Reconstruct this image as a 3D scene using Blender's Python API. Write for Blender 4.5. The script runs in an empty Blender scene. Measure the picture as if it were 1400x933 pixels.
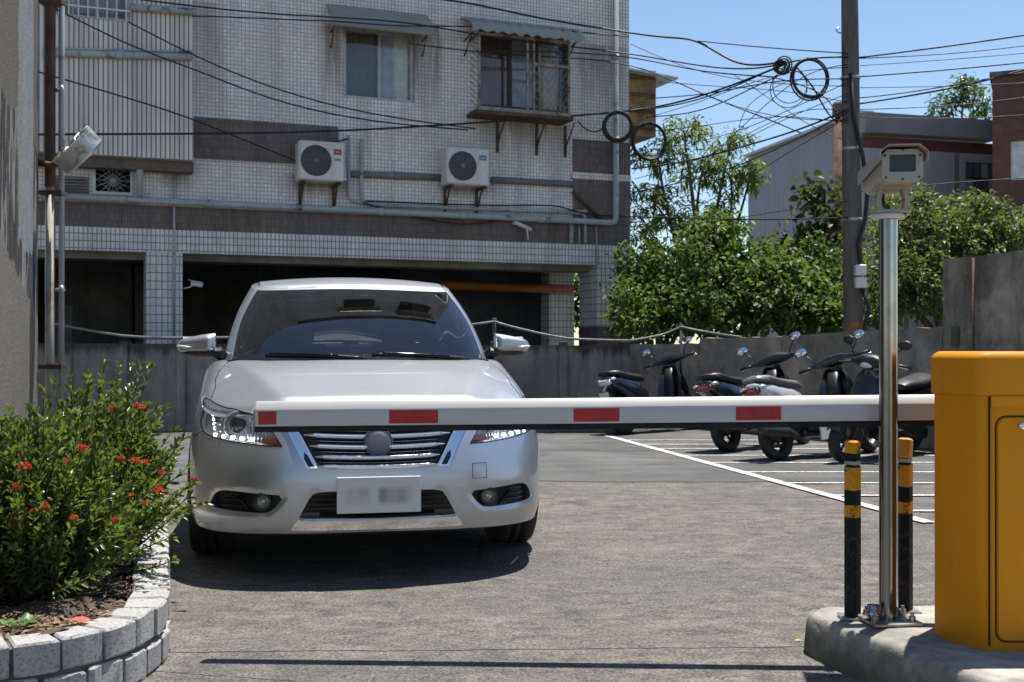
import bpy, bmesh, math, random
import numpy as np
from mathutils import Vector, Matrix
from mathutils.geometry import delaunay_2d_cdt

R = math.radians
scene = bpy.context.scene
COL = scene.collection
FPX, CAMH, HOR = 1560.0, 1.045, 470.0        # focal length in photo pixels, camera height, horizon row

# ---------------------------------------------------------------- camera
cam_d = bpy.data.cameras.new('camera'); cam = bpy.data.objects.new('camera', cam_d); COL.objects.link(cam)
cam.location = (0, 0, CAMH); cam.rotation_euler = (R(90)+math.atan((HOR-466.5)/FPX), 0, 0)
cam_d.sensor_width = 36; cam_d.lens = FPX/1400*36; cam_d.clip_start = .05; cam_d.clip_end = 2000
cam_d.dof.use_dof = True; cam_d.dof.focus_distance = 5.1; cam_d.dof.aperture_fstop = 8
scene.camera = cam
scene.render.resolution_x = 1024; scene.render.resolution_y = 682

# ---------------------------------------------------------------- sky, sun, exposure
SUNV = Vector((.17, .20, 1.0)).normalized()
sun_el = math.asin(SUNV.z); sun_az = math.atan2(SUNV.x, SUNV.y)
world = bpy.data.worlds.new('World'); scene.world = world; world.use_nodes = True
wn = world.node_tree.nodes; wl = world.node_tree.links; wn.clear()
sky = wn.new('ShaderNodeTexSky'); sky.sky_type = 'NISHITA'; sky.sun_disc = False
sky.sun_elevation = sun_el; sky.sun_rotation = sun_az; sky.air_density = 1.0; sky.dust_density = .15; sky.ozone_density = 2.5
bg = wn.new('ShaderNodeBackground'); bg.inputs[1].default_value = .09
wo = wn.new('ShaderNodeOutputWorld'); wl.new(sky.outputs[0], bg.inputs[0]); wl.new(bg.outputs[0], wo.inputs[0])
sun_d = bpy.data.lights.new('sun', 'SUN'); sun_d.energy = 5.0; sun_d.angle = R(.53); sun_d.color = (1, .955, .88)
sun = bpy.data.objects.new('sun', sun_d); COL.objects.link(sun); sun.location = SUNV*60
sun.rotation_euler = SUNV.to_track_quat('Z', 'Y').to_euler()
vs = scene.view_settings; vs.view_transform = 'Standard'; vs.look = 'None'; vs.gamma = 1; vs.exposure = .78; vs.use_curve_mapping = False

# ---------------------------------------------------------------- helpers
rng = random.Random(7)
def P(px, py, d):
    """point of the place seen at photo pixel (px,py), d metres away along the view axis"""
    return Vector(((px-700)/FPX*d, d, CAMH-(py-HOR)/FPX*d))

def tag(o, label=None, cat=None, group=None, kind=None):
    if label: o['label'] = label
    if cat: o['category'] = cat
    if group: o['group'] = group
    if kind: o['kind'] = kind
    return o
def empty(name, loc=(0, 0, 0), rz=0, label=None, cat=None, group=None):
    o = bpy.data.objects.new(name, None); COL.objects.link(o); o.location = loc; o.rotation_euler = (0, 0, rz)
    o.empty_display_size = .1
    return tag(o, label, cat, group)
def copy_tree(o, parent=None):
    c = o.copy(); COL.objects.link(c); c.parent = parent
    for ch in o.children: copy_tree(ch, c)
    return c

class MB:
    """collects shapes into one mesh"""
    def __init__(s): s.v = []; s.f = []; s.m = []; s.sm = []; s.mi = 0; s.smooth = False
    def add(s, verts, faces, mi=None, smooth=None):
        b = len(s.v); s.v += [tuple(map(float, p)) for p in verts]
        for f in faces:
            s.f.append([b+i for i in f]); s.m.append(s.mi if mi is None else mi); s.sm.append(s.smooth if smooth is None else smooth)
        return s
    def box(s, c, size, rot=None, mi=None, bev=0):
        hx, hy, hz = size[0]/2, size[1]/2, size[2]/2; c = Vector(c)
        if bev:
            e = min(bev, hx*.49, hy*.49, hz*.49); V = []; F = []
            pts = []
            for sz in (-1, 1):
                for k in (0, 1):
                    z = sz*(hz if (k == (1 if sz > 0 else 0)) else hz-e)
                    ins = e if abs(abs(z)-hz) < 1e-9 else 0
                    ring = []
                    ax, ay = hx-ins, hy-ins
                    q = e*.7 if ins else e
                    for (x, y) in ((-ax, -ay+q), (-ax+q, -ay), (ax-q, -ay), (ax, -ay+q), (ax, ay-q), (ax-q, ay), (-ax+q, ay), (-ax, ay-q)):
                        ring.append(Vector((x, y, z)))
                    pts.append(ring)
            pts.sort(key=lambda r: r[0].z)
            for r in pts: V += r
            for k in range(3):
                for i in range(8): F.append([k*8+i, k*8+(i+1) % 8, (k+1)*8+(i+1) % 8, (k+1)*8+i])
            F.append(list(range(7, -1, -1))); F.append(list(range(24, 32)))
        else:
            V = [Vector((x, y, z)) for z in (-hz, hz) for y in (-hy, hy) for x in (-hx, hx)]
            F = [(0, 2, 3, 1), (4, 5, 7, 6), (0, 1, 5, 4), (2, 6, 7, 3), (0, 4, 6, 2), (1, 3, 7, 5)]
        if rot is not None: V = [rot @ p for p in V]
        return s.add([p+c for p in V], F, mi, False)
    def bx(s, a, b, mi=None, bev=0):
        a = Vector(a); b = Vector(b); return s.box((a+b)/2, [abs(b[i]-a[i]) for i in range(3)], None, mi, bev)
    def tube(s, pts, r, n=8, cap=True, mi=None, smooth=True):
        pts = [Vector(p) for p in pts]; N = len(pts)
        rs = [r]*N if isinstance(r, (int, float)) else list(r)
        V = []; F = []; up = None
        for i, p in enumerate(pts):
            d = (pts[min(i+1, N-1)]-pts[max(i-1, 0)])
            if d.length < 1e-9: d = Vector((0, 0, 1))
            d.normalize()
            if up is None:
                up = Vector((0, 0, 1)) if abs(d.z) < .9 else Vector((1, 0, 0))
            u = d.cross(up)
            if u.length < 1e-6: u = d.orthogonal()
            u.normalize(); w = u.cross(d); up = w
            for k in range(n):
                a = 2*math.pi*k/n; V.append(p+(u*math.cos(a)+w*math.sin(a))*rs[i])
        for i in range(N-1):
            for k in range(n):
                F.append([i*n+k, i*n+(k+1) % n, (i+1)*n+(k+1) % n, (i+1)*n+k])
        b0 = len(s.f); s.add(V, F, mi, smooth)
        if cap:
            b = len(s.v)-len(V); s.f.append([b+k for k in range(n-1, -1, -1)]); s.f.append([b+(N-1)*n+k for k in range(n)])
            for _ in (0, 1): s.m.append(s.mi if mi is None else mi); s.sm.append(False)
        return s
    def lathe(s, prof, n=24, mat=None, mi=None, smooth=True, close=False):
        """prof: (radius, height) pairs about local Z, then transformed by mat"""
        V = []; F = []; K = len(prof)
        for i in range(n):
            a = 2*math.pi*i/n
            for r, h in prof: V.append(Vector((r*math.cos(a), r*math.sin(a), h)))
        for i in range(n):
            j = (i+1) % n
            for k in range(K-1): F.append([i*K+k, j*K+k, j*K+k+1, i*K+k+1])
            if close: F.append([i*K+K-1, j*K+K-1, j*K, i*K])
        if mat is not None: V = [mat @ p for p in V]
        return s.add(V, F, mi, smooth)
    def prism(s, poly, a, b, fn, mi=None, smooth=False):
        """extrude 2D polygon between depths a and b; fn(u,v,w)->xyz"""
        n = len(poly); V = [fn(u, v, a) for u, v in poly]+[fn(u, v, b) for u, v in poly]
        F = [[i, (i+1) % n, n+(i+1) % n, n+i] for i in range(n)]+[list(range(n-1, -1, -1)), list(range(n, 2*n))]
        return s.add(V, F, mi, smooth)
    def grid(s, pts, nu, nv, mi=None, smooth=True, closeu=False):
        F = []
        for i in range(nu-(0 if closeu else 1)):
            for j in range(nv-1):
                a = i*nv+j; b = ((i+1) % nu)*nv+j; F.append([a, b, b+1, a+1])
        return s.add(pts, F, mi, smooth)
    def build(s, name, mats, parent=None, autosmooth=None, weld=False):
        me = bpy.data.meshes.new(name); me.from_pydata(s.v, [], s.f)
        if not isinstance(mats, (list, tuple)): mats = [mats]
        for m in mats: me.materials.append(m)
        me.polygons.foreach_set('material_index', s.m); me.polygons.foreach_set('use_smooth', s.sm)
        bm = bmesh.new(); bm.from_mesh(me)
        if weld: bmesh.ops.remove_doubles(bm, verts=bm.verts, dist=1e-4)
        bmesh.ops.recalc_face_normals(bm, faces=bm.faces); bm.to_mesh(me); bm.free()
        if autosmooth: me.set_sharp_from_angle(angle=R(autosmooth))
        me.update()
        o = bpy.data.objects.new(name, me); COL.objects.link(o)
        if parent is not None: o.parent = parent
        return o

def rawmesh(name, V, Fc, mats, parent=None, smooth=False, mi=None):
    """fast numpy mesh of all-quad or all-tri faces"""
    V = np.asarray(V, np.float32); Fc = np.asarray(Fc, np.int32); k = Fc.shape[1]
    me = bpy.data.meshes.new(name); me.vertices.add(len(V)); me.vertices.foreach_set('co', V.ravel())
    me.loops.add(Fc.size); me.loops.foreach_set('vertex_index', Fc.ravel())
    me.polygons.add(len(Fc)); me.polygons.foreach_set('loop_start', np.arange(0, Fc.size, k, dtype=np.int32))
    if not isinstance(mats, (list, tuple)): mats = [mats]
    for m in mats: me.materials.append(m)
    if mi is not None: me.polygons.foreach_set('material_index', np.asarray(mi, np.int32))
    me.polygons.foreach_set('use_smooth', np.full(len(Fc), smooth)); me.update(calc_edges=True); me.validate()
    o = bpy.data.objects.new(name, me); COL.objects.link(o)
    if parent is not None: o.parent = parent
    return o

# ---------------------------------------------------------------- materials
class NT:
    def __init__(s, name):
        s.m = bpy.data.materials.new(name); s.m.use_nodes = True; s.t = s.m.node_tree; s.n = s.t.nodes; s.l = s.t.links
        s.b = s.n['Principled BSDF']; s.out = s.n['Material Output']
    def new(s, t, **k):
        x = s.n.new(t)
        for a, b in k.items(): setattr(x, a, b)
        return x
    def ln(s, a, b): s.l.new(a, b)
    def coord(s, which='Object'): return s.new('ShaderNodeTexCoord').outputs[which]
    def mapping(s, src, scale=(1, 1, 1), rot=(0, 0, 0), loc=(0, 0, 0)):
        m = s.new('ShaderNodeMapping'); m.inputs['Scale'].default_value = scale; m.inputs['Rotation'].default_value = rot; m.inputs['Location'].default_value = loc
        s.ln(src, m.inputs['Vector']); return m.outputs[0]
    def noise(s, src, scale, detail=4, rough=.55, dist=0):
        n = s.new('ShaderNodeTexNoise'); n.inputs['Scale'].default_value = scale; n.inputs['Detail'].default_value = detail
        n.inputs['Roughness'].default_value = rough; n.inputs['Distortion'].default_value = dist
        if src is not None: s.ln(src, n.inputs['Vector'])
        return n.outputs['Fac']
    def ramp(s, fac, stops, interp='LINEAR'):
        r = s.new('ShaderNodeValToRGB'); r.color_ramp.interpolation = interp; e = r.color_ramp.elements
        while len(e) > 1: e.remove(e[-1])
        e[0].position = stops[0][0]; e[0].color = c4(stops[0][1])
        for p, c in stops[1:]:
            x = e.new(p); x.color = c4(c)
        s.ln(fac, r.inputs[0]); return r.outputs[0]
    def mix(s, fac, a, b, mode='MIX'):
        m = s.new('ShaderNodeMix', data_type='RGBA', blend_type=mode, clamp_result=False)
        for sock, v in ((m.inputs[0], fac), (m.inputs[6], a), (m.inputs[7], b)):
            if hasattr(v, 'is_linked') or isinstance(v, bpy.types.NodeSocket): s.ln(v, sock)
            elif isinstance(v, (int, float)) and sock == m.inputs[0]: sock.default_value = v
            else: sock.default_value = c4(v)
        return m.outputs[2]
    def math(s, op, a, b=None, c=None, clamp=False):
        m = s.new('ShaderNodeMath', operation=op, use_clamp=clamp)
        for i, v in enumerate((a, b, c)):
            if v is None: continue
            if isinstance(v, bpy.types.NodeSocket): s.ln(v, m.inputs[i])
            else: m.inputs[i].default_value = v
        return m.outputs[0]
    def sep(s, src):
        x = s.new('ShaderNodeSeparateXYZ'); s.ln(src, x.inputs[0]); return x.outputs
    def comb(s, x, y, z):
        m = s.new('ShaderNodeCombineXYZ')
        for i, v in enumerate((x, y, z)):
            if isinstance(v, bpy.types.NodeSocket): s.ln(v, m.inputs[i])
            else: m.inputs[i].default_value = v
        return m.outputs[0]
    def bump(s, h, strength=.3, dist=.01):
        b = s.new('ShaderNodeBump'); b.inputs['Strength'].default_value = strength; b.inputs['Distance'].default_value = dist
        s.ln(h, b.inputs['Height']); s.ln(b.outputs[0], s.b.inputs['Normal']); return b
    def col(s, v):
        if isinstance(v, bpy.types.NodeSocket): s.ln(v, s.b.inputs['Base Color'])
        else: s.b.inputs['Base Color'].default_value = c4(v)
    def set(s, **k):
        names = {'rough': 'Roughness', 'metal': 'Metallic', 'spec': 'Specular IOR Level', 'coat': 'Coat Weight', 'coatr': 'Coat Roughness', 'alpha': 'Alpha', 'ior': 'IOR', 'trans': 'Transmission Weight'}
        for a, v in k.items():
            if isinstance(v, bpy.types.NodeSocket): s.ln(v, s.b.inputs[names[a]])
            else: s.b.inputs[names[a]].default_value = v
        return s
def c4(c):
    if isinstance(c, (int, float)): return (c, c, c, 1)
    return (c[0], c[1], c[2], 1)

def simple(name, col, rough=.5, metal=0, var=.25, scale=6, bump=0, bscale=80, coat=0, spec=.5, dirt=None):
    """solid colour with gentle noise variation, optional dirt blotches and fine relief"""
    t = NT(name); co = t.coord('Object')
    n = t.noise(co, scale, 5, .6)
    lo = [max(0, x*(1-var)) for x in (col if not isinstance(col, (int, float)) else (col,)*3)]
    hi = [min(1, x*(1+var)) for x in (col if not isinstance(col, (int, float)) else (col,)*3)]
    c = t.ramp(n, [(.3, lo), (.7, hi)])
    if dirt:
        dn = t.noise(co, dirt[1], 6, .65, .6); m = t.ramp(dn, [(dirt[2], 0), (dirt[2]+.12, 1)]); c = t.mix(m, c, dirt[0])
    t.col(c); t.set(rough=rough, metal=metal, coat=coat, spec=spec)
    rr = t.ramp(t.noise(co, scale*2.3, 4), [(.3, max(0, rough-.08)), (.7, min(1, rough+.1))]); t.ln(rr, t.b.inputs['Roughness'])
    if bump: t.bump(t.noise(co, bscale, 4, .6), bump, .004)
    return t.m
MAT = {}
def m_paint():
    t = NT('silver_car_paint'); co = t.coord('Object')
    c = t.mix(t.noise(co, 2.0, 2), (.47, .495, .54), (.50, .525, .57))
    dust = t.ramp(t.noise(co, 5, 6, .65), [(.42, 0), (.75, 1)])
    zc = t.sep(co)[2]; low = t.ramp(zc, [(.16, 1), (.42, 0)])
    c = t.mix(t.math('MULTIPLY', low, t.math('MULTIPLY_ADD', dust, .35, .06)), c, (.22, .19, .15))
    t.col(c); t.set(metal=.95, rough=.43, coat=.8, coatr=.03, spec=.5)
    return t.m
def m_glass(name, tint=(.62, .68, .66), rough=0.0, ior=1.5, dirt=.03, boost=1.0):
    t = NT(name); tr = t.new('ShaderNodeBsdfTransparent'); tr.inputs[0].default_value = c4(tint)
    gl = t.new('ShaderNodeBsdfGlossy'); gl.inputs['Roughness'].default_value = rough; gl.inputs[0].default_value = (1, 1, 1, 1)
    fr = t.new('ShaderNodeFresnel'); fr.inputs[0].default_value = ior
    mx = t.new('ShaderNodeMixShader'); t.ln(t.math('MULTIPLY', fr.outputs[0], boost, clamp=True), mx.inputs[0]); t.ln(tr.outputs[0], mx.inputs[1]); t.ln(gl.outputs[0], mx.inputs[2])
    df = t.new('ShaderNodeBsdfDiffuse'); df.inputs[0].default_value = (.35, .33, .30, 1)
    n = t.ramp(t.noise(t.coord('Object'), 7, 6, .7), [(.35, 0), (.8, dirt*2)])
    m2 = t.new('ShaderNodeMixShader'); t.ln(n, m2.inputs[0]); t.ln(mx.outputs[0], m2.inputs[1]); t.ln(df.outputs[0], m2.inputs[2])
    t.ln(m2.outputs[0], t.out.inputs['Surface']); return t.m
MAT['paint'] = m_paint()
MAT['glass'] = m_glass('windscreen_glass', (.34, .37, .385), 0, 1.52, .008, 1.1)
MAT['lens'] = m_glass('lamp_lens', (.93, .94, .95), .01, 1.45, .004)
MAT['chrome'] = simple('chrome', (.78, .79, .81), .07, 1, .03, 20)
MAT['satin'] = simple('satin_lamp_housing', (.70, .71, .73), .3, .35, .08, 20)
MAT['black'] = simple('black_plastic', (.016, .016, .017), .45, 0, .3, 30)
MAT['gloss_black'] = simple('gloss_black', (.006, .006, .007), .12, 0, .2, 30)
MAT['seam'] = simple('dark_gap', (.006, .006, .006), .8)
MAT['rubber'] = simple('tyre_rubber', (.018, .018, .018), .75, 0, .3, 40, .3, 200)
MAT['alloy'] = simple('alloy_wheel', (.55, .56, .57), .28, .85, .12, 12)
MAT['cloth'] = simple('dark_seat_cloth', (.035, .034, .035), .9, 0, .3, 30)
MAT['dash'] = simple('dashboard_plastic', (.02, .02, .022), .7, 0, .3, 30)
MAT['amber'] = simple('amber_lens', (.55, .14, .01), .15, 0, .2, 90, coat=1)
MAT['redlens'] = simple('red_lens', (.14, .005, .006), .12, 0, .2, 60, coat=1)
t = NT('lit_led'); t.col((.9, .9, .9)); t.b.inputs['Emission Color'].default_value = (.92, .96, 1, 1); t.b.inputs['Emission Strength'].default_value = 2.6; MAT['led'] = t.m
def m_plate():
    t = NT('number_plate_face'); co = t.coord('Object'); sx, sy, sz = t.sep(co)
    n = t.noise(t.mapping(co, (16, 1, 5), (0, 0, 0), (3.1, 0, 1.7)), 1.0, 1, .3)
    band = t.ramp(t.math('ABSOLUTE', t.math('ADD', sz, .004)), [(.018, 1), (.048, 0)], 'EASE')
    gap = t.ramp(t.math('ABSOLUTE', t.math('ADD', sx, .022)), [(.008, 0), (.03, 1)], 'EASE')
    ends = t.ramp(t.math('ABSOLUTE', sx), [(.115, 1), (.16, 0)], 'EASE')
    k = t.math('MULTIPLY', t.math('MULTIPLY', band, gap), t.math('MULTIPLY', ends, t.ramp(n, [(.3, .25), (.65, 1)])))
    t.col(t.mix(t.math('MULTIPLY', k, .8), (.56, .57, .57), (.17, .175, .18))); t.set(rough=.4); return t.m
MAT['plate'] = m_plate()

# ---------------------------------------------------------------- car surface functions
class Spl:
    """natural cubic spline through points (vector valued)"""
    def __init__(s, xs, ys):
        x = np.array(xs, float); y = np.array(ys, float)
        if y.ndim == 1: y = y[:, None]; s.sc = True
        else: s.sc = False
        n = len(x); h = np.diff(x); A = np.zeros((n, n)); B = np.zeros((n, y.shape[1]))
        A[0, 0] = A[-1, -1] = 1
        for i in range(1, n-1):
            A[i, i-1] = h[i-1]; A[i, i] = 2*(h[i-1]+h[i]); A[i, i+1] = h[i]
            B[i] = 6*((y[i+1]-y[i])/h[i]-(y[i]-y[i-1])/h[i-1])
        s.m = np.linalg.solve(A, B); s.x = x; s.y = y; s.h = h
    def __call__(s, t):
        t = np.atleast_1d(np.asarray(t, float)); i = np.clip(np.searchsorted(s.x, t)-1, 0, len(s.x)-2)
        h = s.h[i][:, None]; a = (s.x[i+1]-t)[:, None]; b = (t-s.x[i])[:, None]
        r = s.m[i]*a**3/(6*h)+s.m[i+1]*b**3/(6*h)+(s.y[i]/h-s.m[i]*h/6)*a+(s.y[i+1]/h-s.m[i+1]*h/6)*b
        return r[:, 0] if s.sc else r

def sym_curve(P):
    """closed half outline, mirrored at both ends so it meets the centre line square"""
    P = np.array(P, float); n = len(P); m = P.copy(); m[:, 0] *= -1
    Q = np.vstack([m[3:0:-1], P, m[-2:-5:-1]])
    t = np.concatenate([[0], np.cumsum(np.linalg.norm(np.diff(Q[:, :2], axis=0), axis=1))])
    t -= t[3]
    return Spl(t, Q), t[3+n-1], t[3:3+n]

OUT = [(0, 0), (.25, .010), (.43, .038), (.58, .098), (.69, .185), (.768, .31), (.82, .48), (.852, .72), (.866, 1.0),
       (.876, 1.5), (.88, 2.1), (.88, 2.8), (.875, 3.3), (.862, 3.75), (.825, 4.15), (.75, 4.38), (.6, 4.52), (.35, 4.595), (0, 4.615)]
c_out, S_END, _ = sym_curve(OUT)
ZC = Spl([0, .05, .12, .3, .6, .9, 1.2, 1.5, 2.5, 3.5, 4.0, 4.4, 4.65], [.772, .785, .803, .838, .892, .938, .972, .99, .985, 1.01, 1.045, 1.06, 1.05])
FR = Spl([0, .12, .25, .45, .65, .85, 1.0], [-.035, -.008, -.001, -.003, -.028, -.068, -.105])
SD = Spl([0, .12, .3, .55, .75, .9, 1.0], [-.022, -.007, -.001, -.0, -.012, -.032, -.052])
RR = Spl([0, .15, .35, .6, .8, 1.0], [-.08, -.01, 0, -.012, -.04, -.07])
def sstep(a, b, x):
    t = np.clip((np.asarray(x, float)-a)/(b-a), 0, 1); return t*t*(3-2*t)
def softp(x, k=.03): return k*np.logaddexp(0, np.asarray(x)/k)
def tbase(x, y):
    x = np.abs(np.asarray(x, float)); y = np.asarray(y, float)
    xc = np.interp(y, [0, .15, 1.2, 1.5], [.34, .40, .66, .80])
    front = 1-sstep(1.3, 2.0, y)
    z = ZC(y)-.055*x**2-front*.30*softp(x-xc, .010)
    return z-.05*(1-front)*x**2
DROP = .03
def frame(s):
    p = c_out(s); e = 1e-3; t = (c_out(np.asarray(s)+e)-c_out(np.asarray(s)-e))/(2*e)
    t /= np.linalg.norm(t, axis=1)[:, None]
    return p, np.stack([t[:, 1], -t[:, 0]], 1)
def offs(s, v):
    wf = 1-sstep(.55, 1.25, s); wr = sstep(S_END-1.3, S_END-.5, s)
    return wf*FR(v)+wr*RR(v)+(1-wf-wr)*SD(v)
def ltop(s):
    s = np.atleast_1d(s); p, n = frame(s); q = p+n*offs(s, np.ones_like(s))[:, None]
    return q, tbase(q[:, 0], q[:, 1])-DROP
def zbot(s): return np.interp(s, [0, .45, .8, 1.3, 1.8, 4, 5, S_END], [.225, .222, .215, .20, .19, .19, .23, .25])
_sg = np.linspace(0, S_END, 700); _lz = ltop(_sg)[1]
def zt(s): return np.interp(s, _sg, _lz)
def belt(s, v):
    s = np.atleast_1d(np.asarray(s, float)); v = np.atleast_1d(np.asarray(v, float))
    p, n = frame(s); q = p+n*offs(s, v)[:, None]
    zb = zbot(s); z = zb+(zt(s)-zb)*v
    return np.column_stack([q, z])
def sv_of_z(s, z): return (z-zbot(s))/(zt(s)-zbot(s))
_sf = np.linspace(0, 1.35, 500); _ss2 = np.linspace(.35, S_END-.25, 1400)
def front_inv(x, z):
    """(x,z) in the front view -> (s,v)"""
    xs = np.maximum.accumulate(belt(_sf, sv_of_z(_sf, z))[:, 0]); m = float(np.interp(x, xs, _sf))
    return m, float(sv_of_z(m, z))
def side_inv(y, z):
    ys = np.maximum.accumulate(belt(_ss2, sv_of_z(_ss2, z))[:, 1]); m = float(np.interp(y, ys, _ss2))
    return m, float(sv_of_z(m, z))
# ---------------------------------------------------------------- car
def pip(pts, poly):
    pts = np.asarray(pts); poly = np.asarray(poly); x, y = pts[:, 0], pts[:, 1]; ins = np.zeros(len(pts), bool)
    j = len(poly)-1
    for i in range(len(poly)):
        xi, yi = poly[i]; xj, yj = poly[j]
        c = ((yi > y) != (yj > y)) & (x < (xj-xi)*(y-yi)/((yj-yi) if abs(yj-yi) > 1e-12 else 1e-12)+xi)
        ins ^= c; j = i
    return ins
def densify(poly, step):
    out = []
    for i in range(len(poly)):
        a = np.array(poly[i], float); b = np.array(poly[(i+1) % len(poly)], float); n = max(1, int(np.linalg.norm(b-a)/step))
        for k in range(n): out.append(a+(b-a)*k/n)
    return np.array(out)
def smooth_poly(poly, it=2, keep=()):
    """Chaikin corner rounding"""
    P_ = [np.array(p, float) for p in poly]
    for _ in range(it):
        q = []
        for i in range(len(P_)):
            a, b = P_[i], P_[(i+1) % len(P_)]; q += [a*.75+b*.25, a*.25+b*.75]
        P_ = q
    return np.array(P_)
def cdt(outer, feats, gx, gy, step=.03, keepout=.4):
    polys = [densify(outer, step)]+[densify(p, step) for _, p in feats]
    V = []; E = []
    for p in polys:
        b = len(V); V += [tuple(q) for q in p]; E += [(b+i, b+(i+1) % len(p)) for i in range(len(p))]
    A = np.array(V)
    GX, GY = np.meshgrid(gx, gy); G = np.column_stack([GX.ravel(), GY.ravel()]); G = G[pip(G, outer)]
    gs = min(np.median(np.diff(gx)), np.median(np.diff(gy)))*keepout
    ok = np.ones(len(G), bool)
    for (i, j) in E:
        a = A[i]; d = A[j]-a; L2 = d@d+1e-15
        near = (np.abs(G[:, 0]-a[0]) < .12) & (np.abs(G[:, 1]-a[1]) < .12)
        idx = np.where(near)[0]
        if not len(idx): continue
        t = np.clip(((G[idx]-a)@d)/L2, 0, 1); D = np.linalg.norm(G[idx]-a-t[:, None]*d, axis=1); ok[idx[D < gs]] = False
    V += [tuple(q) for q in G[ok]]
    r = delaunay_2d_cdt([Vector(q) for q in V], E, [], 0, 1e-6)
    v2 = np.array([tuple(q) for q in r[0]]); tri = np.array([f for f in r[2] if len(f) == 3])
    c = v2[tri].mean(axis=1)
    a = v2[tri]; area = .5*np.abs((a[:, 1, 0]-a[:, 0, 0])*(a[:, 2, 1]-a[:, 0, 1])-(a[:, 2, 0]-a[:, 0, 0])*(a[:, 1, 1]-a[:, 0, 1]))
    ins = pip(c, outer) & (area > 1e-9); tri = tri[ins]; c = c[ins]
    reg = np.full(len(tri), -1)
    for k, (nm, p) in enumerate(feats): reg[pip(c, p)] = k
    return v2, tri, reg
def dist_to(poly, x, y):
    p = np.column_stack([x, y]); D = np.full(len(p), 9.0)
    for i in range(len(poly)-1):
        a = poly[i]; d = poly[i+1]-a; t = np.clip(((p-a)@d)/(d@d+1e-15), 0, 1); D = np.minimum(D, np.linalg.norm(p-a-t[:, None]*d, axis=1))
    return D
def surf_norm(fn, uv, eu=2e-3, ev=2e-3):
    u, v = uv[:, 0], uv[:, 1]
    a = fn(u+eu, v)-fn(u-eu, v); b = fn(u, v+ev)-fn(u, v-ev); n = np.cross(a, b); L = np.linalg.norm(n, axis=1); L[L == 0] = 1
    return n/L[:, None]

class Surf:
    """triangulated patch of the half body; pieces are taken out of it by region name"""
    def __init__(s, fn, outer, feats, gx, gy, step=.03, flip=False):
        s.names = [n for n, _ in feats]
        v2, s.tri, s.reg = cdt(outer, feats, gx, gy, step)
        s.co = fn(v2[:, 0], v2[:, 1]); s.no = surf_norm(fn, v2)*(-1 if flip else 1)
        # orient triangles along normals
        a = s.co[s.tri]; fnm = np.cross(a[:, 1]-a[:, 0], a[:, 2]-a[:, 0]); d = (fnm*s.no[s.tri[:, 0]]).sum(1)
        s.tri[d < 0] = s.tri[d < 0][:, ::-1]
    def sel(s, names):
        m = np.zeros(len(s.tri), bool)
        for n in names:
            if n is None: m |= s.reg == -1
            else:
                for k, q in enumerate(s.names):
                    if q == n: m |= s.reg == k
        return m
    def piece(s, names, off=0.0, sides=(1, -1), flange=0.0, fdir=None, flange_to=None):
        """vertices, triangles and normals of regions; flange adds a turned-in edge along borders (to regions in flange_to, or all)"""
        m = s.sel(names); T = s.tri[m]; used = np.unique(T); mp = -np.ones(len(s.co), int); mp[used] = np.arange(len(used))
        V = s.co[used]+s.no[used]*off; N = s.no[used].copy(); F = mp[T]
        if flange:
            oth = s.sel(flange_to) if flange_to else ~m
            cnt = {}
            for t in T:
                for i in range(3): cnt.setdefault(frozenset((t[i], t[(i+1) % 3])), []).append((t[i], t[(i+1) % 3]))
            oe = set()
            if flange_to:
                for t in s.tri[oth]:
                    for i in range(3): oe.add(frozenset((t[i], t[(i+1) % 3])))
            fv = []; ff = []; fn_ = []; b = len(V)
            for k, lst in cnt.items():
                if len(lst) != 1 or (flange_to and k not in oe): continue
                i, j = lst[0]
                if abs(s.co[i][0]) < 1e-5 and abs(s.co[j][0]) < 1e-5: continue
                A, B = V[mp[i]], V[mp[j]]
                di = (-s.no[i] if fdir is None else np.array(fdir))*flange; dj = (-s.no[j] if fdir is None else np.array(fdir))*flange
                q = [A, B, B+dj, A+di]; n = np.cross(q[3]-q[0], q[1]-q[0]); n = n/(np.linalg.norm(n)+1e-12)
                o = b+len(fv); fv += q; ff += [[o, o+3, o+1], [o+1, o+3, o+2]]; fn_ += [n]*4
            if fv:
                V = np.vstack([V, fv]); N = np.vstack([N, fn_]); F = np.vstack([F, ff])
        VV = []; FF = []; NN = []; b = 0
        for sd in sides:
            v = V.copy(); n = N.copy(); f = F.copy()
            if sd < 0: v[:, 0] *= -1; n[:, 0] *= -1; f = f[:, ::-1]
            VV.append(v); NN.append(n); FF.append(f+b); b += len(v)
        return np.vstack(VV), np.vstack(FF), np.vstack(NN)
def nmesh(name, pcs, mats, parent):
    """mesh from several (V,F,N) pieces, one material slot each, with exact surface normals"""
    V = np.vstack([p[0] for p in pcs]); N = np.vstack([p[2] for p in pcs]); F = []; mi = []; b = 0
    for k, p in enumerate(pcs): F.append(p[1]+b); b += len(p[0]); mi += [k]*len(p[1])
    o = rawmesh(name, V, np.vstack(F), mats, parent, True, mi)
    if len(o.data.vertices) == len(N): o.data.normals_split_custom_set_from_vertices([tuple(map(float, n)) for n in N])
    return o

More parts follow.
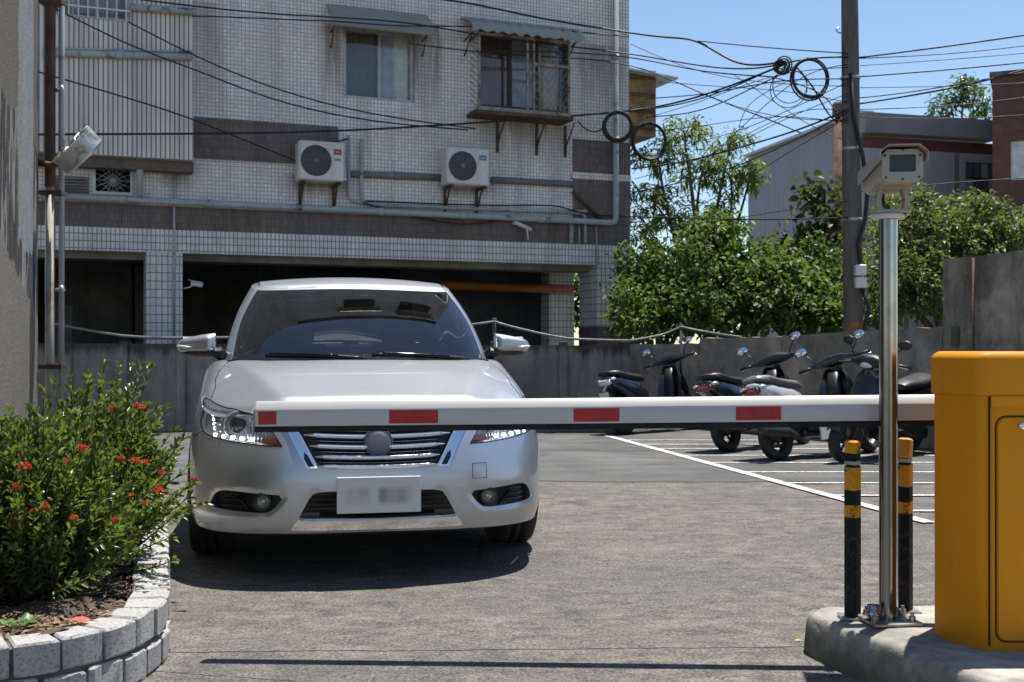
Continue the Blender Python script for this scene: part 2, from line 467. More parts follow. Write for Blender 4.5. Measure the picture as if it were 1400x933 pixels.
# ---------------------------------------------------------------- surface materials
def m_tile(name, w, h, col, grout, var=.12, dirt=.5, dots=0, mort=.006, rough=.35, dirtcol=(.09, .08, .07), streak=1.0, stains=()):
    """small glazed facade tiles laid in a straight grid, with rain streaks and soot"""
    t = NT(name); co = t.coord('Object'); x, y, z = t.sep(co); u = t.math('ADD', x, y); uv = t.comb(u, z, 0)
    b = t.new('ShaderNodeTexBrick'); b.offset = 0; b.squash = 1
    for k, v in (('Scale', 1), ('Mortar Size', mort), ('Mortar Smooth', .15), ('Bias', 0), ('Brick Width', w), ('Row Height', h)): b.inputs[k].default_value = v
    t.ln(uv, b.inputs['Vector']); lo = [c*(1-var) for c in col]; hi = [min(1, c*(1+var*.4)) for c in col]
    b.inputs['Color1'].default_value = c4(lo); b.inputs['Color2'].default_value = c4(hi); b.inputs['Mortar'].default_value = c4(grout)
    c = b.outputs['Color']
    if dots:
        fu = t.math('FRACT', t.math('DIVIDE', u, w)); fz = t.math('FRACT', t.math('DIVIDE', z, h))
        du = t.math('ABSOLUTE', t.math('SUBTRACT', fu, .5)); dz = t.math('ABSOLUTE', t.math('SUBTRACT', fz, .5))
        r = t.math('MAXIMUM', du, dz); ring = t.math('LESS_THAN', r, .17)
        wn_ = t.new('ShaderNodeTexWhiteNoise', noise_dimensions='2D'); t.ln(t.comb(t.math('FLOOR', t.math('DIVIDE', u, w)), t.math('FLOOR', t.math('DIVIDE', z, h)), 0), wn_.inputs['Vector'])
        on = t.math('GREATER_THAN', wn_.outputs['Value'], .45)
        c = t.mix(t.math('MULTIPLY', t.math('MULTIPLY', ring, on), dots), c, [q*.45 for q in col])
    st = t.noise(t.comb(t.math('MULTIPLY', u, 2.2), t.math('MULTIPLY', z, .22), 0), 1.6, 6, .65)
    bl = t.noise(uv, .8, 6, .6)
    d = t.math('MULTIPLY', t.ramp(st, [(.44, 0), (.68, 1)]), dirt*streak); d2 = t.math('MULTIPLY', t.ramp(bl, [(.45, 0), (.7, 1)]), dirt*.6)
    c = t.mix(t.math('MAXIMUM', d, d2), c, dirtcol)
    for (t0, t1, z0, z1, k, sc_) in stains:     # rain and rust runs below sills and brackets
        mu = t.math('MULTIPLY', t.ramp(t.math('DIVIDE', t.math('SUBTRACT', u, t0-.15), t1-t0+.3), [(0, 0), (.3, 1), (.7, 1), (1, 0)], 'EASE'), t.ramp(t.math('DIVIDE', t.math('SUBTRACT', z, z0), z1-z0), [(0, 0), (.75, 1), (.97, 1), (1, 0)], 'EASE'))
        rn = t.ramp(t.noise(t.comb(t.math('MULTIPLY', u, 7), t.math('MULTIPLY', z, .7), 0), 1.5, 5, .6), [(.28, .15), (.55, 1)]); c = t.mix(t.math('MULTIPLY', t.math('MULTIPLY', mu, rn), min(1, k*1.35)), c, sc_)
    t.col(c); t.set(rough=rough)
    t.ln(t.ramp(bl, [(.3, rough), (.7, min(1, rough+.3))]), t.b.inputs['Roughness'])
    bp = t.bump(b.outputs['Fac'], .35, .004); bp.invert = True
    return t.m
def m_concrete(name, col, dark, scale=2.0, streak=.6, rough=.9, bump=.35, moss=None, topd=None):
    t = NT(name); co = t.coord('Object'); x, y, z = t.sep(co)
    n = t.noise(co, scale, 8, .65); f = t.noise(co, scale*14, 6, .7)
    c = t.mix(t.ramp(n, [(.38, 0), (.62, 1)]), dark, col); bs_ = t.noise(t.mapping(co, (1, 1, .7), (0, 0, 0), (2.7, 5.1, .4)), scale*.55, 7, .7, .6); c = t.mix(t.math('MULTIPLY', t.ramp(bs_, [(.50, 0), (.62, 1)]), streak*.75), c, [q*.32 for q in dark]); c = t.mix(t.math('MULTIPLY', t.ramp(f, [(.42, 0), (.62, 1)]), .3), c, [q*.55 for q in col])
    u = t.math('ADD', x, y); st = t.noise(t.comb(t.math('MULTIPLY', u, 3), t.math('MULTIPLY', z, .45), 0), 1.3, 7, .72)
    c = t.mix(t.math('MULTIPLY', t.ramp(st, [(.48, 0), (.72, 1)]), streak), c, (.018, .017, .016))
    if topd:
        g = t.math('ADD', z, t.math('MULTIPLY', t.math('SUBTRACT', st, .5), .5)); c = t.mix(t.ramp(g, [(topd-.18, 0), (topd, .75)]), c, (.014, .013, .012))
    if moss:
        mn = t.noise(co, 7, 6, .7); g = t.ramp(t.math('ADD', z, t.math('MULTIPLY', t.math('SUBTRACT', mn, .5), .25)), [(moss[1], 1), (moss[2], 0)]); c = t.mix(t.math('MULTIPLY', g, .8), c, moss[0])
    t.col(c); t.set(rough=rough, spec=.25); t.bump(t.math('ADD', f, t.math('MULTIPLY', n, .6)), bump, .01); return t.m
MAT['tile'] = m_tile('white_mosaic_tile', .050, .053, (.86, .81, .755), (.37, .345, .315), .12, .32, .5, stains=((0.08, 0.33, 4.16, 5.55, 0.6, (0.16, 0.12, 0.08)), (1.34, 1.71, 4.15, 5.69, 0.65, (0.15, 0.12, 0.085)), (2.16, 3.93, 3.56, 4.54, 0.55, (0.19, 0.165, 0.13)), (3.88, 4.78, 4.21, 5.65, 0.5, (0.2, 0.18, 0.15)), (1.71, 2.62, 3.11, 3.45, 0.5, (0.13, 0.11, 0.09)), (-0.46, 0.42, 3.01, 3.39, 0.6, (0.1, 0.09, 0.075)), (-2.1, -1.82, 2.98, 3.52, 0.6, (0.14, 0.11, 0.08)), (-1.73, -1.39, 4.03, 5.66, 0.35, (0.22, 0.2, 0.17))))
MAT['tile_rib'] = m_tile('ribbed_cream_tile', .058, 40.0, (.70, .655, .59), (.22, .20, .175), .10, .36, 0, .010)
MAT['tile_band'] = m_tile('white_band_tile', .056, .095, (.75, .71, .65), (.22, .205, .19), .10, .36, 0, .007)
MAT['tile_col'] = m_tile('white_column_tile', .075, .11, (.72, .68, .62), (.19, .18, .165), .10, .38, .25, .007)
MAT['purple'] = m_tile('brown_purple_tile', .034, .115, (.175, .128, .11), (.08, .066, .06), .25, .55, 0, .004, .45, (.03, .026, .024))
MAT['conc'] = m_concrete('weathered_concrete', (.17, .16, .145), (.075, .07, .064), 1.6, .6)
MAT['conc_in'] = m_concrete('garage_concrete', (.17, .165, .158), (.09, .087, .083), 1.2, .5)
MAT['conc_dk'] = m_concrete('shaded_garage_concrete', (.075, .075, .077), (.045, .045, .047), 1.2, .5)  # darker copy of the garage concrete, deep shade put into its colour
MAT['soffit'] = m_concrete('soffit_plaster', (.30, .285, .26), (.16, .15, .135), 1.5, .3)
MAT['alu'] = simple('aluminium_frame', (.38, .38, .37), .4, .6, .2, 8)
MAT['dkframe'] = simple('dark_window_frame', (.05, .048, .045), .45, .4, .3, 8)
MAT['winglass'] = m_glass('house_window_glass', (.93, .94, .93), .01, 1.5, .05)
MAT['curtain'] = simple('pale_curtain', (.80, .78, .74), .95, 0, .2, 5)
MAT['curtain_blue'] = simple('bluish_curtain', (.50, .53, .60), .95, 0, .2, 5)
MAT['curtain_red'] = simple('dull_red_curtain', (.22, .09, .07), .95, 0, .25, 5)
MAT['room_curtain'] = simple('dim_net_curtain', (.16, .15, .14), .95, 0, .3, 3)
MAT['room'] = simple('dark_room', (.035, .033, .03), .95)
MAT['awn'] = simple('grey_green_awning', (.27, .275, .235), .65, .0, .12, 2)
MAT['pipe'] = simple('grey_plastic_pipe', (.34, .36, .36), .45, 0, .15, 3, dirt=((.10, .085, .06), 4, .58))
MAT['rusty'] = simple('rusty_steel', (.11, .065, .04), .8, .3, .5, 8, .4, 60)
MAT['cage'] = simple('weathered_cage_steel', (.27, .235, .19), .7, .1, .3, 6, dirt=((.12, .075, .045), 5, .5))
MAT['rust_red'] = simple('rust_red_paint', (.16, .05, .03), .7, .1, .5, 6, dirt=((.10, .09, .075), 5, .5))
MAT['orange_pipe'] = simple('orange_pipe', (.26, .095, .02), .55, 0, .2, 5)
MAT['offwhite'] = simple('aged_white_paint', (.62, .60, .55), .45, 0, .10, 5, dirt=((.20, .17, .12), 5, .62))
MAT['dkgrille'] = simple('dark_fan_grille', (.17, .172, .17), .5, .2, .3, 20)
MAT['fan_dark'] = simple('fan_depth_grey', (.055, .057, .057), .7)
MAT['wire'] = simple('black_cable', (.012, .012, .013), .6, 0, .3, 3)

# ---------------------------------------------------------------- apartment building
BTH = R(21.8); BP = (-2.65, 15.9); bc, bs = math.cos(BTH), math.sin(BTH)
bld = empty('apartment_building', (BP[0], BP[1], 0), BTH, 'tiled apartment building with a dark open garage beneath it', 'building')
def FT(px, py, y=0.0):
    """photo pixel -> (t along facade, z) on the plane y metres behind the facade"""
    k = (px-700)/FPX; t = (BP[0]-y*bs-k*(BP[1]+y*bc))/(k*bs-bc); d = BP[1]+y*bc+t*bs
    return t, CAMH-(py-HOR)/FPX*d
def Ft(px, y=0.0): return FT(px, 0, y)[0]
def Fz(px, py, y=0.0): return FT(px, py, y)[1]
def bworld(t, y, z): return Vector((BP[0]+t*bc-y*bs, BP[1]+t*bs+y*bc, z))
TR = Ft(860); TL = -7.0; TOP = 13.0
def wall_holes(name, t0, t1, z0, z1, holes, y0, y1, mat, parent=bld):
    """slab from depth y0 (front) to y1 with rectangular openings (t0,t1,z0,z1)"""
    ts = sorted({t0, t1}|{h[0] for h in holes}|{h[1] for h in holes}); zs = sorted({z0, z1}|{h[2] for h in holes}|{h[3] for h in holes})
    mb = MB(); solid = lambda a, b: not any(h[0] <= a <= h[1] and h[2] <= b <= h[3] for h in holes)
    G = [[solid((ts[i]+ts[i+1])/2, (zs[j]+zs[j+1])/2) for j in range(len(zs)-1)] for i in range(len(ts)-1)]
    for i in range(len(ts)-1):
        for j in range(len(zs)-1):
            if not G[i][j]: continue
            a, b, c, d = ts[i], ts[i+1], zs[j], zs[j+1]
            mb.add([(a, y0, c), (b, y0, c), (b, y0, d), (a, y0, d)], [[0, 1, 2, 3]]); mb.add([(a, y1, c), (a, y1, d), (b, y1, d), (b, y1, c)], [[0, 1, 2, 3]])
            for (di, dj, q) in ((-1, 0, [(a, y0, c), (a, y0, d), (a, y1, d), (a, y1, c)]), (1, 0, [(b, y0, c), (b, y1, c), (b, y1, d), (b, y0, d)]), (0, -1, [(a, y0, c), (a, y1, c), (b, y1, c), (b, y0, c)]), (0, 1, [(a, y0, d), (b, y0, d), (b, y1, d), (a, y1, d)])):
                ii, jj = i+di, j+dj
                if ii < 0 or jj < 0 or ii >= len(ts)-1 or jj >= len(zs)-1 or not G[ii][jj]: mb.add(q, [[0, 1, 2, 3]])
    return mb.build(name, mat, parent, weld=True)
def blk(name, a, b, mat, parent=bld, bev=0): 
    m = MB(); m.bx(a, b, None, bev); return m.build(name, mat, parent)
ZB0 = Fz(201, 345); ZB1 = Fz(201, 313.4); ZP1 = Fz(201, 281)      # white band bottom/top, brown band top
# windows on this floor and above
W1 = (Ft(470), Ft(567), Fz(518, 137), Fz(518, 40)); W2 = (Ft(655), Ft(778), Fz(716, 150), Fz(716, 46))
VENT = (Ft(126), Ft(182), Fz(155, 267), Fz(155, 227))
holes = [W1, W2, VENT]; ups = []
for k in (1, 2):
    for w in ((W1[0], W1[1], W1[2]+3.1*k, W1[3]+3.1*k), (W2[0]-.1, W2[1], W2[2]+3.1*k, W2[3]+3.1*k)):
        holes.append(w); ups.append(w)
wall_holes('front_wall', TL, TR, ZP1, TOP, holes, 0, .25, MAT['tile'])
blk('brown_tile_band', (TL, -.012, ZB1+.003), (TR+.012, .25, ZP1-.001), MAT['purple'])
blk('white_tile_band', (TL, -.02, ZB0), (TR+.02, .25, ZB1), MAT['tile_band'])
blk('edge_beam', (TL, .252, ZB0-.085), (TR-.01, .72, ZB1+.5), MAT['soffit'])
blk('side_wall', (TR-.25, .252, ZB1+.6), (TR, 9, TOP), MAT['tile']); blk('roof_slab', (TL, .26, TOP-.3), (TR-.26, 9, TOP-.1), MAT['conc']); blk('rear_wall', (TL, 9.01, 0), (TR, 9.2, TOP), MAT['conc_in'])
blk('left_end_wall', (TL-.2, .0, 0), (TL-.01, 9, TOP), MAT['conc_in'])
blk('garage_ceiling', (TL, .722, ZB1+.15), (TR-.26, 9, ZB1+.3), MAT['conc_in'])
mbx = blk('garage_floor', (TL, -.3, .004), (TR, 9, .02), MAT['conc_in'])
# columns
tc0, tc1 = Ft(200), Ft(249); blk('column', (tc0, -.035, 0), (tc1, .5, ZB0-.002), MAT['tile_col'])
tc2 = Ft(815.5); 
zs_ = Fz(840, 447); blk('column', (tc2, -.035, zs_+.001), (TR+.02, .62, ZB0-.002), MAT['tile_col']); blk('column_base', (tc2-.006, -.04, 0), (TR+.026, .625, zs_), MAT['purple'])
ya = 1.8; blk('column', (Ft(751, ya), ya, 0), (Ft(785, ya), ya+.35, ZB1+.14), MAT['tile_col'])
blk('column', (-2.2, 4.5, 0), (-1.7, 5.0, ZB1+.14), MAT['conc_in']); blk('garage_wall', (Ft(200, 4.5)-1.6, 4.6, 0), (-2.25, 4.8, ZB1+.14), MAT['conc_in'])
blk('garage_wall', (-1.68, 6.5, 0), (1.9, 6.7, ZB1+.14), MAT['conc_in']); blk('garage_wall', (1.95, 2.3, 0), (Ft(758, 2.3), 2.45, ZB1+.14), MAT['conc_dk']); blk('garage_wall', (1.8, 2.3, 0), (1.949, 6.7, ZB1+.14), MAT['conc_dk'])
blk('cross_beam', (tc2-.02, .73, ZB0+.05), (TR-.02, 1.79, ZB1+.14), MAT['soffit'])
blk('cross_beam', (tc0+.05, .73, ZB0+.1), (tc1-.05, 6, ZB1+.14), MAT['conc_in'])
mb = MB(); ypi = 1.55; mb.tube([(Ft(600, ypi), ypi, Fz(640, 391, ypi)), (Ft(783, ypi), ypi, Fz(783, 396, ypi))], .075, 12); mb.build('orange_pipe', MAT['orange_pipe'], bld)
blk('wall_panel', (Ft(70, 2), 2, 0), (Ft(99, 2), 2.1, Fz(85, 418, 2)), simple('pale_board', (.10, .095, .085), .9))
# brown panels
blk('brown_tile_panel', (Ft(265), -.03, Fz(363, 222)), (Ft(462), -.001, Fz(363, 167)), MAT['purple'])
blk('brown_tile_panel', (Ft(783), -.026, ZP1+.001), (TR+.013, -.001, Fz(820, 193)), MAT['purple'])
blk('white_tile_strip', (Ft(781), -.034, Fz(820, 247)), (TR+.018, -.027, Fz(820, 238)), MAT['tile'])
# projecting bay at the left
BY = -.42
bt1 = Ft(264, BY); bz0 = Fz(200, 215.5, BY)
BW = (Ft(60, BY), Ft(178, BY), Fz(130, 26, BY), Fz(130, 26, BY)+1.25)
wall_holes('bay_wall', TL, bt1, bz0, TOP, [BW], BY, -.002, MAT['tile_rib'])
blk('bay_underside', (TL, -.25, Fz(200, 236, 0)), (Ft(262), -.003, bz0-.002), MAT['purple'])
# windows
def window(t0, t1, z0, z1, y, panes, mats, parent=bld, fr=.045, cur=None, depth=.12, slide=True):
    f = MB()
    for a, b in (((t0, y, z0), (t1, y+depth, z0+fr)), ((t0, y, z1-fr), (t1, y+depth, z1)), ((t0, y, z0+fr), (t0+fr, y+depth, z1-fr)), ((t1-fr, y, z0+fr), (t1, y+depth, z1-fr))): f.bx(a, b)
    o = f.build('window', mats, parent); e = [t0+fr+(t1-t0-2*fr)*p for p in panes]
    for i in range(len(e)-1):
        yy = y+.03+(.03 if i % 2 else 0)*(1 if slide else 0)
        if i: 
            m = MB(); m.bx((e[i]-.022, yy-.01, z0+fr), (e[i]+.022, yy+.028, z1-fr)); m.build('mullion', mats, o)
        g = MB(); g.bx((e[i]+.001, yy+.012, z0+fr), (e[i+1]-.001, yy+.018, z1-fr)); g.build('pane', MAT['winglass'], o)
    for (c0, c1, mt, yy) in (cur or []):
        m = MB(); n = max(8, int((c1-c0)/.02)); pts = []
        for i in range(n):
            t_ = c0+(c1-c0)*i/(n-1); pts += [(t_, yy+.022*math.sin(i*1.15+c0*7)+.008*math.sin(i*2.7), z0+.03), (t_, yy+.018*math.sin(i*1.15+c0*7+.5), z1-.02)]
        m.grid(pts, n, 2); m.build('curtain', mt, o)
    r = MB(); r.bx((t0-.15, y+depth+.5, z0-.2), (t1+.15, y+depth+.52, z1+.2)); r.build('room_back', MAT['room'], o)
    return o
ww = W1[1]-W1[0]
window(*W1, .06, [0, .52, 1], MAT['alu'], cur=[(W1[0]+ww*.53, W1[0]+ww*.78, MAT['curtain_blue'], .20), (W1[0]+ww*.74, W1[0]+ww*.97, MAT['curtain'], .17), (W1[0]+.05, W1[0]+ww*.5, MAT['room_curtain'], .20)])
w2w = W2[1]-W2[0]
window(*W2, .06, [0, .35, .68, 1], MAT['dkframe'], cur=[(W2[0]+.05, W2[0]+w2w*.42, MAT['curtain_red'], .25), (W2[0]+w2w*.40, W2[0]+w2w*.72, MAT['curtain_blue'], .28), (W2[0]+w2w*.72, W2[0]+w2w*.95, MAT['curtain'], .3)])
for w in ups: window(*w, .06, [0, .5, 1], MAT['dkframe'], cur=[(w[0]+.1, w[0]+.5, MAT['curtain'], .28)])
window(*BW, BY+.05, [0, .3, .62, 1], MAT['alu'], cur=[(BW[0]+.5, BW[1]-.1, MAT['curtain_blue'], BY+.3)])
bars = MB()
for i in range(9):
    t_ = BW[0]+(BW[1]-BW[0])*(i+.5)/9; bars.bx((t_-.008, BY-.03, BW[2]), (t_+.008, BY-.014, BW[3]))
for z in (BW[2]+.12, BW[2]+.5): bars.bx((BW[0], BY-.048, z), (BW[1], BY-.031, z+.02))
bars.build('window_bars', MAT['offwhite'], bld)
# garage vent with a star grille and a louvre beside it
f = MB(); a, b, c, d = VENT
for p, q in (((a, -.03, c), (b, .05, c+.04)), ((a, -.03, d-.04), (b, .05, d)), ((a, -.03, c+.04), (a+.04, .05, d-.04)), ((b-.04, -.03, c+.04), (b, .05, d-.04))): f.bx(p, q)
vo = f.build('vent_frame', MAT['alu'], bld); cx, cz = (a+b)/2, (c+d)/2; f = MB()
for k in range(8):
    an = R(22.5*k); u = Vector((math.cos(an), 0, math.sin(an))); L = min((b-a)/2/max(abs(u.x), 1e-6), (d-c)/2/max(abs(u.z), 1e-6)); f.tube([Vector((cx, 0, cz))-u*L, Vector((cx, 0, cz))+u*L], .006, 5)
for s_ in (.45, .8): f.tube([(cx-s_*(b-a)/2, 0, cz), (cx, 0, cz+s_*(d-c)/2), (cx+s_*(b-a)/2, 0, cz), (cx, 0, cz-s_*(d-c)/2), (cx-s_*(b-a)/2, 0, cz)], .006, 5)
f.build('star_grille', MAT['alu'], vo); f = MB(); f.bx((a, .24, c), (b, .249, d)); f.build('vent_back', MAT['room'], vo)
la, lb, lc, ld = Ft(66), Ft(121), Fz(95, 266), Fz(95, 241); lv = empty('louvre', (0, 0, 0)); lv.parent = bld
for k in range(6):
    m = MB(); z = lc+(ld-lc)*(k+.5)/6; m.box(((la+lb)/2, -.03, z), (lb-la, .05, .012), Matrix.Rotation(R(35), 3, 'X')); m.build('louvre_blade', MAT['alu'], lv)
# awnings
def awning(t0, t1, zt_, zb_, out, name='awning', ribs=0, mat=None):
    m = MB(); n = 40; pts = []; lo = []
    for i in range(n):
        t_ = t0+(t1-t0)*i/(n-1); r_ = .012*(1 if (i//2) % 2 else -1)*ribs; j = rng.uniform(-.012, .012)*ribs
        for (y, z) in ((-.01, zt_), (-out*.5, zt_-(zt_-zb_)*.28+r_), (-out*.9, zt_-(zt_-zb_)*.62+r_), (-out, zb_+j+r_)): pts.append((t_, y, z))
    m.grid(pts, n, 4, smooth=not ribs); k = len(pts); pts2 = [(x, y+.012, z-.014) for x, y, z in pts]; m.grid(pts2, n, 4, smooth=not ribs)
    for e in (0, n-1): m.add([pts[e*4+j] for j in range(4)]+[pts2[e*4+j] for j in (3, 2, 1, 0)]+[], [list(range(8))])
    m.add([pts[i*4+3] for i in range(n)]+[pts2[i*4+3] for i in range(n)], [[i, i+1, n+i+1, n+i] for i in range(n-1)])
    o = m.build(name, mat or MAT['awn'], bld)
    for t_ in (t0+.06, t1-.06):
        b_ = MB(); b_.tube([(t_, 0, zb_-.03), (t_, -out*.95, zb_+.02)], .012, 6); b_.tube([(t_, -.01, zb_-.25), (t_, -out*.6, zb_)], .010, 6); b_.build('awning_strut', MAT['rusty'], o)
    return o
awning(Ft(452, -.25), Ft(590, -.25), Fz(520, 13, 0), Fz(520, 40, -.3), .32)
for k in (1, 2): awning(Ft(452, -.25), Ft(590, -.25), Fz(520, 13, 0)+3.1*k, Fz(520, 40, -.45)+3.1*k, .5); awning(Ft(640), Ft(800), W2[3]+3.1*k+.30, W2[3]+3.1*k, .8, ribs=1)
# caged window
CY = -.40; cg = empty('window_cage', (0, 0, 0)); cg.parent = bld
c0, c1 = Ft(655, CY), Ft(778, CY); cz0, cz1 = Fz(716, 153, CY), Fz(716, 52, CY)
m = MB()
for t_ in (c0, c0+(c1-c0)*.53, c0+(c1-c0)*.60, c1): m.bx((t_-.016, CY-.016, cz0), (t_+.016, CY+.016, cz1))
for z in (cz0, cz1, cz0+(cz1-cz0)*.66):
    m.bx((c0-.02 if z != cz0+(cz1-cz0)*.66 else c0+(c1-c0)*.60, CY-.020, z-.02), (c1+.02, CY+.020, z+.02))
for t_ in (c0, c1):
    for z in (cz0, cz1): m.bx((t_-.014, CY, z-.015), (t_+.014, 0, z+.015))
m.build('cage_frame', MAT['cage'], cg)
m = MB(); d0, d1 = c0+(c1-c0)*.60, c0+(c1-c0)*.98
for t_ in (d0+.08, (d0+d1)/2+.1): m.tube([(t_, CY-.02, cz0), (t_, CY-.02, cz1-.1)], .014, 6)
n = 6
for k in range(-n, n+1):
    for sg in (1, -1):
        x0 = d0+(d1-d0)*(k/n); p = []
        for u in (0, 1): p.append((x0+sg*u*(d1-d0)*.9, cz0+.02+u*(cz1-cz0)*.62))
        (xa, za), (xb, zb) = p
        def clip(xa, za, xb, zb):
            t0_, t1_ = 0., 1.
            for lo, hi, A, B in ((d0, d1, xa, xb), (cz0, cz1, za, zb)):
                if abs(B-A) < 1e-9: continue
                q = sorted(((lo-A)/(B-A), (hi-A)/(B-A))); t0_ = max(t0_, q[0]); t1_ = min(t1_, q[1])
            return (xa+(xb-xa)*t0_, za+(zb-za)*t0_, xa+(xb-xa)*t1_, za+(zb-za)*t1_) if t1_-t0_ > .05 else None
        r_ = clip(xa, za, xb, zb)
        if r_: m.tube([(r_[0], CY-.01, r_[1]), (r_[2], CY-.01, r_[3])], .006, 5)
m.build('cage_grille', MAT['cage'], cg)
for sidex, nm in ((c0, 0), (c1, 1)):     # side lattices of the cage
    m = MB()
    for k in range(12):
        z = cz0+(cz1-cz0)*k/12; m.tube([(sidex, CY, z), (sidex, -.02, min(z+.2, cz1))], .006, 5)
    m.build('cage_side', MAT['cage'], cg)
blk('cage_floor', (c0-.05, CY-.03, cz0-.075), (c1+.06, -.002, cz0-.022), MAT['rusty'], cg)
for px in (683, 737, 776):
    t_ = Ft(px, -.1); m = MB(); m.bx((t_-.018, -.03, cz0-.55), (t_+.018, -.001, cz0-.077)); m.tube([(t_, -.02, cz0-.42), (t_, CY+.06, cz0-.10)], .014, 6); m.build('cage_bracket', MAT['rusty'], cg)
awning(Ft(642, -.4), Ft(793, -.4), Fz(716, 33, 0), Fz(716, 47, -.55), .56, 'corrugated_awning', 1, MAT['awn'])
# pipes on the facade
def pipe(pts, r, name='drain_pipe', mat=None, parent=bld, y=-.08):
    """pts: photo pixels on the plane y in front of the facade"""
    m = MB(); q = [Vector((FT(a, b, y)[0], y, FT(a, b, y)[1])) for a, b in pts]; out = [q[0]]
    for i in range(1, len(q)-1):
        e = min(.09, (q[i]-q[i-1]).length*.4, (q[i+1]-q[i]).length*.4); A = q[i]+(q[i-1]-q[i]).normalized()*e; B = q[i]+(q[i+1]-q[i]).normalized()*e
        for k in range(5): u = k/4; out.append(A*(1-u)**2+q[i]*2*u*(1-u)+B*u*u)
    out.append(q[-1]); m.tube(out, r, 10)
    for i in range(len(q)-1):     # sockets along the run
        L = (q[i+1]-q[i]).length
        for k in range(1, int(L/1.4)+1):
            p = q[i].lerp(q[i+1], k/(int(L/1.4)+1)); dd = (q[i+1]-q[i]).normalized(); m.tube([p-dd*.05, p+dd*.05], r*1.2, 10)
    return m.build(name, mat or MAT['pipe'], parent)
pipe([(40, 266), (400, 284), (842, 305), (842, -260)], .045, y=-.12)
pipe([(60, 271), (190, 276.5)], .03, y=-.06)
pipe([(110, 205), (191, 205), (191, 268)], .045, y=-.2)
pipe([(238, 218), (238, 470)], .017, y=-.06)
pipe([(477, 186), (477, 274), (500, 279), (760, 290), (802, 289)], .022, 'conduit', y=-.06)
pipe([(494, 190), (494, 276), (520, 281), (800, 292), (800, 333)], .025, 'conduit', y=-.05)
pipe([(781, 306), (781, 333)], .033, y=-.05); pipe([(792, 306), (792, 333)], .012, y=-.05); pipe([(815, 306), (816, 362)], .012, y=-.06)
pipe([(783, 262), (822, 300)], .028, 'conduit', MAT['rusty'], y=-.05)
pipe([(60, 72), (262, 78)], .045, y=BY-.05); pipe([(60, 66), (262, 71)], .015, y=BY-.03); pipe([(178, 10), (268, 16)], .045, y=BY-.05)
pipe([(476, 238), (608, 243)], .05, 'cable_tray', simple('grey_tray', (.17, .165, .155), .7), y=-.03); pipe([(672, 246), (783, 252)], .05, 'cable_tray', MAT['dkframe'] and simple('grey_tray', (.17, .165, .155), .7), y=-.03)
# small broken lamp bracket
m = MB(); t_, z = FT(703, 305, -.1); m.tube([(t_, 0, z), (t_+.02, -.12, z), (t_+.25, -.16, z-.10)], .03, 8); m.tube([(t_+.18, -.16, z-.08), (t_+.2, -.16, z-.25)], .012, 6); m.build('wall_bracket', MAT['offwhite'], bld)
# black service cables drooping along the facade
for pts in ([(496, 277), (540, 290), (600, 303), (650, 306), (690, 300)], [(500, 275), (600, 279), (700, 281), (760, 282), (800, 292), (858, 296)], [(405, 215), (440, 200), (476, 190)], [(790, 165), (800, 176), (815, 180), (828, 172)]):
    q = [Vector((FT(a, b, -.1)[0], -.1, FT(a, b, -.1)[1])) for a, b in pts]; s_ = Spl(np.arange(len(q)), np.array([tuple(v) for v in q])); m = MB(); m.tube([Vector(v) for v in s_(np.linspace(0, len(q)-1, 24))], .011, 5); m.build('service_cable', MAT['wire'], bld)
# parapet
blk('parapet', (TL, -.05, TOP), (TR+.03, .2, TOP+.5), MAT['conc'])

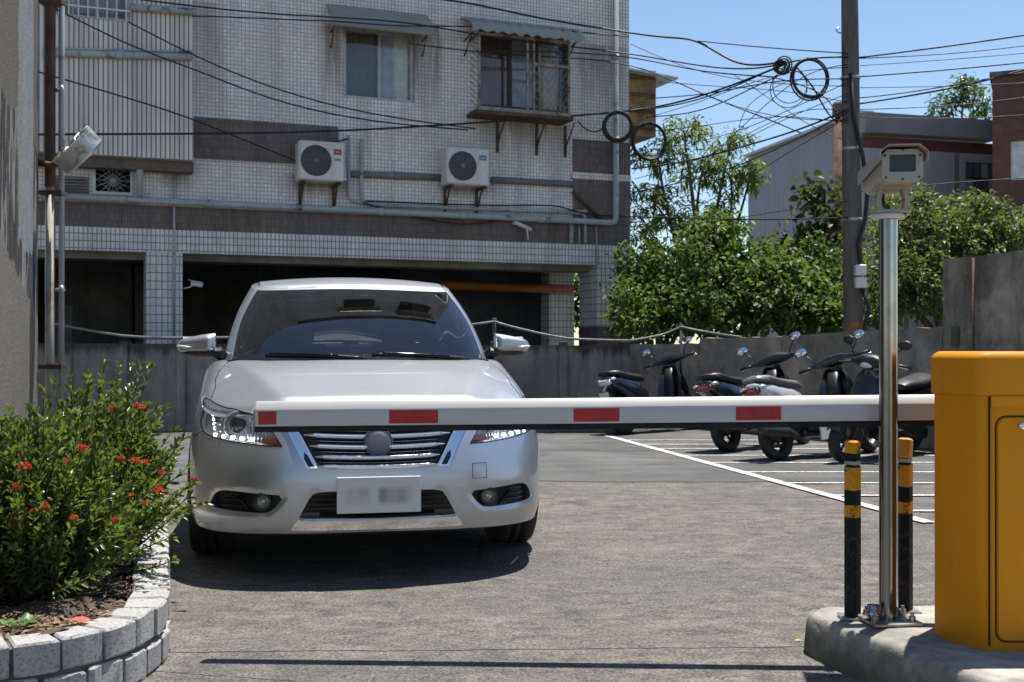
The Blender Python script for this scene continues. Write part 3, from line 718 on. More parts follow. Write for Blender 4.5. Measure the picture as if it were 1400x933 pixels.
# ---------------------------------------------------------------- air conditioners on the facade
def aircon(px0, px1, py0, py1, label, red):
    pm = (px0+px1)/2; y = -.34; t0, t1 = Ft(px0+(7 if red else 4), y), Ft(px1-2, y); z0, z1 = Fz(pm, py1, y), Fz(pm, py0, y); W, Hh = t1-t0, z1-z0
    o = empty('air_conditioner', bworld(t0, -.03, z0), BTH, label, 'air conditioner', 'air conditioners on the facade')
    m = MB(); m.bx((0, -.31, .0), (W, -.02, Hh), 0, .018); m.build('casing', MAT['offwhite'], o)
    cx, cz, r = W*.37, Hh*.5, Hh*.40
    m = MB(); mt = Matrix.Translation((cx, -.312, cz)) @ Matrix.Rotation(R(90), 4, 'X'); m.lathe([(0, .002), (r*.97, .002), (r, -.004)], 40, mt); fo = m.build('fan_opening', MAT['fan_dark'], o)
    m = MB()
    for k in range(1, 7): m.lathe([(r*k/6.3-.004, .004), (r*k/6.3, .010), (r*k/6.3+.004, .004)], 40, mt)
    for k in range(12): m.tube([mt @ Vector((0, 0, .009)), mt @ Vector((r*math.cos(k*math.pi/6), r*math.sin(k*math.pi/6), .009))], .0035, 4)
    m.lathe([(0, .014), (r*.15, .012), (r*.16, .004)], 20, mt); m.build('fan_guard', MAT['dkgrille'], fo)
    m = MB()
    for a, b in (((cx-r*1.12, cz-r*1.14), (cx+r*1.12, cz-r*1.06)), ((cx-r*1.12, cz+r*1.06), (cx+r*1.12, cz+r*1.14)), ((cx-r*1.12, cz-r*1.06), (cx-r*1.06, cz+r*1.06)), ((cx+r*1.06, cz-r*1.06), (cx+r*1.12, cz+r*1.06))): m.bx((a[0], -.318, a[1]), (b[0], -.3095, b[1]))
    m.build('fan_frame', MAT['offwhite'], o)
    m = MB(); m.bx((W*.76, -.3145, Hh*.68), (W*.93, -.3105, Hh*.82)); m.build('badge', simple('badge_colour', (.42, .03, .04) if red else (.14, .2, .28), .5, 0, .1), o)
    m = MB(); m.bx((W*.80, -.3145, Hh*.75-.008), (W*.895, -.3152, Hh*.75+.004)); m.build('badge_print', MAT['offwhite'], o)
    if red: m = MB(); m.bx((W*.78, -.3145, Hh*.52), (W*.91, -.3105, Hh*.58)); m.build('badge', simple('badge_grey_green', (.2, .27, .25), .5), o)
    for t_ in (W*.12, W*.88):
        m = MB(); m.bx((t_-.02, -.33, -.045), (t_+.02, .028, -.005)); m.tube([(t_, .01, -.33), (t_, -.22, -.045)], .015, 6); m.bx((t_-.02, .0, -.36), (t_+.02, .028, -.046)); m.build('bracket', MAT['rusty'], o)
    m = MB(); m.tube([(W, -.12, .08), (W+.06, -.12, .06), (W+.07, -.05, .1), (W+.07, .01, .35)], .022, 8); m.build('refrigerant_pipe', MAT['offwhite'], o)
    return o
aircon(402, 473, 193, 247, 'white air conditioner with a red badge beside the brown tiles', True)
aircon(607, 671, 202, 253, 'white air conditioner with a blue badge below the caged window', False)
PSI = R(11); CAR_D = 4.95; CAR_X = (518-700)/FPX*CAR_D
car = empty('sedan_car', (CAR_X, CAR_D, 0), PSI, 'silver four door sedan facing the lowered barrier boom', 'car')

VSC = .56
BEV = []
def fnA(s, w):
    s = np.clip(s, -.02, S_END+.02); w = np.asarray(w, float); p = belt(s, w/VSC)
    for poly, wd, dp in BEV:      # turned-in lip round the fog recess and the intake
        m = np.where((s < 1.1))[0]
        if not len(m): continue
        d = dist_to(poly, s[m], w[m]); k = (1-np.clip(d/wd, 0, 1))**2*dp; k = np.where(pip(np.column_stack([s[m], w[m]]), np.vstack([poly, [[0, poly[-1][1]], [0, poly[0][1]]]]) if len(poly) < 6 else poly), dp, k)
        n = frame(s[m])[1]; p[m, :2] -= n*k[:, None]
    return p
def fp(x, z): s, v = front_inv(x, z); return (s if x > 0 else 0.0, v*VSC)
def sp(y, z): s, v = side_inv(y, z); return (s, v*VSC)
WF, WR_, WZ, WRAD = .95, 3.65, .318, .318
def arch(yc, r):
    pts = []
    for a in np.linspace(-35, 215, 36): pts.append(sp(yc+r*math.cos(R(a)), WZ+r*math.sin(R(a))))
    return pts
lampP = [fp(.411, .598), fp(.47, .600), fp(.543, .606), fp(.62, .613), fp(.69, .623), sp(.35, .633), sp(.43, .645), sp(.50, .68), sp(.58, .735), sp(.63, .775), sp(.60, .788),
         sp(.50, .782), fp(.70, .766), fp(.62, .752), fp(.545, .734), fp(.50, .705), fp(.45, .655)]
grilleP = [(0, fp(0, .505)[1]), fp(.12, .505), fp(.258, .512), fp(.325, .635), fp(.380, .728), fp(.2, .732), (0, fp(0, .735)[1])]
brackP = [fp(.262, .507), fp(.308, .507), fp(.375, .635), fp(.432, .728), fp(.388, .733), fp(.329, .635)]
intakeP = [(0, fp(0, .40)[1]), fp(.262, .402), fp(.283, .394), fp(.30, .372), fp(.343, .292), (0, fp(0, .286)[1])]
lipP = [(0, fp(0, .241)[1]), fp(.25, .241), fp(.374, .243), fp(.350, .287), fp(.2, .281), (0, fp(0, .280)[1])]
fogP = smooth_poly([fp(.402, .389), fp(.5, .396), fp(.6, .403), fp(.675, .407), fp(.715, .385), fp(.733, .34), fp(.725, .325), fp(.64, .318), fp(.56, .315), fp(.49, .313), fp(.455, .325)], 1)
def strip(pts, wd=.0045):
    """thin polygon along a polyline in patch space"""
    p = np.array(pts, float); d = np.gradient(p, axis=0); d /= np.linalg.norm(d, axis=1)[:, None]; n = np.column_stack([-d[:, 1], d[:, 0]])*wd/2
    return np.vstack([p+n, (p-n)[::-1]])
doorF = [sp(1.47, .27), sp(1.46, .5), sp(1.45, .75), (sp(1.43, .9)[0], VSC), (sp(2.5, .9)[0], VSC), sp(2.5, .6), sp(2.5, .27)]
doorR = [sp(2.505, .27), sp(2.505, .6), (sp(2.505, .9)[0], VSC), (sp(3.46, .9)[0], VSC), sp(3.44, .80), sp(3.34, .62), sp(3.22, .45), sp(3.19, .27)]
seams = [[sp(1.47, .27), sp(1.46, .5), sp(1.45, .75), (sp(1.43, .9)[0], VSC*.999)], [sp(2.5025, .27), sp(2.5025, .6), (sp(2.5025, .9)[0], VSC*.999)],
         [(sp(3.46, .9)[0], VSC*.999), sp(3.44, .80), sp(3.34, .62), sp(3.22, .45), sp(3.19, .27)], [sp(1.47, .268), sp(2.3, .268), sp(3.19, .268)],
         [sp(.44, .643), sp(.50, .628), sp(.575, .60), sp(.615, .565)],
         [sp(4.16, .62), sp(4.10, .55), sp(4.02, .47)], [sp(4.17, .62), sp(4.3, .63)]]
tailP = [sp(4.18, .66), sp(4.30, .665), sp(4.42, .68), (S_END-.50, VSC*.66), (S_END-.50, VSC*.86), sp(4.35, .88), sp(4.2, .86), sp(4.12, .80)]
rplateP = [(S_END-.30, VSC*.36), (S_END, VSC*.36), (S_END, VSC*.60), (S_END-.30, VSC*.60)]
feats = [('door_front', doorF), ('door_rear', doorR), ('arch', arch(WF, .352)), ('arch', arch(WR_, .352)), ('lamp', lampP), ('grille', grilleP), ('bracket', brackP),
         ('intake', intakeP), ('lip', lipP), ('fog', fogP), ('tail', tailP)]
BEV[:] = [(np.vstack([fogP, fogP[:1]]), .028, .010), (np.array(intakeP[1:5]), .03, .010)]
feats += [('seam', strip(q)) for q in seams]
outerA = [(0, 0), (S_END, 0), (S_END, VSC), (0, VSC)]
gxA = np.concatenate([np.linspace(.012, 1.3, 70), np.linspace(1.34, S_END-1.0, 62), np.linspace(S_END-.97, S_END-.012, 34)])
A_ = Surf(fnA, outerA, feats, gxA, np.linspace(.014, VSC-.014, 28), .022)
# --- upper deck: hood, wings, shoulder, boot lid
ss = np.linspace(0, S_END, 420); Lq, Lz = ltop(ss); Lq[0, 0] = Lq[-1, 0] = 0
G0 = np.array([(0, 1.10, 0), (.30, 1.12, 0), (.52, 1.19, 0), (.655, 1.31, 0), (.735, 1.52, 0), (.765, 1.9, 0), (.775, 2.45, 0), (.77, 3.0, 0), (.735, 3.5, 0), (.65, 3.84, 0), (.48, 4.0, 0), (.25, 4.06, 0), (0, 4.08, 0)])
G1 = np.array([(0, 1.93, 0), (.22, 1.94, 0), (.42, 1.975, 0), (.555, 2.045, 0), (.605, 2.17, 0), (.615, 2.38, 0), (.615, 2.6, 0), (.61, 2.82, 0), (.58, 3.06, 0), (.535, 3.22, 0), (.4, 3.33, 0), (.2, 3.37, 0), (0, 3.38, 0)])
ZR = Spl([1.88, 1.95, 2.2, 2.6, 3.0, 3.3, 3.42], [1.382, 1.398, 1.442, 1.478, 1.462, 1.41, 1.38])
def troof(x, y): return ZR(y)-.10*np.asarray(x)**2
RDROP = .016
G0[:, 2] = tbase(G0[:, 0], G0[:, 1])+.002; G1[:, 2] = troof(G1[:, 0], G1[:, 1])-RDROP
g0s, T_END, TT = sym_curve(G0)
def sym_with_t(P_, t):
    m = P_.copy(); m[:, 0] *= -1; Q = np.vstack([m[3:0:-1], P_, m[-2:-5:-1]])
    tt = np.concatenate([-t[3:0:-1], t, 2*t[-1]-t[-2:-5:-1]]); return Spl(tt, Q)
g1s = sym_with_t(G1, TT)
Lfull = np.vstack([Lq[::2], Lq[-1:]])
def fnB(x, y):
    x = np.asarray(x, float); y = np.asarray(y, float); ax = np.abs(x); d = dist_to(Lfull, ax, y); r = .055
    ins = 1-np.clip(d/r, 0, 1)
    return np.column_stack([x, y, tbase(ax, y)-DROP*ins**2.2])
footp = [tuple(g0s(t)[0][:2]) for t in np.linspace(0, T_END, 90)]; foot = [(max(0, x*.985), y+(.012 if y < 2.5 else -.012)) for x, y in footp]; foot[0] = (0, foot[0][1]); foot[-1] = (0, foot[-1][1])
outerB = [tuple(q) for q in Lq[::3]]
if outerB[-1] != tuple(Lq[-1]): outerB.append(tuple(Lq[-1]))
def lx(y, front=True):
    m = Lq[:, 1] < 2.3; return float(np.interp(y, Lq[m][:, 1], Lq[m][:, 0]))
hoodL = [(lx(.60)-.045, .60), (.735, .75), (.745, .95), (.735, 1.15), (.70, 1.27), (.64, 1.285), (.5, 1.16), (.3, 1.09), (0, 1.07)]
hoodP = [(0, -.1), (.9, -.1), (lx(.5)+.1, .5), (lx(.60)-.045, .60)]+hoodL[1:]
cowlP = [(0, 1.07), (.3, 1.09), (.5, 1.16), (.64, 1.285), (.70, 1.27), (.72, 1.36), (.66, 1.36), (.5, 1.25), (.3, 1.2), (0, 1.2)]
bootP = [(0, 4.0), (.60, 4.0), (.61, 4.2), (.60, 4.7), (0, 4.7)]
Bf = [('hood', hoodP), ('cowl', cowlP), ('foot', foot), ('seam', strip([(lx(.56)-.02, .56)]+hoodL[:6])), ('seam', strip([(.60, 4.0), (.61, 4.2), (.605, 4.45)]))]
B_ = Surf(fnB, outerB, Bf, np.linspace(.012, .86, 40), np.linspace(.06, 4.6, 200), .022)
# --- greenhouse
WSC = .55
def fnC(t, w):
    w = np.asarray(w, float)/WSC; a = g0s(t); b = g1s(t); p = a*(1-w)[:, None]+b*w[:, None]
    e = 1e-3; tg = g0s(np.asarray(t)+e)-g0s(np.asarray(t)-e); n = np.column_stack([tg[:, 1], -tg[:, 0]]); n /= np.linalg.norm(n, axis=1)[:, None]
    bl = (.020*np.sin(np.pi*np.clip(w, 0, 1)))[:, None]
    p[:, :2] += n*bl; p[:, 2] += .012*np.sin(np.pi*np.clip(w, 0, 1)); return p
def ti(i): return float(np.interp(i, np.arange(len(TT)), TT))
def rect(i0, i1, w0, w1, j0=None, j1=None):
    return [(ti(i0), w0*WSC), (ti(i1), w0*WSC), (ti(i1 if j1 is None else j1), w1*WSC), (ti(i0 if j0 is None else j0), w1*WSC)]
ws_out = [(0, .0), (ti(3.25), .0), (ti(3.28), .5*WSC), (ti(3.15), .985*WSC), (0, .985*WSC)]
ws_in = [(0, .06*WSC), (ti(2.2), .06*WSC), (ti(3.02), .075*WSC), (ti(3.12), .5*WSC), (ti(3.02), .93*WSC), (ti(2.5), .955*WSC), (0, .955*WSC)]
w1P = [(ti(4.15), .06*WSC), (ti(6.0), .06*WSC), (ti(5.95), .93*WSC), (ti(4.55), .90*WSC), (ti(4.2), .4*WSC)]
w2P = [(ti(6.12), .06*WSC), (ti(7.6), .06*WSC), (ti(7.75), .5*WSC), (ti(7.3), .90*WSC), (ti(6.05), .93*WSC)]
w3P = [(ti(7.72), .12*WSC), (ti(8.15), .12*WSC), (ti(7.9), .5*WSC)]
rw = [(ti(9.4), .06*WSC), (T_END, .06*WSC), (T_END, .95*WSC), (ti(9.5), .95*WSC)]
fb = [(ti(4.05), .02*WSC), (ti(8.3), .02*WSC), (ti(7.95), .55*WSC), (ti(7.4), .95*WSC), (ti(4.5), .95*WSC), (ti(4.1), .45*WSC)]
Cf = [('frit', ws_out), ('screen', ws_in), ('frame', fb), ('win_front', w1P), ('win_rear', w2P), ('win_q', w3P), ('rear_screen', rw)]
C_ = Surf(fnC, [(0, 0), (T_END, 0), (T_END, WSC), (0, WSC)], Cf, np.linspace(.02, T_END-.02, 120), np.linspace(.02, WSC-.02, 24), .03)
ring1 = g1s(np.linspace(0, T_END, 200)); ring1[0, 0] = ring1[-1, 0] = 0
def fnD(x, y):
    x = np.asarray(x, float); y = np.asarray(y, float); ax = np.abs(x); d = dist_to(ring1[:, :2], ax, y); ins = 1-np.clip(d/.06, 0, 1)
    return np.column_stack([x, y, troof(ax, y)-RDROP*ins**2])
outerD = [tuple(q[:2]) for q in ring1]
D_ = Surf(fnD, outerD, [('drip', strip([(.56, 2.12), (.578, 2.38), (.578, 2.6), (.573, 2.82), (.555, 3.05)], .012))], np.linspace(.015, .62, 26), np.linspace(1.95, 3.36, 56), .03)

lower = nmesh('body', [A_.piece([None], 0, (1, -1), .03, None, ['grille', 'intake', 'fog', 'arch']), A_.piece(['seam'], -.003), B_.piece([None], 0), B_.piece(['seam'], -.003),
                       C_.piece([None], 0), D_.piece([None], 0)], [MAT['paint'], MAT['seam'], MAT['paint'], MAT['seam'], MAT['paint'], MAT['paint']], car)
hood = nmesh('hood', [B_.piece(['hood'], 0)], [MAT['paint']], car)
nmesh('cowl', [B_.piece(['cowl'], -.012, flange=-.012)], [MAT['black']], car)
for sd in (1, -1): nmesh('roof_gutter', [D_.piece(['drip'], -.003, (sd,))], [MAT['black']], car)
for sd in (1, -1):
    for dn, wn_, sid in (('door_front', 'win_front', 'front_door'), ('door_rear', 'win_rear', 'rear_door')):
        d = nmesh(sid, [A_.piece([dn], 0, (sd,))], [MAT['paint']], car)
        nmesh('window', [C_.piece([wn_] if dn == 'door_front' else [wn_, 'win_q'], -.004, (sd,))], [MAT['glass']], d)
        yh = 2.36 if dn == 'door_front' else 3.3
        q0 = belt(*[np.array([k]) for k in (side_inv(yh-.1, .80)[0], side_inv(yh-.1, .80)[1])])[0]; q1 = belt(*[np.array([k]) for k in (side_inv(yh+.1, .81)[0], side_inv(yh+.1, .81)[1])])[0]
        h = MB(); a = Vector((sd*(q0[0]+.004), q0[1], .80)); b = Vector((sd*(q1[0]+.004), q1[1], .812)); o_ = Vector((sd*.035, 0, 0))
        h.tube([a, a+o_*.8+Vector((0, .015, 0)), a+o_+Vector((0, .05, 0)), b+o_-Vector((0, .05, 0)), b+o_*.8-Vector((0, .015, 0)), b], [.012, .014, .013, .013, .014, .012], 8)
        h.build('handle', MAT['chrome'], d)
for sd in (1, -1): nmesh('window_frame', [C_.piece(['frame'], -.002, (sd,))], [MAT['gloss_black']], car)
nmesh('windscreen', [C_.piece(['screen'], 0), C_.piece(['frit'], 0)], [MAT['glass'], MAT['gloss_black']], car)
nmesh('rear_window', [C_.piece(['rear_screen'], -.002)], [MAT['glass']], car)
for sd in (1, -1): nmesh('tail_light', [A_.piece(['tail'], .002, (sd,), .02)], [MAT['redlens']], car)

def _front_table():
    """lookup of front surface points and normals over front-view (x,z)"""
    xs = np.linspace(0, .8, 161); zs = np.linspace(.17, .81, 65); Pn = np.zeros((65, 161, 3)); Nn = np.zeros((65, 161, 3))
    for j, z in enumerate(zs):
        q = np.maximum.accumulate(belt(_sf, sv_of_z(_sf, z))[:, 0]); s = np.interp(xs, q, _sf); v = sv_of_z(s, z)
        Pn[j] = belt(s, v); n = surf_norm(lambda a, b: belt(a, b/VSC), np.column_stack([s, v*VSC])); n[n[:, 1] > 0] *= -1; Nn[j] = n
    return Pn, Nn
FT_P, FT_N = _front_table()
def _flook(T, x, z):
    i = min(max(abs(x)/.005, 0), 159.99); j = min(max((z-.17)/.01, 0), 63.99); a, b = int(i), int(j); u, w = i-a, j-b
    r = (T[b, a]*(1-u)+T[b, a+1]*u)*(1-w)+(T[b+1, a]*(1-u)+T[b+1, a+1]*u)*w
    return Vector((math.copysign(1, x)*r[0], r[1], r[2]))
def fpt(x, z, out=0.0):
    """3D point on the car front at front-view (x,z), moved out along the surface normal"""
    p = _flook(FT_P, x, z)
    return p+_flook(FT_N, x, z)*out if out else p
def fn_n(x, z): return _flook(FT_N, x, z).normalized()
# front grille: dark backing, chrome bars, surround, emblem
gr = nmesh('grille', [A_.piece(['grille'], -.05)], [MAT['gloss_black']], car)
def bar(zfun, half, x0, x1, hh, out, depth, name, mat, parent, n=40):
    mb = MB(); K = 10; pts = []
    for i in range(n):
        x = x0+(x1-x0)*i/(n-1); c = fpt(x, zfun(x), out); nn = fn_n(x, zfun(x)); up = Vector((0, 0, 1)); tp = min(1, .25+min(i, n-1-i)*.25)
        for k in range(K):
            a = 2*math.pi*k/K; pts.append(c+nn*math.cos(a)*depth*tp+up*math.sin(a)*hh*tp)
    F = [[i*K+k, i*K+(k+1) % K, (i+1)*K+(k+1) % K, (i+1)*K+k] for i in range(n-1) for k in range(K)]
    F += [list(range(K)), list(range((n-1)*K, n*K))]
    mb.add(pts, F, smooth=True); return mb.build(name, mat, parent, 50)
def gin(z): return float(np.interp(z, [.512, .635, .728], [.252, .319, .374]))
for zc_, hh in ((.548, .011), (.593, .012), (.638, .012), (.683, .012)):
    x_ = gin(zc_); bar(lambda x, z=zc_: z+.010*(abs(x)/.3)**2, 0, -x_, x_, hh, -.006, .016, 'grille_bar', MAT['chrome'], gr)
for zc_ in (.527, .5705, .6155, .6605, .703):
    x_ = gin(zc_); bar(lambda x, z=zc_: z+.010*(abs(x)/.3)**2, 0, -x_, x_, .0035, -.012, .010, 'grille_bar', MAT['chrome'], gr, 30)
bar(lambda x: .508+.006*(abs(x)/.26)**2, 0, -.262, .262, .0105, .003, .012, 'grille_trim', MAT['chrome'], gr)
bar(lambda x: .735, 0, -.385, .385, .010, .002, .012, 'grille_trim', MAT['chrome'], gr)
for sd in (1, -1):
    nmesh('chrome_bracket', [A_.piece(['bracket'], .006, (sd,), .03)], [MAT['chrome']], gr)
    mb = MB(); q = [fpt(sd*x, z, .0085) for x, z in ((.275, .513), (.300, .513), (.318, .545), (.318, .575), (.302, .560))]
    mb.add(q, [list(range(5))]); mb.build('bracket_insert', MAT['gloss_black'], gr)
em = MB(); c = fpt(0, .611, .012); mt = Matrix.Translation(c) @ Matrix.Rotation(R(90), 4, 'X')
em.lathe([(0, .012), (.02, .0115), (.04, .009), (.052, .004), (.057, 0)], 40, mt); em.lathe([(.057, -.03), (.057, 0), (.060, .004), (.063, 0), (.063, -.03)], 40, mt, 1)
t = NT('blurred_emblem'); zz = t.sep(t.coord('Object'))[2]
t.col(t.mix(t.ramp(zz, [(.572, 0), (.655, 1)], 'EASE'), (.10, .14, .20), (.26, .265, .275))); t.set(rough=.5, metal=.2)
em.build('emblem', [t.m, simple('emblem_rim', (.13, .14, .16), .4, .6)], gr)
# lower intake with slats, chrome lip
it = nmesh('lower_intake', [A_.piece(['intake'], -.06)], [MAT['gloss_black']], car)
for zc_ in (.385, .362, .339, .316):
    x_ = float(np.interp(zc_, [.292, .372, .394], [.338, .295, .275])); bar(lambda x, z=zc_: z, 0, -x_, x_, .004, -.025, .012, 'slat', MAT['black'], it, 24)
nmesh('chrome_lip', [A_.piece(['lip'], .010, (1, -1), .03)], [MAT['chrome']], car)
mb = MB(); n = 24; pts = []
for i in range(n):
    x = -.62+1.24*i/(n-1); p = fpt(x, .236, -.05); pts += [p, p+Vector((0, .03, -.055))]
mb.grid(pts, n, 2); mb.build('air_dam', MAT['black'], car)
# number plate
pl = MB(); a = fpt(0, .392, .012); pl.box((0, 0, 0), (.362, .008, .156), None, 0, .004); po = pl.build('number_plate', MAT['plate'], car); po.location = (0, a.y-.006, .392)
mb = MB(); mb.box((0, a.y+.012, .392), (.25, .03, .10)); mb.build('plate_bracket', MAT['black'], car)
# tow cover: thin square line
mb = MB()
q = [(.418, .513), (.483, .513), (.483, .447), (.418, .447)]
q = [(x+dx*.006, z+dz*.006) for x, z in q for dx, dz in ((0, 0),)]
def lines(pts, r):
    m = MB()
    for i in range(len(pts)):
        (x0, z0), (x1, z1) = pts[i], pts[(i+1) % len(pts)]
        m.tube([fpt(x0+(x1-x0)*k/4, z0+(z1-z0)*k/4, .0002) for k in range(5)], r, 4, False)
    return m
lines(q, .0013).build('tow_cover', MAT['seam'], car)
# fog lamps
MAT['fogref'] = simple('dim_fog_reflector', (.30, .28, .22), .2, .9, .2, 60)
for sd in (1, -1):
    fo = nmesh('fog_recess', [A_.piece(['fog'], -.035, (sd,))], [MAT['black']], car)
    c = fpt(sd*.50, .361, -.012); nn = fn_n(sd*.50, .361); q = Vector((0, -.97, .0)).lerp(nn, .3).normalized().to_track_quat('Z', 'Y').to_matrix().to_4x4(); mt = Matrix.Translation(c) @ q
    fl = MB(); fl.lathe([(.040, -.03), (.040, .002), (.036, .006), (.033, .003)], 28, mt, 0); fl.lathe([(.033, .003), (.03, -.012), (.018, -.022), (0, -.024)], 28, mt, 1); fl.lathe([(0, -.012), (.008, -.013), (.010, -.02)], 14, mt, 2)
    f_ = fl.build('fog_lamp', [MAT['black'], MAT['fogref'], MAT['satin']], fo)
    ln_ = MB(); ln_.lathe([(.033, .003), (.026, .007), (.014, .010), (0, .011)], 28, mt); ln_.build('lens', MAT['lens'], f_)
    for k, zc_ in enumerate((.388, .364, .340)):
        x0 = .585-.012*k; x1 = .685+.006*k
        bar(lambda x, z=zc_: z, 0, sd*x0, sd*x1, .007, -.018, .012, 'fog_slat', MAT['gloss_black'], fo, 12)
    bar(lambda x: .32+(abs(x)-.545)*.9, 0, sd*.545, sd*.615, .006, -.014, .012, 'fog_slat', MAT['gloss_black'], fo, 12)
# head lamps
MAT['projglass'] = simple('projector_glass', (.05, .055, .06), .08, .3, .1, 20)
for sd in (1, -1):
    hl = nmesh('headlight', [A_.piece(['lamp'], -.05, (sd,))], [MAT['satin']], car)
    nmesh('lens', [A_.piece(['lamp'], 0, (sd,))], [MAT['lens']], hl)
    V, F_, N_ = A_.piece(['lamp'], -.001, (sd,), .05); nT = len(A_.tri[A_.sel(['lamp'])]); nmesh('lamp_bezel', [(V, F_[nT:], N_)], [MAT['satin']], hl)
    # black rim just inside the lens edge
    lam = [p for p in lampP]
    mb = MB(); pr = []
    for (s_, w_) in densify(lampP, .03):
        p = belt(np.array([s_]), np.array([w_/VSC]))[0]; pr.append(Vector((sd*p[0], p[1]+.002, p[2])))
    mb.tube(pr+[pr[0]], .0032, 5, False); mb.build('lamp_rim', MAT['gloss_black'], hl)
    c = fpt(sd*.628, .698, -.035); ax = Vector((sd*.12, -1, 0)).normalized(); mt = Matrix.Translation(c) @ ax.to_track_quat('Z', 'Y').to_matrix().to_4x4()
    pj = MB(); pj.lathe([(.066, -.03), (.066, .008), (.062, .014), (.057, .010), (.05, -.006), (.044, -.012)], 36, mt, 0); pj.lathe([(.044, -.012), (.042, .004), (.038, .006)], 36, mt, 1)
    pj.lathe([(.038, .004), (.03, .014), (.018, .020), (0, .022)], 36, mt, 2); pj.build('projector', [MAT['chrome'], MAT['satin'], MAT['projglass']], hl)
    rc = MB()
    for k in range(7):   # ribbed reflector between projector and indicator
        x = .485+k*.016; p0 = fpt(sd*x, .627, -.04); p1 = fpt(sd*x, .655+.013*k, -.045); rc.tube([p0, p1], .006, 6)
    rc.build('reflector', MAT['chrome'], hl)
    inn = MB()
    for k in range(8):   # stepped chrome at the outer end
        z = .66+.014*k; p0 = fpt(sd*(.715+.0015*k), z, -.022); inn.box(p0, (.028, .05, .009))
    inn.build('side_reflector', MAT['chrome'], hl)
    for k in range(5):
        x = .548+k*.042; z = .6285+.0028*k; c = fpt(sd*x, z, -.010); nn = fn_n(sd*x, z); L = MB(); L.box((0, 0, 0), (.026, .006, .0145), nn.to_track_quat('-Y', 'Z').to_matrix(), 0, .002)
        lo = L.build('led', MAT['led'], hl); lo.location = c
    for k in range(5):       # outer column of the running light
        z = .668+k*.019; x = .722+.004*k; c = fpt(sd*x, z, -.012); nn = fn_n(sd*x, z); L = MB(); L.box((0, 0, 0), (.017, .006, .015), nn.to_track_quat('-Y', 'Z').to_matrix(), 0, .002); lo = L.build('led', MAT['led'], hl); lo.location = c
    strip_ = MB(); n = 20; pts = []
    for i in range(n):
        x = .43+.31*i/(n-1); z = .6125+.021*max(0, (x-.5))/.24*1.0; pts += [fpt(sd*x, z, -.006), fpt(sd*x, z+.006, -.02)]
    strip_.grid(pts, n, 2); strip_.build('lamp_strip', MAT['chrome'], hl)
    am = MB(); am.add([fpt(sd*x, z, -.025) for x, z in ((.425, .607), (.515, .618), (.505, .640), (.452, .642))], [[0, 1, 2, 3]]); am.build('indicator', MAT['amber'], hl)
# hood edge trim strip between grille and hood
# wheels
def wheel(parent, x, y, sd):
    w = empty('wheel', (x, y, WZ)); w.parent = parent
    mt = Matrix.Rotation(R(90)*sd, 4, 'Y')     # lathe axis -> outward x
    ty = MB(); rr = WRAD
    ty.lathe([(.215, -.095), (.245, -.106), (.28, -.107), (.303, -.10), (rr-.004, -.085), (rr, -.06), (rr, -.030), (rr-.009, -.027), (rr-.009, -.019), (rr, -.016), (rr, .016), (rr-.009, .019), (rr-.009, .027), (rr, .030), (rr, .06), (rr-.004, .085), (.303, .10), (.28, .107), (.245, .106), (.222, .098), (.215, .09)], 56, mt)
    ty.build('tyre', MAT['rubber'], w)
    rm = MB(); rm.lathe([(.222, .098), (.216, .099), (.205, .088), (.20, .03), (.20, -.09)], 48, mt)
    for k in range(5):
        a0 = 2*math.pi*k/5
        for da in (-.16, .16):
            def pt(r, a, h): return mt @ Vector((r*math.cos(a), r*math.sin(a), h))
            a1 = a0+da*.55; a2 = a0+da*1.5; q = []
            for r, a, wd, h in ((.045, a1, .022, .085), (.12, (a1+a2)/2, .012*1.3, .092), (.208, a2, .016, .082)):
                for sg in (-1, 1):
                    q.append(pt(r, a+sg*wd/r*.9, h)); q.append(pt(r, a+sg*wd/r*.9, h-.03))
            F = []
            for j in range(2):
                b = j*4; F += [[b, b+2, b+6, b+4], [b, b+4, b+5, b+1], [b+2, b+3, b+7, b+6]]
            rm.add(q, F, smooth=False)
    rm.lathe([(0, .09), (.03, .09), (.06, .085), (.065, .05)], 24, mt)
    rm.build('rim', MAT['alloy'], w, 40)
    dk = MB(); dk.lathe([(0, .0), (.145, .0), (.15, -.02)], 30, mt); dk.build('brake_disc', simple('brake_disc', (.12, .11, .105), .45, .7), w)
for sd in (1, -1):
    wheel(car, sd*.752, WF, sd); wheel(car, sd*.752, WR_, sd)
for yc in (WF, WR_):
    for sd in (1, -1):
        wh = MB(); n = 20; pts = []
        for i in range(n):
            a = R(-20+220*i/(n-1)); pts += [(sd*.84, yc+.352*math.cos(a), WZ+.352*math.sin(a)), (sd*.50, yc+.352*math.cos(a), WZ+.352*math.sin(a))]
        wh.grid(pts, n, 2)
        wh.add([(sd*.50, yc+.352*math.cos(R(-20+220*k/19)), WZ+.352*math.sin(R(-20+220*k/19))) for k in range(20)], [list(range(20))])
        wh.build('wheel_housing', MAT['black'], car, 40, True)
ub = MB(); ub.bx((-.48, .22, .19), (.48, 4.35, .215)); ub.bx((-.80, 1.38, .19), (.80, 3.22, .215)); ub.bx((-.48, .30, .215), (.48, .34, .70)); ub.bx((-.5, 1.18, .215), (.5, 1.22, .93)); ub.bx((-.78, 1.36, .215), (.78, 1.40, .90)); ub.bx((-.7, 4.0, .25), (.7, 4.03, 1.0)); ub.build('underbody_light_block', MAT['black'], car)  # car floor and inner slabs, dark boxes added to block light
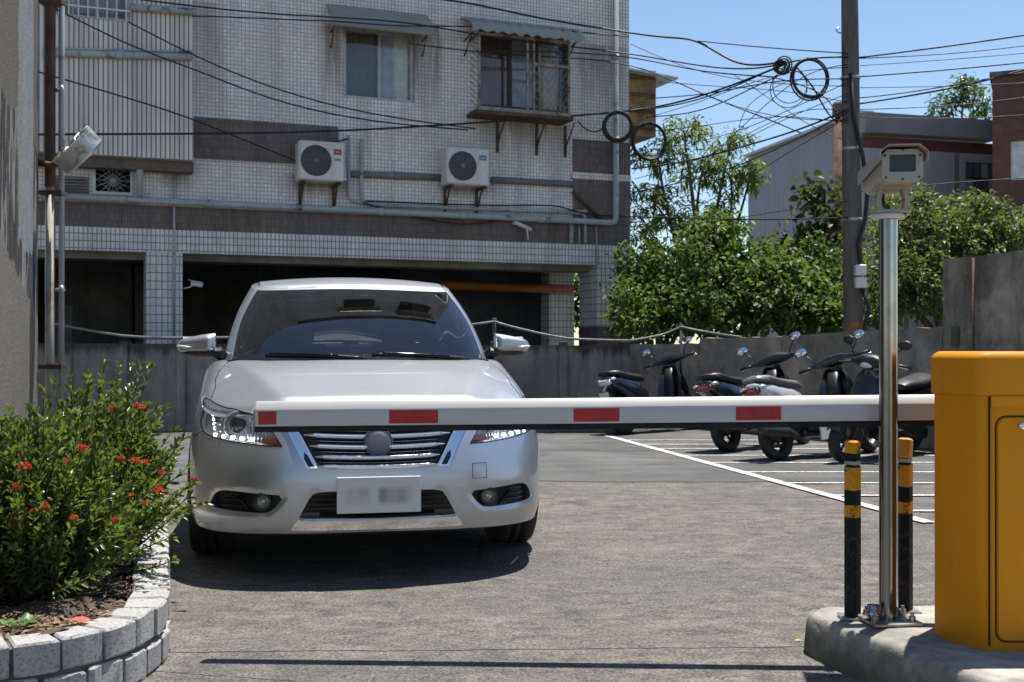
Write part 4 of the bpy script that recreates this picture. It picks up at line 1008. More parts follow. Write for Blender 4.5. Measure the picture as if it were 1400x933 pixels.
# interior
ds = MB(); n = 24; pts = []
for i in range(n):
    x = -.68+1.36*i/(n-1); hump = .035*math.exp(-((x-.36)/.16)**2)
    for y, z in ((1.16, .90), (1.40, .925), (1.62, .94+hump), (1.74, .925+hump), (1.80, .86), (1.80, .55)): pts.append((x, y+.10*(abs(x)/.68)**2, z))
ds.grid(pts, n, 6); ds.build('dashboard', MAT['dash'], car)
sw = MB(); mt = Matrix.Translation((.36, 1.98, .88)) @ Matrix.Rotation(R(-62), 4, 'X')
ring_ = [mt @ Vector((.185*math.cos(a), .185*math.sin(a), 0)) for a in np.linspace(0, 2*math.pi, 33)]
sw.tube(ring_, .015, 8, False); sw.lathe([(0, .02), (.06, .015), (.075, -.02)], 16, mt)
for a in (0, 180, 270): sw.tube([mt @ Vector((0, 0, -.01)), mt @ Vector((.18*math.cos(R(a)), .18*math.sin(R(a)), 0))], .014, 6)
sw.build('steering_wheel', MAT['gloss_black'], car)
def lofted_seat(x, y, wd):
    s = empty('seat', (x, y, 0)); s.parent = car
    b = MB(); b.box((0, 0, .43), (wd, .52, .16), None, 0, .05); b.build('cushion', MAT['cloth'], s)
    b = MB(); rt = Matrix.Rotation(R(-18), 3, 'X'); b.box((0, .32, .74), (wd*.92, .15, .62), rt, 0, .06); b.build('backrest', MAT['cloth'], s)
    if wd < 1:
        b = MB(); b.box((0, .43, 1.13), (.27, .10, .19), rt, 0, .045); b.tube([(-.06, .40, 1.0), (-.06, .42, 1.1)], .008, 6); b.tube([(.06, .40, 1.0), (.06, .42, 1.1)], .008, 6); b.build('headrest', MAT['cloth'], s)
lofted_seat(.36, 2.25, .52); lofted_seat(-.36, 2.25, .52); lofted_seat(0, 3.05, 1.3)
hl_ = MB(); pts = []
for i in range(15):
    for j in range(17):
        x = -.54+1.08*i/14; y = 2.06+1.2*j/16; pts.append((x, y, float(troof(abs(x), y)[0])-.045))
hl_.grid(pts, 15, 17); hl_.build('headliner', simple('grey_headliner', (.16, .155, .15), .9), car)
mr = MB(); mr.box((0, 2.02, 1.295), (.23, .03, .065), None, 0, .012); mr.tube([(0, 2.03, 1.32), (0, 1.97, 1.37)], .012, 6); mr.build('rearview_mirror', MAT['black'], car)
cd = MB(); cd.box((-.045, 1.46, 1.05), (.082, .004, .018)); cd.build('dashboard_card', simple('tan_card', (.55, .36, .22), .6), car)
cd = MB(); cd.tube([(-.045, 1.465, 1.045), (-.045, 1.47, .94)], .003, 5); cd.build('card_stem', MAT['satin'], car)
cd = MB(); cp = fnC(np.array([ti(.25)]), np.array([.90*WSC]))[0]; cd.box((cp[0], cp[1]+.012, cp[2]-.008), (.045, .003, .014), Matrix.Rotation(R(60), 3, 'X')); cd.build('toll_sticker', simple('pale_green_tag', (.55, .75, .68), .5), car)
# wipers
def scr(t_, w_, o=.008):
    uv = np.array([[t_, w_*WSC]]); p = fnC(uv[:, 0], uv[:, 1])[0]; nn = surf_norm(fnC, uv)[0]
    if nn[2] < 0: nn = -nn
    return p+nn*o
def scx(x, w_, o=.008):
    p = scr(abs(x), w_, o); return Vector((math.copysign(p[0], x), p[1], p[2]))
for (x0, x1, w0, w1) in ((.62, .05, .0, .045), (.0, -.52, .0, .05)):
    wp = MB(); wp.tube([scx(x0+(x1-x0)*k/12, w0+(w1-w0)*k/12+.015*math.sin(math.pi*k/12), .007) for k in range(13)], .0055, 6); o_ = wp.build('wiper', MAT['black'], car)
    wp = MB(); wp.tube([scx(x0+(x1-x0)*(.25+.7*k/8), w0+(w1-w0)*(.25+.7*k/8)+.010, .013) for k in range(9)], .004, 6); wp.build('wiper_spine', MAT['gloss_black'], o_)
# door mirrors
for sd in (1, -1):
    m = empty('door_mirror', (sd*.765, 1.50, .985)); m.parent = car
    n, K = 22, 24; pts = []
    for i in range(n):
        u = i/(n-1); x = .015+.212*u
        end = math.sqrt(max(0, 1-max(0, (u-.78)/.22)**2))*.82+.18
        zt_ = .066*(1-.55*u**1.5)*end; zb_ = .038*end; dp = .088*(1-.35*u**2)*(.6+.4*math.sin(min(1, u*5)*math.pi/2))*end
        for k in range(K):
            a = 2*math.pi*k/K; cy, cz = math.cos(a), math.sin(a)
            ee = .65; yy = math.copysign(abs(cy)**ee, cy)*dp; zz = math.copysign(abs(cz)**ee, cz); zz = zz*(zt_ if zz > 0 else zb_)
            if cy > 0: yy *= .45
            pts.append((sd*x, yy+.055*u, .052+zz-.004*u))
    mb = MB(); mb.grid([pts[i*K+k] for i in range(n) for k in list(range(K))+[0]], n, K+1); mb.add([pts[(n-1)*K+k] for k in range(K)], [list(range(K))], smooth=True); mb.add([pts[k] for k in range(K)], [list(range(K))])
    mb.build('mirror_shell', MAT['paint'], m, 50, True)
    mb = MB(); q = []; n = 14; K = 16
    for i in range(n):
        u = i/(n-1); x = -.02+.225*u; en = math.sqrt(max(0, 1-max(0, (u-.6)/.4)**2))*.9+.1
        for k in range(K):
            a = 2*math.pi*k/K; yy = .066*en*math.cos(a); q.append((sd*x, (yy if yy < 0 else yy*.5)+.05*u, .016+.030*en*math.sin(a)-(.006 if u < .2 else 0)))
    mb.grid([q[i*K+k] for i in range(n) for k in list(range(K))+[0]], n, K+1); mb.build('mirror_base', MAT['black'], m)
    mb = MB(); mb.tube([(sd*-.07, .05, -.03), (sd*-.01, .02, .0), (sd*.05, .01, .012)], [.04, .034, .022], 10); mb.build('mirror_arm', MAT['gloss_black'], m)
    mb = MB(); mb.box((sd*.115, .075, .056), (.16, .004, .085), None, 0, .0015); mb.build('mirror_glass', MAT['chrome'], m)
    mb = MB(); mb.tube([(sd*.140, -.052, .040), (sd*.175, -.036, .041), (sd*.205, -.010, .043), (sd*.222, .022, .045)], [.002, .0085, .010, .006], 8); mb.build('mirror_indicator', MAT['satin'], m)
MAT['galv'] = simple('galvanised_sheet', (.42, .42, .41), .42, .7, .2, 6, .25, 14, dirt=((.18, .15, .12), 6, .56))
# ---------------------------------------------------------------- ground
def m_ground():
    t = NT('worn_asphalt'); co = t.coord('Object'); x, y, z = t.sep(co)
    big = t.noise(co, .55, 6, .6, .4); mid = t.noise(t.mapping(co, (1, 1.5, 1)), 6.5, 8, .74, .4); fine = t.noise(co, 42, 5, .7); grit = t.noise(co, 85, 4, .8)
    worm = t.noise(t.mapping(co, (1, 1, 1)), 26, 3, .55, 1.6)
    c = t.mix(t.ramp(mid, [(.36, 0), (.64, 1)]), (.074, .070, .066), (.235, .212, .182))
    c = t.mix(t.math('MULTIPLY', t.ramp(big, [(.42, 0), (.58, 1)]), .5), c, (.088, .087, .084))
    c = t.mix(t.math('MULTIPLY', t.ramp(t.noise(t.mapping(co, (.7, 1.6, 1)), 1.5, 6, .65), [(.52, 0), (.66, 1)]), .4), c, (.27, .24, .205)); sk = t.noise(t.mapping(co, (3, 14, 1)), 1.6, 6, .7); c = t.mix(t.math('MULTIPLY', t.ramp(sk, [(.50, 0), (.64, 1)]), .32), c, (.066, .063, .06)); oil = t.noise(t.mapping(co, (1, 1, 1), (0, 0, 0), (4.2, 1.3, 0)), 2.2, 4, .55); c = t.mix(t.math('MULTIPLY', t.ramp(oil, [(.62, 0), (.70, 1)]), .6), c, (.045, .043, .041))
    c = t.mix(t.math('MULTIPLY', t.ramp(worm, [(.38, 1), (.47, 0)]), .55), c, (.05, .046, .042))
    c = t.mix(t.math('MULTIPLY', t.ramp(grit, [(.38, 1), (.5, 0)]), .75), c, (.04, .037, .035))
    c = t.mix(t.math('MULTIPLY', t.ramp(grit, [(.54, 0), (.66, 1)]), .6), c, (.38, .35, .31))
    # hairline cracks
    wob = t.math('MULTIPLY', t.math('SUBTRACT', t.noise(co, 3.5, 6, .7), .5), .06)
    def crack(expr, wd): return t.ramp(t.math('ABSOLUTE', t.math('ADD', expr, wob)), [(wd*.4, 1), (wd, 0)])
    k = crack(t.math('SUBTRACT', t.math('MULTIPLY_ADD', x, -.03, y), 3.90), .006)
    k2 = t.math('MULTIPLY', crack(t.math('SUBTRACT', t.math('MULTIPLY_ADD', x, .25, y), 3.36), .004), t.ramp(x, [(0, 1), (.02, 0)]))
    vo = t.new('ShaderNodeTexVoronoi', feature='DISTANCE_TO_EDGE'); vo.inputs['Scale'].default_value = .42; t.ln(t.mapping(t.mix(.08, co, t.new('ShaderNodeTexNoise').outputs['Color']), (1, 1, 1)), vo.inputs['Vector'])
    k3 = t.math('MULTIPLY', t.ramp(vo.outputs['Distance'], [(.0015, 1), (.005, 0)]), t.ramp(t.noise(co, 1.1, 3), [(.5, 0), (.62, 1)]))
    kk = t.math('MAXIMUM', t.math('MAXIMUM', k, k2), t.math('MULTIPLY', k3, .8)); c = t.mix(t.math('MULTIPLY', kk, .8), c, (.022, .02, .019))
    t.col(c); t.set(rough=.92, spec=.25)
    h = t.math('ADD', t.math('MULTIPLY', fine, .6), t.math('ADD', t.math('MULTIPLY', grit, .5), t.math('MULTIPLY', worm, .8))); h = t.math('SUBTRACT', h, t.math('MULTIPLY', kk, 1.2)); t.bump(h, .8, .015)
    return t.m
def m_lot():
    t = NT('dark_lot_asphalt'); co = t.coord('Object'); mid = t.noise(co, 1.1, 6, .65, .5); grit = t.noise(co, 120, 4, .7)
    c = t.mix(t.ramp(mid, [(.35, 0), (.68, 1)]), (.056, .057, .058), (.118, .115, .11)); c = t.mix(t.math('MULTIPLY', t.ramp(grit, [(.55, 0), (.7, 1)]), .3), c, (.2, .2, .19))
    st = t.noise(t.mapping(co, (.4, 3, 1)), 1.5, 5, .6); c = t.mix(t.math('MULTIPLY', t.ramp(st, [(.5, 0), (.7, 1)]), .35), c, (.19, .18, .165))
    t.col(c); t.set(rough=.9, spec=.3); t.bump(grit, .4, .008); return t.m
def sheet(name, pts, z, mat, parent=None, th=None):
    m = MB(); n = len(pts); m.add([(x, y, z) for x, y in pts], [list(range(n))]); return m.build(name, mat, parent)
mb = MB(); gx = np.concatenate([[-400, -60, -20], np.linspace(-8, 8, 9), [20, 60, 400]]); gy = np.concatenate([[-200, -30, -8], np.linspace(0, 16, 9), [30, 80, 600]])
mb.grid([(x, y, 0) for x in gx for y in gy], len(gx), len(gy), smooth=False); ground = mb.build('ground', m_ground()); tag(ground, kind='structure')
edge = [(-4.3, 8.62)]+[(-4.3+.25*i, 8.60+rng.uniform(-.025, .025)+(.06 if 10 < i < 20 else 0)) for i in range(1, 36)]+[(4.7, 8.6)]
lot = sheet('parking_lot', edge+[(4.95, 9.0), (4.25, 11.15), (2.34, 14.12), (1.35, 14.28), (1.34, 13.42), (-6.0, 13.6)], .004, m_lot()); tag(lot, kind='structure')
def m_line():
    t = NT('worn_white_line_paint'); co = t.coord('Object'); n = t.noise(co, 30, 6, .75); c = t.mix(t.ramp(n, [(.40, 1), (.52, 0)]), (.55, .54, .51), (.17, .165, .16))
    c = t.mix(t.math('MULTIPLY', t.ramp(t.noise(co, 2, 5), [(.4, 0), (.7, 1)]), .35), c, (.3, .29, .27)); t.col(c); t.set(rough=.7); return t.m
MAT['line'] = m_line()
la, lb = Vector((1.06, 12.9)), Vector((2.42, 6.62))
def pline(a, b, wd, z=.0085):
    a, b = Vector(a), Vector(b); d = (b-a).normalized(); n = Vector((-d.y, d.x))*wd/2; k = 12; L = []; Rr = []
    for i in range(k+1):
        p = a.lerp(b, i/k); j = rng.uniform(-.004, .004); L.append(p+n*(1+j/wd)); Rr.append(p-n*(1-j/wd))
    return sheet('parking_line', [tuple(p) for p in L+Rr[::-1]], z, MAT['line'], lot)
pline(la, lb, .092, .0095)
for y in (7.09, 7.81, 8.51, 9.23, 9.96, 10.6, 11.28, 11.76, 12.28):
    u = (y-la.y)/(lb.y-la.y); x0 = la.x+(lb.x-la.x)*u+.03; x1 = min(4.3, 2.33+(14.15-y)*.64-.15)
    if x1-x0 > .4: pline((x0, y), (x1, y), .06)

# ---------------------------------------------------------------- boundary walls
MAT['wall_low'] = m_concrete('stained_wall_concrete', (.29, .265, .235), (.17, .157, .14), 1.4, .5, topd=1.08)
MAT['wall_r'] = m_concrete('brownish_wall_concrete', (.42, .355, .28), (.20, .17, .135), 1.8, .65, topd=1.30)
MAT['wall_tall'] = m_concrete('tall_wall_concrete', (.44, .37, .285), (.18, .152, .12), 1.8, .75, topd=2.05)
def seg_box(mb, a, b, z0, za, zb, th, out=0):
    """wall slab from a to b (X,depth) whose top runs from za to zb"""
    a, b = Vector(a), Vector(b); d = (b-a).normalized(); n = Vector((-d.y, d.x)); A, B = a-n*out, b-n*out; C, D = b+n*th, a+n*th
    mb.add([(*A, z0), (*B, z0), (*C, z0), (*D, z0), (*A, za), (*B, zb), (*C, zb), (*D, za)], [(0, 3, 2, 1), (4, 5, 6, 7), (0, 1, 5, 4), (1, 2, 6, 5), (2, 3, 7, 6), (3, 0, 4, 7)])
wl_ = empty('boundary_wall', (-2, 13.6, 0), 0, 'low grey concrete panel wall behind the car', 'wall')
bx0 = -5.9; n = 10; dd = lambda x: 13.62-.028*(x+5.6)
xs = [(p-700)/FPX*13.5 for p in (20, 88, 166, 246, 328, 410, 492, 574, 676, 770, 855)]
for i in range(len(xs)-1):
    m = MB(); seg_box(m, (xs[i]+.05, dd(xs[i])+.01), (xs[i+1]-.05, dd(xs[i+1])+.01), 0, 1.05-.003*i, 1.05-.003*i, .10)
    o = m.build('wall_panel', MAT['wall_low']); o.parent = wl_; o.matrix_parent_inverse = Matrix.Translation((2, -13.6, 0))
    m = MB(); seg_box(m, (xs[i]+.05, dd(xs[i])-.03), (xs[i+1]-.05, dd(xs[i+1])-.03), 0, .085, .085, .04); o = m.build('wall_plinth', MAT['wall_low']); o.parent = wl_; o.matrix_parent_inverse = Matrix.Translation((2, -13.6, 0))
for i, x in enumerate(xs):
    m = MB(); m.bx((x-.05, dd(x)-.045, 0), (x+.05, dd(x)+.12, 1.07), 0, .008); o = m.build('wall_post', MAT['wall_low']); o.parent = wl_; o.matrix_parent_inverse = Matrix.Translation((2, -13.6, 0))
def rwall(name, a, b, za, zb, mat, label, th=.16, z0=0, cap=0):
    m = MB(); N = 14; d = Vector(b)-Vector(a)
    for i in range(N):
        p, q = Vector(a)+d*i/N, Vector(a)+d*(i+1)/N; j0, j1 = (0 if i == 0 else jj), rng.uniform(-.008, .008); jj = j1
        seg_box(m, p, q, z0, za+(zb-za)*i/N+j0, za+(zb-za)*(i+1)/N+j1, th)
    o = m.build(name, mat, None, None, True); return tag(o, label, 'wall')
rwall('boundary_wall', (1.42, 14.3), (2.36, 14.2), 1.035, 1.045, MAT['wall_r'], 'short low concrete wall behind the leftmost scooter')
rwall('boundary_wall', (2.33, 14.15), (3.07, 13.0), 1.11, 1.13, MAT['wall_r'], 'stained concrete wall under the green trees, left of the utility pole')
rwall('boundary_wall', (3.075, 12.995), (4.22, 11.2), 1.135, 1.21, MAT['wall_r'], 'stained concrete wall running behind the scooters to the tall wall')
tw = rwall('tall_wall', (4.225, 11.18), (5.7, 6.7), 1.87, 1.89, MAT['wall_tall'], 'tall dark stained concrete wall at the right behind the yellow cabinet', .2)
m = MB(); p = P(1331, 415, 10.72); m.tube([(p.x-.01, p.y-.02, 0), (p.x-.01, p.y-.02, 1.85)], .012, 6); m.build('seam_pipe', MAT['rusty'], tw)
p = P(1304, 460, 11.02); m = MB(); m.box(p-Vector((0, .03, 0)), (.09, .02, .2), Matrix.Rotation(R(-72), 3, 'Z'), 0, .004); m.build('wall_plate', MAT['conc'], tw)
# rope rails
def cable(name, pts, r, mat=None, label=None, cat='cable', group=None, n=6, sag=0, steps=14):
    """cable through the given points; each span may sag"""
    pts = [Vector(p) for p in pts]; out = []
    for i in range(len(pts)-1):
        a, b = pts[i], pts[i+1]
        for k in range(steps): u = k/steps; out.append(a.lerp(b, u)-Vector((0, 0, 4*sag*u*(1-u))))
    out.append(pts[-1]); m = MB(); m.tube(out, r, n); o = m.build(name, mat or MAT['wire']); return tag(o, label, cat, group)
MAT['s_post'] = simple('dark_iron_post', (.05, .047, .043), .7, .3, .3, 10)
MAT['rope'] = simple('grey_wire_rope', (.16, .16, .155), .6, .2, .3, 10)
cable('rope_rail', [P(62, 440, 13.4), P(166, 459, 13.4), P(250, 462, 13.4), P(420, 458, 13.4), P(560, 452, 13.35), P(676, 440, 13.35)], .016, MAT['rope'], 'grey wire rope sagging along the low wall behind the car', 'rope', sag=.01)
cable('rope_rail', [P(676, 440, 13.35), P(720, 452, 13.3), P(775, 463, 13.3), P(860, 466, 13.25)], .016, MAT['rope'], 'grey wire rope falling from the iron post right of the car', 'rope', sag=.005)
cable('rope_rail', [P(860, 466, 13.25), P(905, 458, 14.1), P(931, 447, 14.1), P(965, 454, 14.0), P(1012, 461, 13.6)], .016, MAT['rope'], 'grey wire rope peaking above the leftmost scooter', 'rope', sag=.005)
for px, py, d, lb_ in ((676, 438, 13.4, 'thin iron post holding the rope just right of the car roof'), (931, 446, 14.12, 'thin iron post holding the rope above the leftmost scooter')):
    a = P(px, py, d); m = MB(); m.tube([(a.x, a.y, .0), (a.x, a.y, a.z)], .018, 8); m.lathe([(.0, .03), (.028, .02), (.028, -.02), (.018, -.03)], 10, Matrix.Translation(a)); tag(m.build('rope_post', MAT['s_post']), lb_, 'post')

# ---------------------------------------------------------------- left wall with painted stripes
def m_mural():
    t = NT('painted_concrete_wall'); co = t.coord('Object'); x, y, z = t.sep(co)
    nz = t.math('MULTIPLY', t.math('SUBTRACT', t.noise(co, 4.0, 6, .7), .5), .30); nu = t.math('MULTIPLY', t.math('SUBTRACT', t.noise(t.mapping(co, (1, 1, 1), (0, 0, 0), (7, 3, 1)), 3.0, 6, .7), .5), .22)
    zz = t.math('ADD', z, nz); uu = t.math('ADD', x, nu)
    gt = lambda a, b: t.ramp(t.math('SUBTRACT', a, b), [(.0, 0), (.012, 1)])
    stroke = t.ramp(t.noise(t.comb(t.math('MULTIPLY', x, 5.5), t.math('MULTIPLY', z, 1.1), 0), 1.6, 4, .6, .5), [(.54, 0), (.57, 1)])
    c = t.mix(t.math('MULTIPLY', stroke, .85), (.020, .020, .021), (.23, .24, .25))
    c = t.mix(gt(zz, 2.15), c, (.10, .093, .082))
    strip = t.math('MULTIPLY', t.math('MULTIPLY', gt(uu, .28), gt(1.02, uu)), gt(zz, 1.52)); c = t.mix(strip, c, (.21, .225, .245))
    low = gt(t.math('MULTIPLY_ADD', x, .19, 1.20), zz); c = t.mix(low, c, (.165, .15, .125))
    g = t.noise(co, 9, 7, .72); c = t.mix(t.math('MULTIPLY', t.ramp(g, [(.45, 0), (.65, 1)]), .45), c, (.11, .098, .08))
    drip = t.noise(t.comb(t.math('MULTIPLY', x, 7), t.math('MULTIPLY', z, .5), 0), 1.4, 6, .7); c = t.mix(t.math('MULTIPLY', t.ramp(drip, [(.5, 0), (.68, 1)]), .55), c, (.15, .105, .06))
    t.col(c); t.set(rough=.85, spec=.3); t.bump(t.math('ADD', g, t.noise(co, 60, 4, .7)), .6, .012); return t.m
lwd = Vector((-.3015, .9535)); far = Vector((-2.70, 6.5))
lw = empty('painted_wall', (far.x, far.y, 0), math.atan2(-lwd.y, -lwd.x), 'tall weathered wall with black and white paint at the left edge', 'wall')
MAT['mural'] = m_mural()
m = MB(); m.bx((0, -.25, 0), (3.7, 0, 5.2)); m.build('wall_face', MAT['mural'], lw)
m = MB(); m.bx((2.15, .002, 0), (3.65, .085, .64), 0, .012); m.build('plinth', m_concrete('grey_plinth', (.33, .32, .30), (.17, .16, .15), 3, .5), lw)
# local +y of this wall must face the driveway
po = empty('corner_pipe', (-2.665, 6.58, 0), 0, 'rust stained drain pipe at the end of the painted wall', 'pipe')
m = MB(); m.tube([(0, 0, 0), (0, 0, 1.95)], .026, 10); m.build('pipe_lower', simple('beige_pipe', (.34, .30, .24), .6, 0, .3, 4, dirt=((.16, .08, .04), 3, .55)), po)
m = MB(); m.tube([(0, 0, 1.951), (0, 0, 5)], .03, 10); m.build('pipe_upper', simple('dull_rust_pipe', (.10, .05, .035), .8, .1, .5, 5, dirt=((.08, .075, .065), 4, .48)), po)
m = MB(); m.tube([(.055, .03, 0), (.055, .03, 5)], .017, 8); m.build('conduit', MAT['pipe'], po)
for z in (.9, 1.9, 3.0): m = MB(); m.bx((-.05, -.04, z), (.08, .055, z+.025)); m.build('pipe_clamp', MAT['rusty'], po)
for py in (122, 396):
    p = P(72, py, 6.55); m = MB(); m.tube([(.03, 0, p.z), (.09, -.02, p.z)], .012, 6); m.lathe([(0, .025), (.012, .022), (.014, 0), (.012, -.015), (0, -.02)], 10, Matrix.Translation((.075, -.02, p.z))); m.build('insulator', MAT['galv'], po)
# round drum fixture
c = P(107, 206, 6.4); dn = Vector((-.62, -.42, .66)).normalized(); mt = Matrix.Translation(c) @ dn.to_track_quat('Z', 'Y').to_matrix().to_4x4()
dr = empty('round_drum', (0, 0, 0), 0, 'dented round metal drum fixed high on the left wall', 'wall fixture')
m = MB(); prof = []; K = 36; pts = []
for i in range(K+1):
    a = 2*math.pi*i/K; w = 1+.02*math.sin(3*a)+.012*math.sin(7*a+1)
    for r_, h_ in ((.0, -.055), (.08, -.058), (.122, -.055), (.135, -.042), (.138, .04), (.144, .052), (.134, .056), (.128, .04), (.126, -.045), (0, -.05)): pts.append(mt @ Vector((r_*w*math.cos(a), r_*w*math.sin(a), h_)))
m.grid(pts, K+1, 10); m.build('drum_shell', MAT['galv'], dr, 40)
for k in range(6):
    a = math.pi*k/3+.2; m = MB(); m.tube([mt @ Vector((.02*math.cos(a), .02*math.sin(a), .02)), mt @ Vector((.08*math.cos(a+.15), .08*math.sin(a+.15), .055)), mt @ Vector((.134*math.cos(a), .134*math.sin(a), .054))], .010, 6); m.build('spoke', MAT['galv'], dr)
m = MB(); m.lathe([(0, .03), (.03, .028), (.034, -.02)], 16, mt); m.build('hub', MAT['galv'], dr)
m = MB(); m.tube([(-2.70, 6.5, c.z-.05), (-2.62, 6.47, c.z-.07), mt @ Vector((0, 0, -.055))], .018, 8); m.build('bracket', MAT['rusty'], dr)

# ---------------------------------------------------------------- planter
pc = Spl(np.arange(13), np.array([(-2.05, 2.95), (-1.80, 3.00), (-1.60, 3.08), (-1.415, 3.19), (-1.30, 3.265), (-1.205, 3.375), (-1.150, 3.53), (-1.143, 3.72), (-1.19, 3.95), (-1.29, 4.27), (-1.44, 4.75), (-1.66, 5.45), (-1.92, 6.25)]))
tt_ = np.linspace(0, 12, 1500); cp_ = pc(tt_); cl = np.concatenate([[0], np.cumsum(np.linalg.norm(np.diff(cp_, axis=0), axis=1))])
def pcurve(l, inset=0):
    i = float(np.interp(l, cl, tt_)); p = pc(i)[0]; d = pc(i+.01)[0]-pc(i-.01)[0]; d /= np.linalg.norm(d); n = np.array([-d[1], d[0]]); return p+n*inset
def m_block():
    t = NT('rough_white_painted_stone'); co = t.coord('Object'); n = t.noise(co, 95, 6, .8); w = t.noise(co, 9, 4, .6)
    c = t.mix(t.ramp(n, [(.38, 1), (.50, 0)]), (.46, .45, .435), (.16, .153, .145)); c = t.mix(t.math('MULTIPLY', t.ramp(w, [(.45, 0), (.7, 1)]), .4), c, (.30, .285, .26)); t.col(c); t.set(rough=.85); t.bump(t.math('ADD', n, t.math('MULTIPLY', w, .5)), .8, .012); return t.m
MAT['block'] = m_block(); MAT['mortar'] = simple('dark_mortar', (.10, .095, .085), .95, 0, .35, 20, .5, 60)
plo = empty('planter', (-1.6, 3.9, 0), 0, 'curved planter edged with white painted stone blocks', 'planter'); PI_ = Matrix.Translation((1.6, -3.9, 0))
def kid(o, par, inv): o.parent = par; o.matrix_parent_inverse = inv; return o
LT = cl[-1]
for row, (z0, z1, off) in enumerate(((.004, .096, .05), (.108, .203, 0))):
    l = .02+off
    while l < LT-.1:
        L = rng.uniform(.118, .142); a0, a1 = pcurve(l), pcurve(l+L); b0, b1 = pcurve(l, .115+rng.uniform(-.01, .01)), pcurve(l+L, .115+rng.uniform(-.01, .01))
        nout = -(pcurve(l+L/2, .1)-pcurve(l+L/2, 0)); nout /= np.linalg.norm(nout); pr_ = nout*rng.uniform(-.002, .008); m = MB(); e = .007; zt = z1+rng.uniform(-.006, .004)
        a0 = a0+pr_; a1 = a1+pr_; cen = (a0+a1+b0+b1)/4
        def ring_(z, k): return [(*(cen+(q-cen)*k), z) for q in (a0, a1, b1, b0)]
        rings = [ring_(z0, .93), ring_(z0+e, 1), ring_(zt-e, 1), ring_(zt, .90)]
        # rough outer face: two extra points bulging out
        V = []; F = []
        for r_ in rings:
            p0, p1, p2, p3 = [Vector(q) for q in r_]; jit = lambda: Vector((nout[0], nout[1], 0))*rng.uniform(-.003, .005)
            V += [p0, p0.lerp(p1, .12)+jit()+Vector((nout[0], nout[1], 0))*.003, p0.lerp(p1, .5)+jit()+Vector((nout[0], nout[1], 0))*.004, p0.lerp(p1, .88)+jit()+Vector((nout[0], nout[1], 0))*.003, p1, p2, p3]
        for k in range(3):
            for i in range(7): F.append([k*7+i, k*7+(i+1) % 7, (k+1)*7+(i+1) % 7, (k+1)*7+i])
        F += [list(range(6, -1, -1)), list(range(21, 28))]; m.add(V, F); kid(m.build('block', MAT['block']), plo, PI_); l += L+rng.uniform(.010, .016)
m = MB(); N = 160; pts = []
for i in range(N):
    l = LT*i/(N-1)
    for ins, z in ((.010, 0), (.010, .186), (.10, .190), (.10, 0)): q = pcurve(l, ins); pts.append((q[0], q[1], z))
m.grid(pts, N, 4, smooth=False); kid(m.build('mortar_bed', MAT['mortar']), plo, PI_)
m = MB(); N, K = 60, 12; pts = []
def soil_z(x, y): return .165+.025*math.sin(x*9+y*4)+.018*math.sin(y*13-x*7)+rng.uniform(-.008, .008)
for i in range(N):
    l = LT*i/(N-1); q = pcurve(l, .075); f_ = far+(-lwd)*max(0, ((Vector(q)-far).dot(-lwd)))+Vector((0, 0)); u_ = (Vector(q)-far).dot(-lwd); w = far-lwd*max(-.1, min(6.0, u_))+Vector((.0, .0))
    for k in range(K): s_ = k/(K-1); x, y = q[0]+(w.x-q[0])*s_, q[1]+(w.y-q[1])*s_; pts.append((x, y, soil_z(x, y)+(.01 if 0 < k < K-1 else 0)))
m.grid(pts, N, K); kid(m.build('soil', simple('dry_soil', (.06, .042, .028), .95, 0, .5, 12, 1.0, 45)), plo, PI_)
# dry litter on the soil
V = []; F = []; 
for i in range(700):
    l = rng.uniform(.3, 2.6); q = pcurve(l, rng.uniform(.10, .5)); a = rng.uniform(0, 6.28); L = rng.uniform(.012, .05); w = rng.uniform(.002, .010); z = .188+rng.uniform(-.005, .014); d = np.array([math.cos(a), math.sin(a)]); n = np.array([-d[1], d[0]]); b = len(V); tz = rng.uniform(-.01, .012)
    V += [(*(q-d*L), z), (*(q+n*w), z+.004), (*(q+d*L), z+tz), (*(q-n*w), z+.002)]; F.append([b, b+1, b+2, b+3])
lit = rawmesh('dry_litter', V, F, simple('dry_litter', (.20, .135, .08), .9, 0, .6, 40)); tag(lit, 'dry brown leaf litter on the planter soil', 'litter', kind='stuff')

# ---------------------------------------------------------------- traffic island
isl = [(1.0, 3.86), (1.02, 3.93), (1.09, 3.962), (1.47, 3.985), (2.7, 4.0), (2.7, 1.9), (1.72, 1.9), (1.39, 2.85), (1.25, 3.19), (1.13, 3.49), (1.045, 3.69)]
isl = smooth_poly(isl, 2); cI = isl.mean(axis=0)
def inset_poly(p, d):
    q = []; n = len(p)
    for i in range(n):
        a, b, c = p[i-1], p[i], p[(i+1) % n]; t1 = (c-a)/np.linalg.norm(c-a); nn = np.array([-t1[1], t1[0]]); q.append(b+nn*d)
    return np.array(q)
area = sum(isl[i][0]*isl[(i+1) % len(isl)][1]-isl[(i+1) % len(isl)][0]*isl[i][1] for i in range(len(isl))); sg = 1 if area > 0 else -1
dens = densify(isl, .05); m = MB(); K = len(dens); V = []; rr_ = [(-.016, -.02), (-.012, .03), (-.006, .09), (-.001, .112), (.004, .124), (.013, .131), (.03, .133)]
for ins, z in rr_:
    q = inset_poly(dens, ins*sg)
    for i, p in enumerate(q): V.append((p[0]+.007*math.sin(i*1.7)*math.sin(i*.63+z*20)+rng.uniform(-.002, .002), p[1]+.007*math.sin(i*2.3+z*11)+rng.uniform(-.002, .002), z+((.004*math.sin(i*1.3)+rng.uniform(-.003, .002)) if z > .1 else 0)))
F = [[k*K+i, k*K+(i+1) % K, (k+1)*K+(i+1) % K, (k+1)*K+i] for k in range(len(rr_)-1) for i in range(K)]
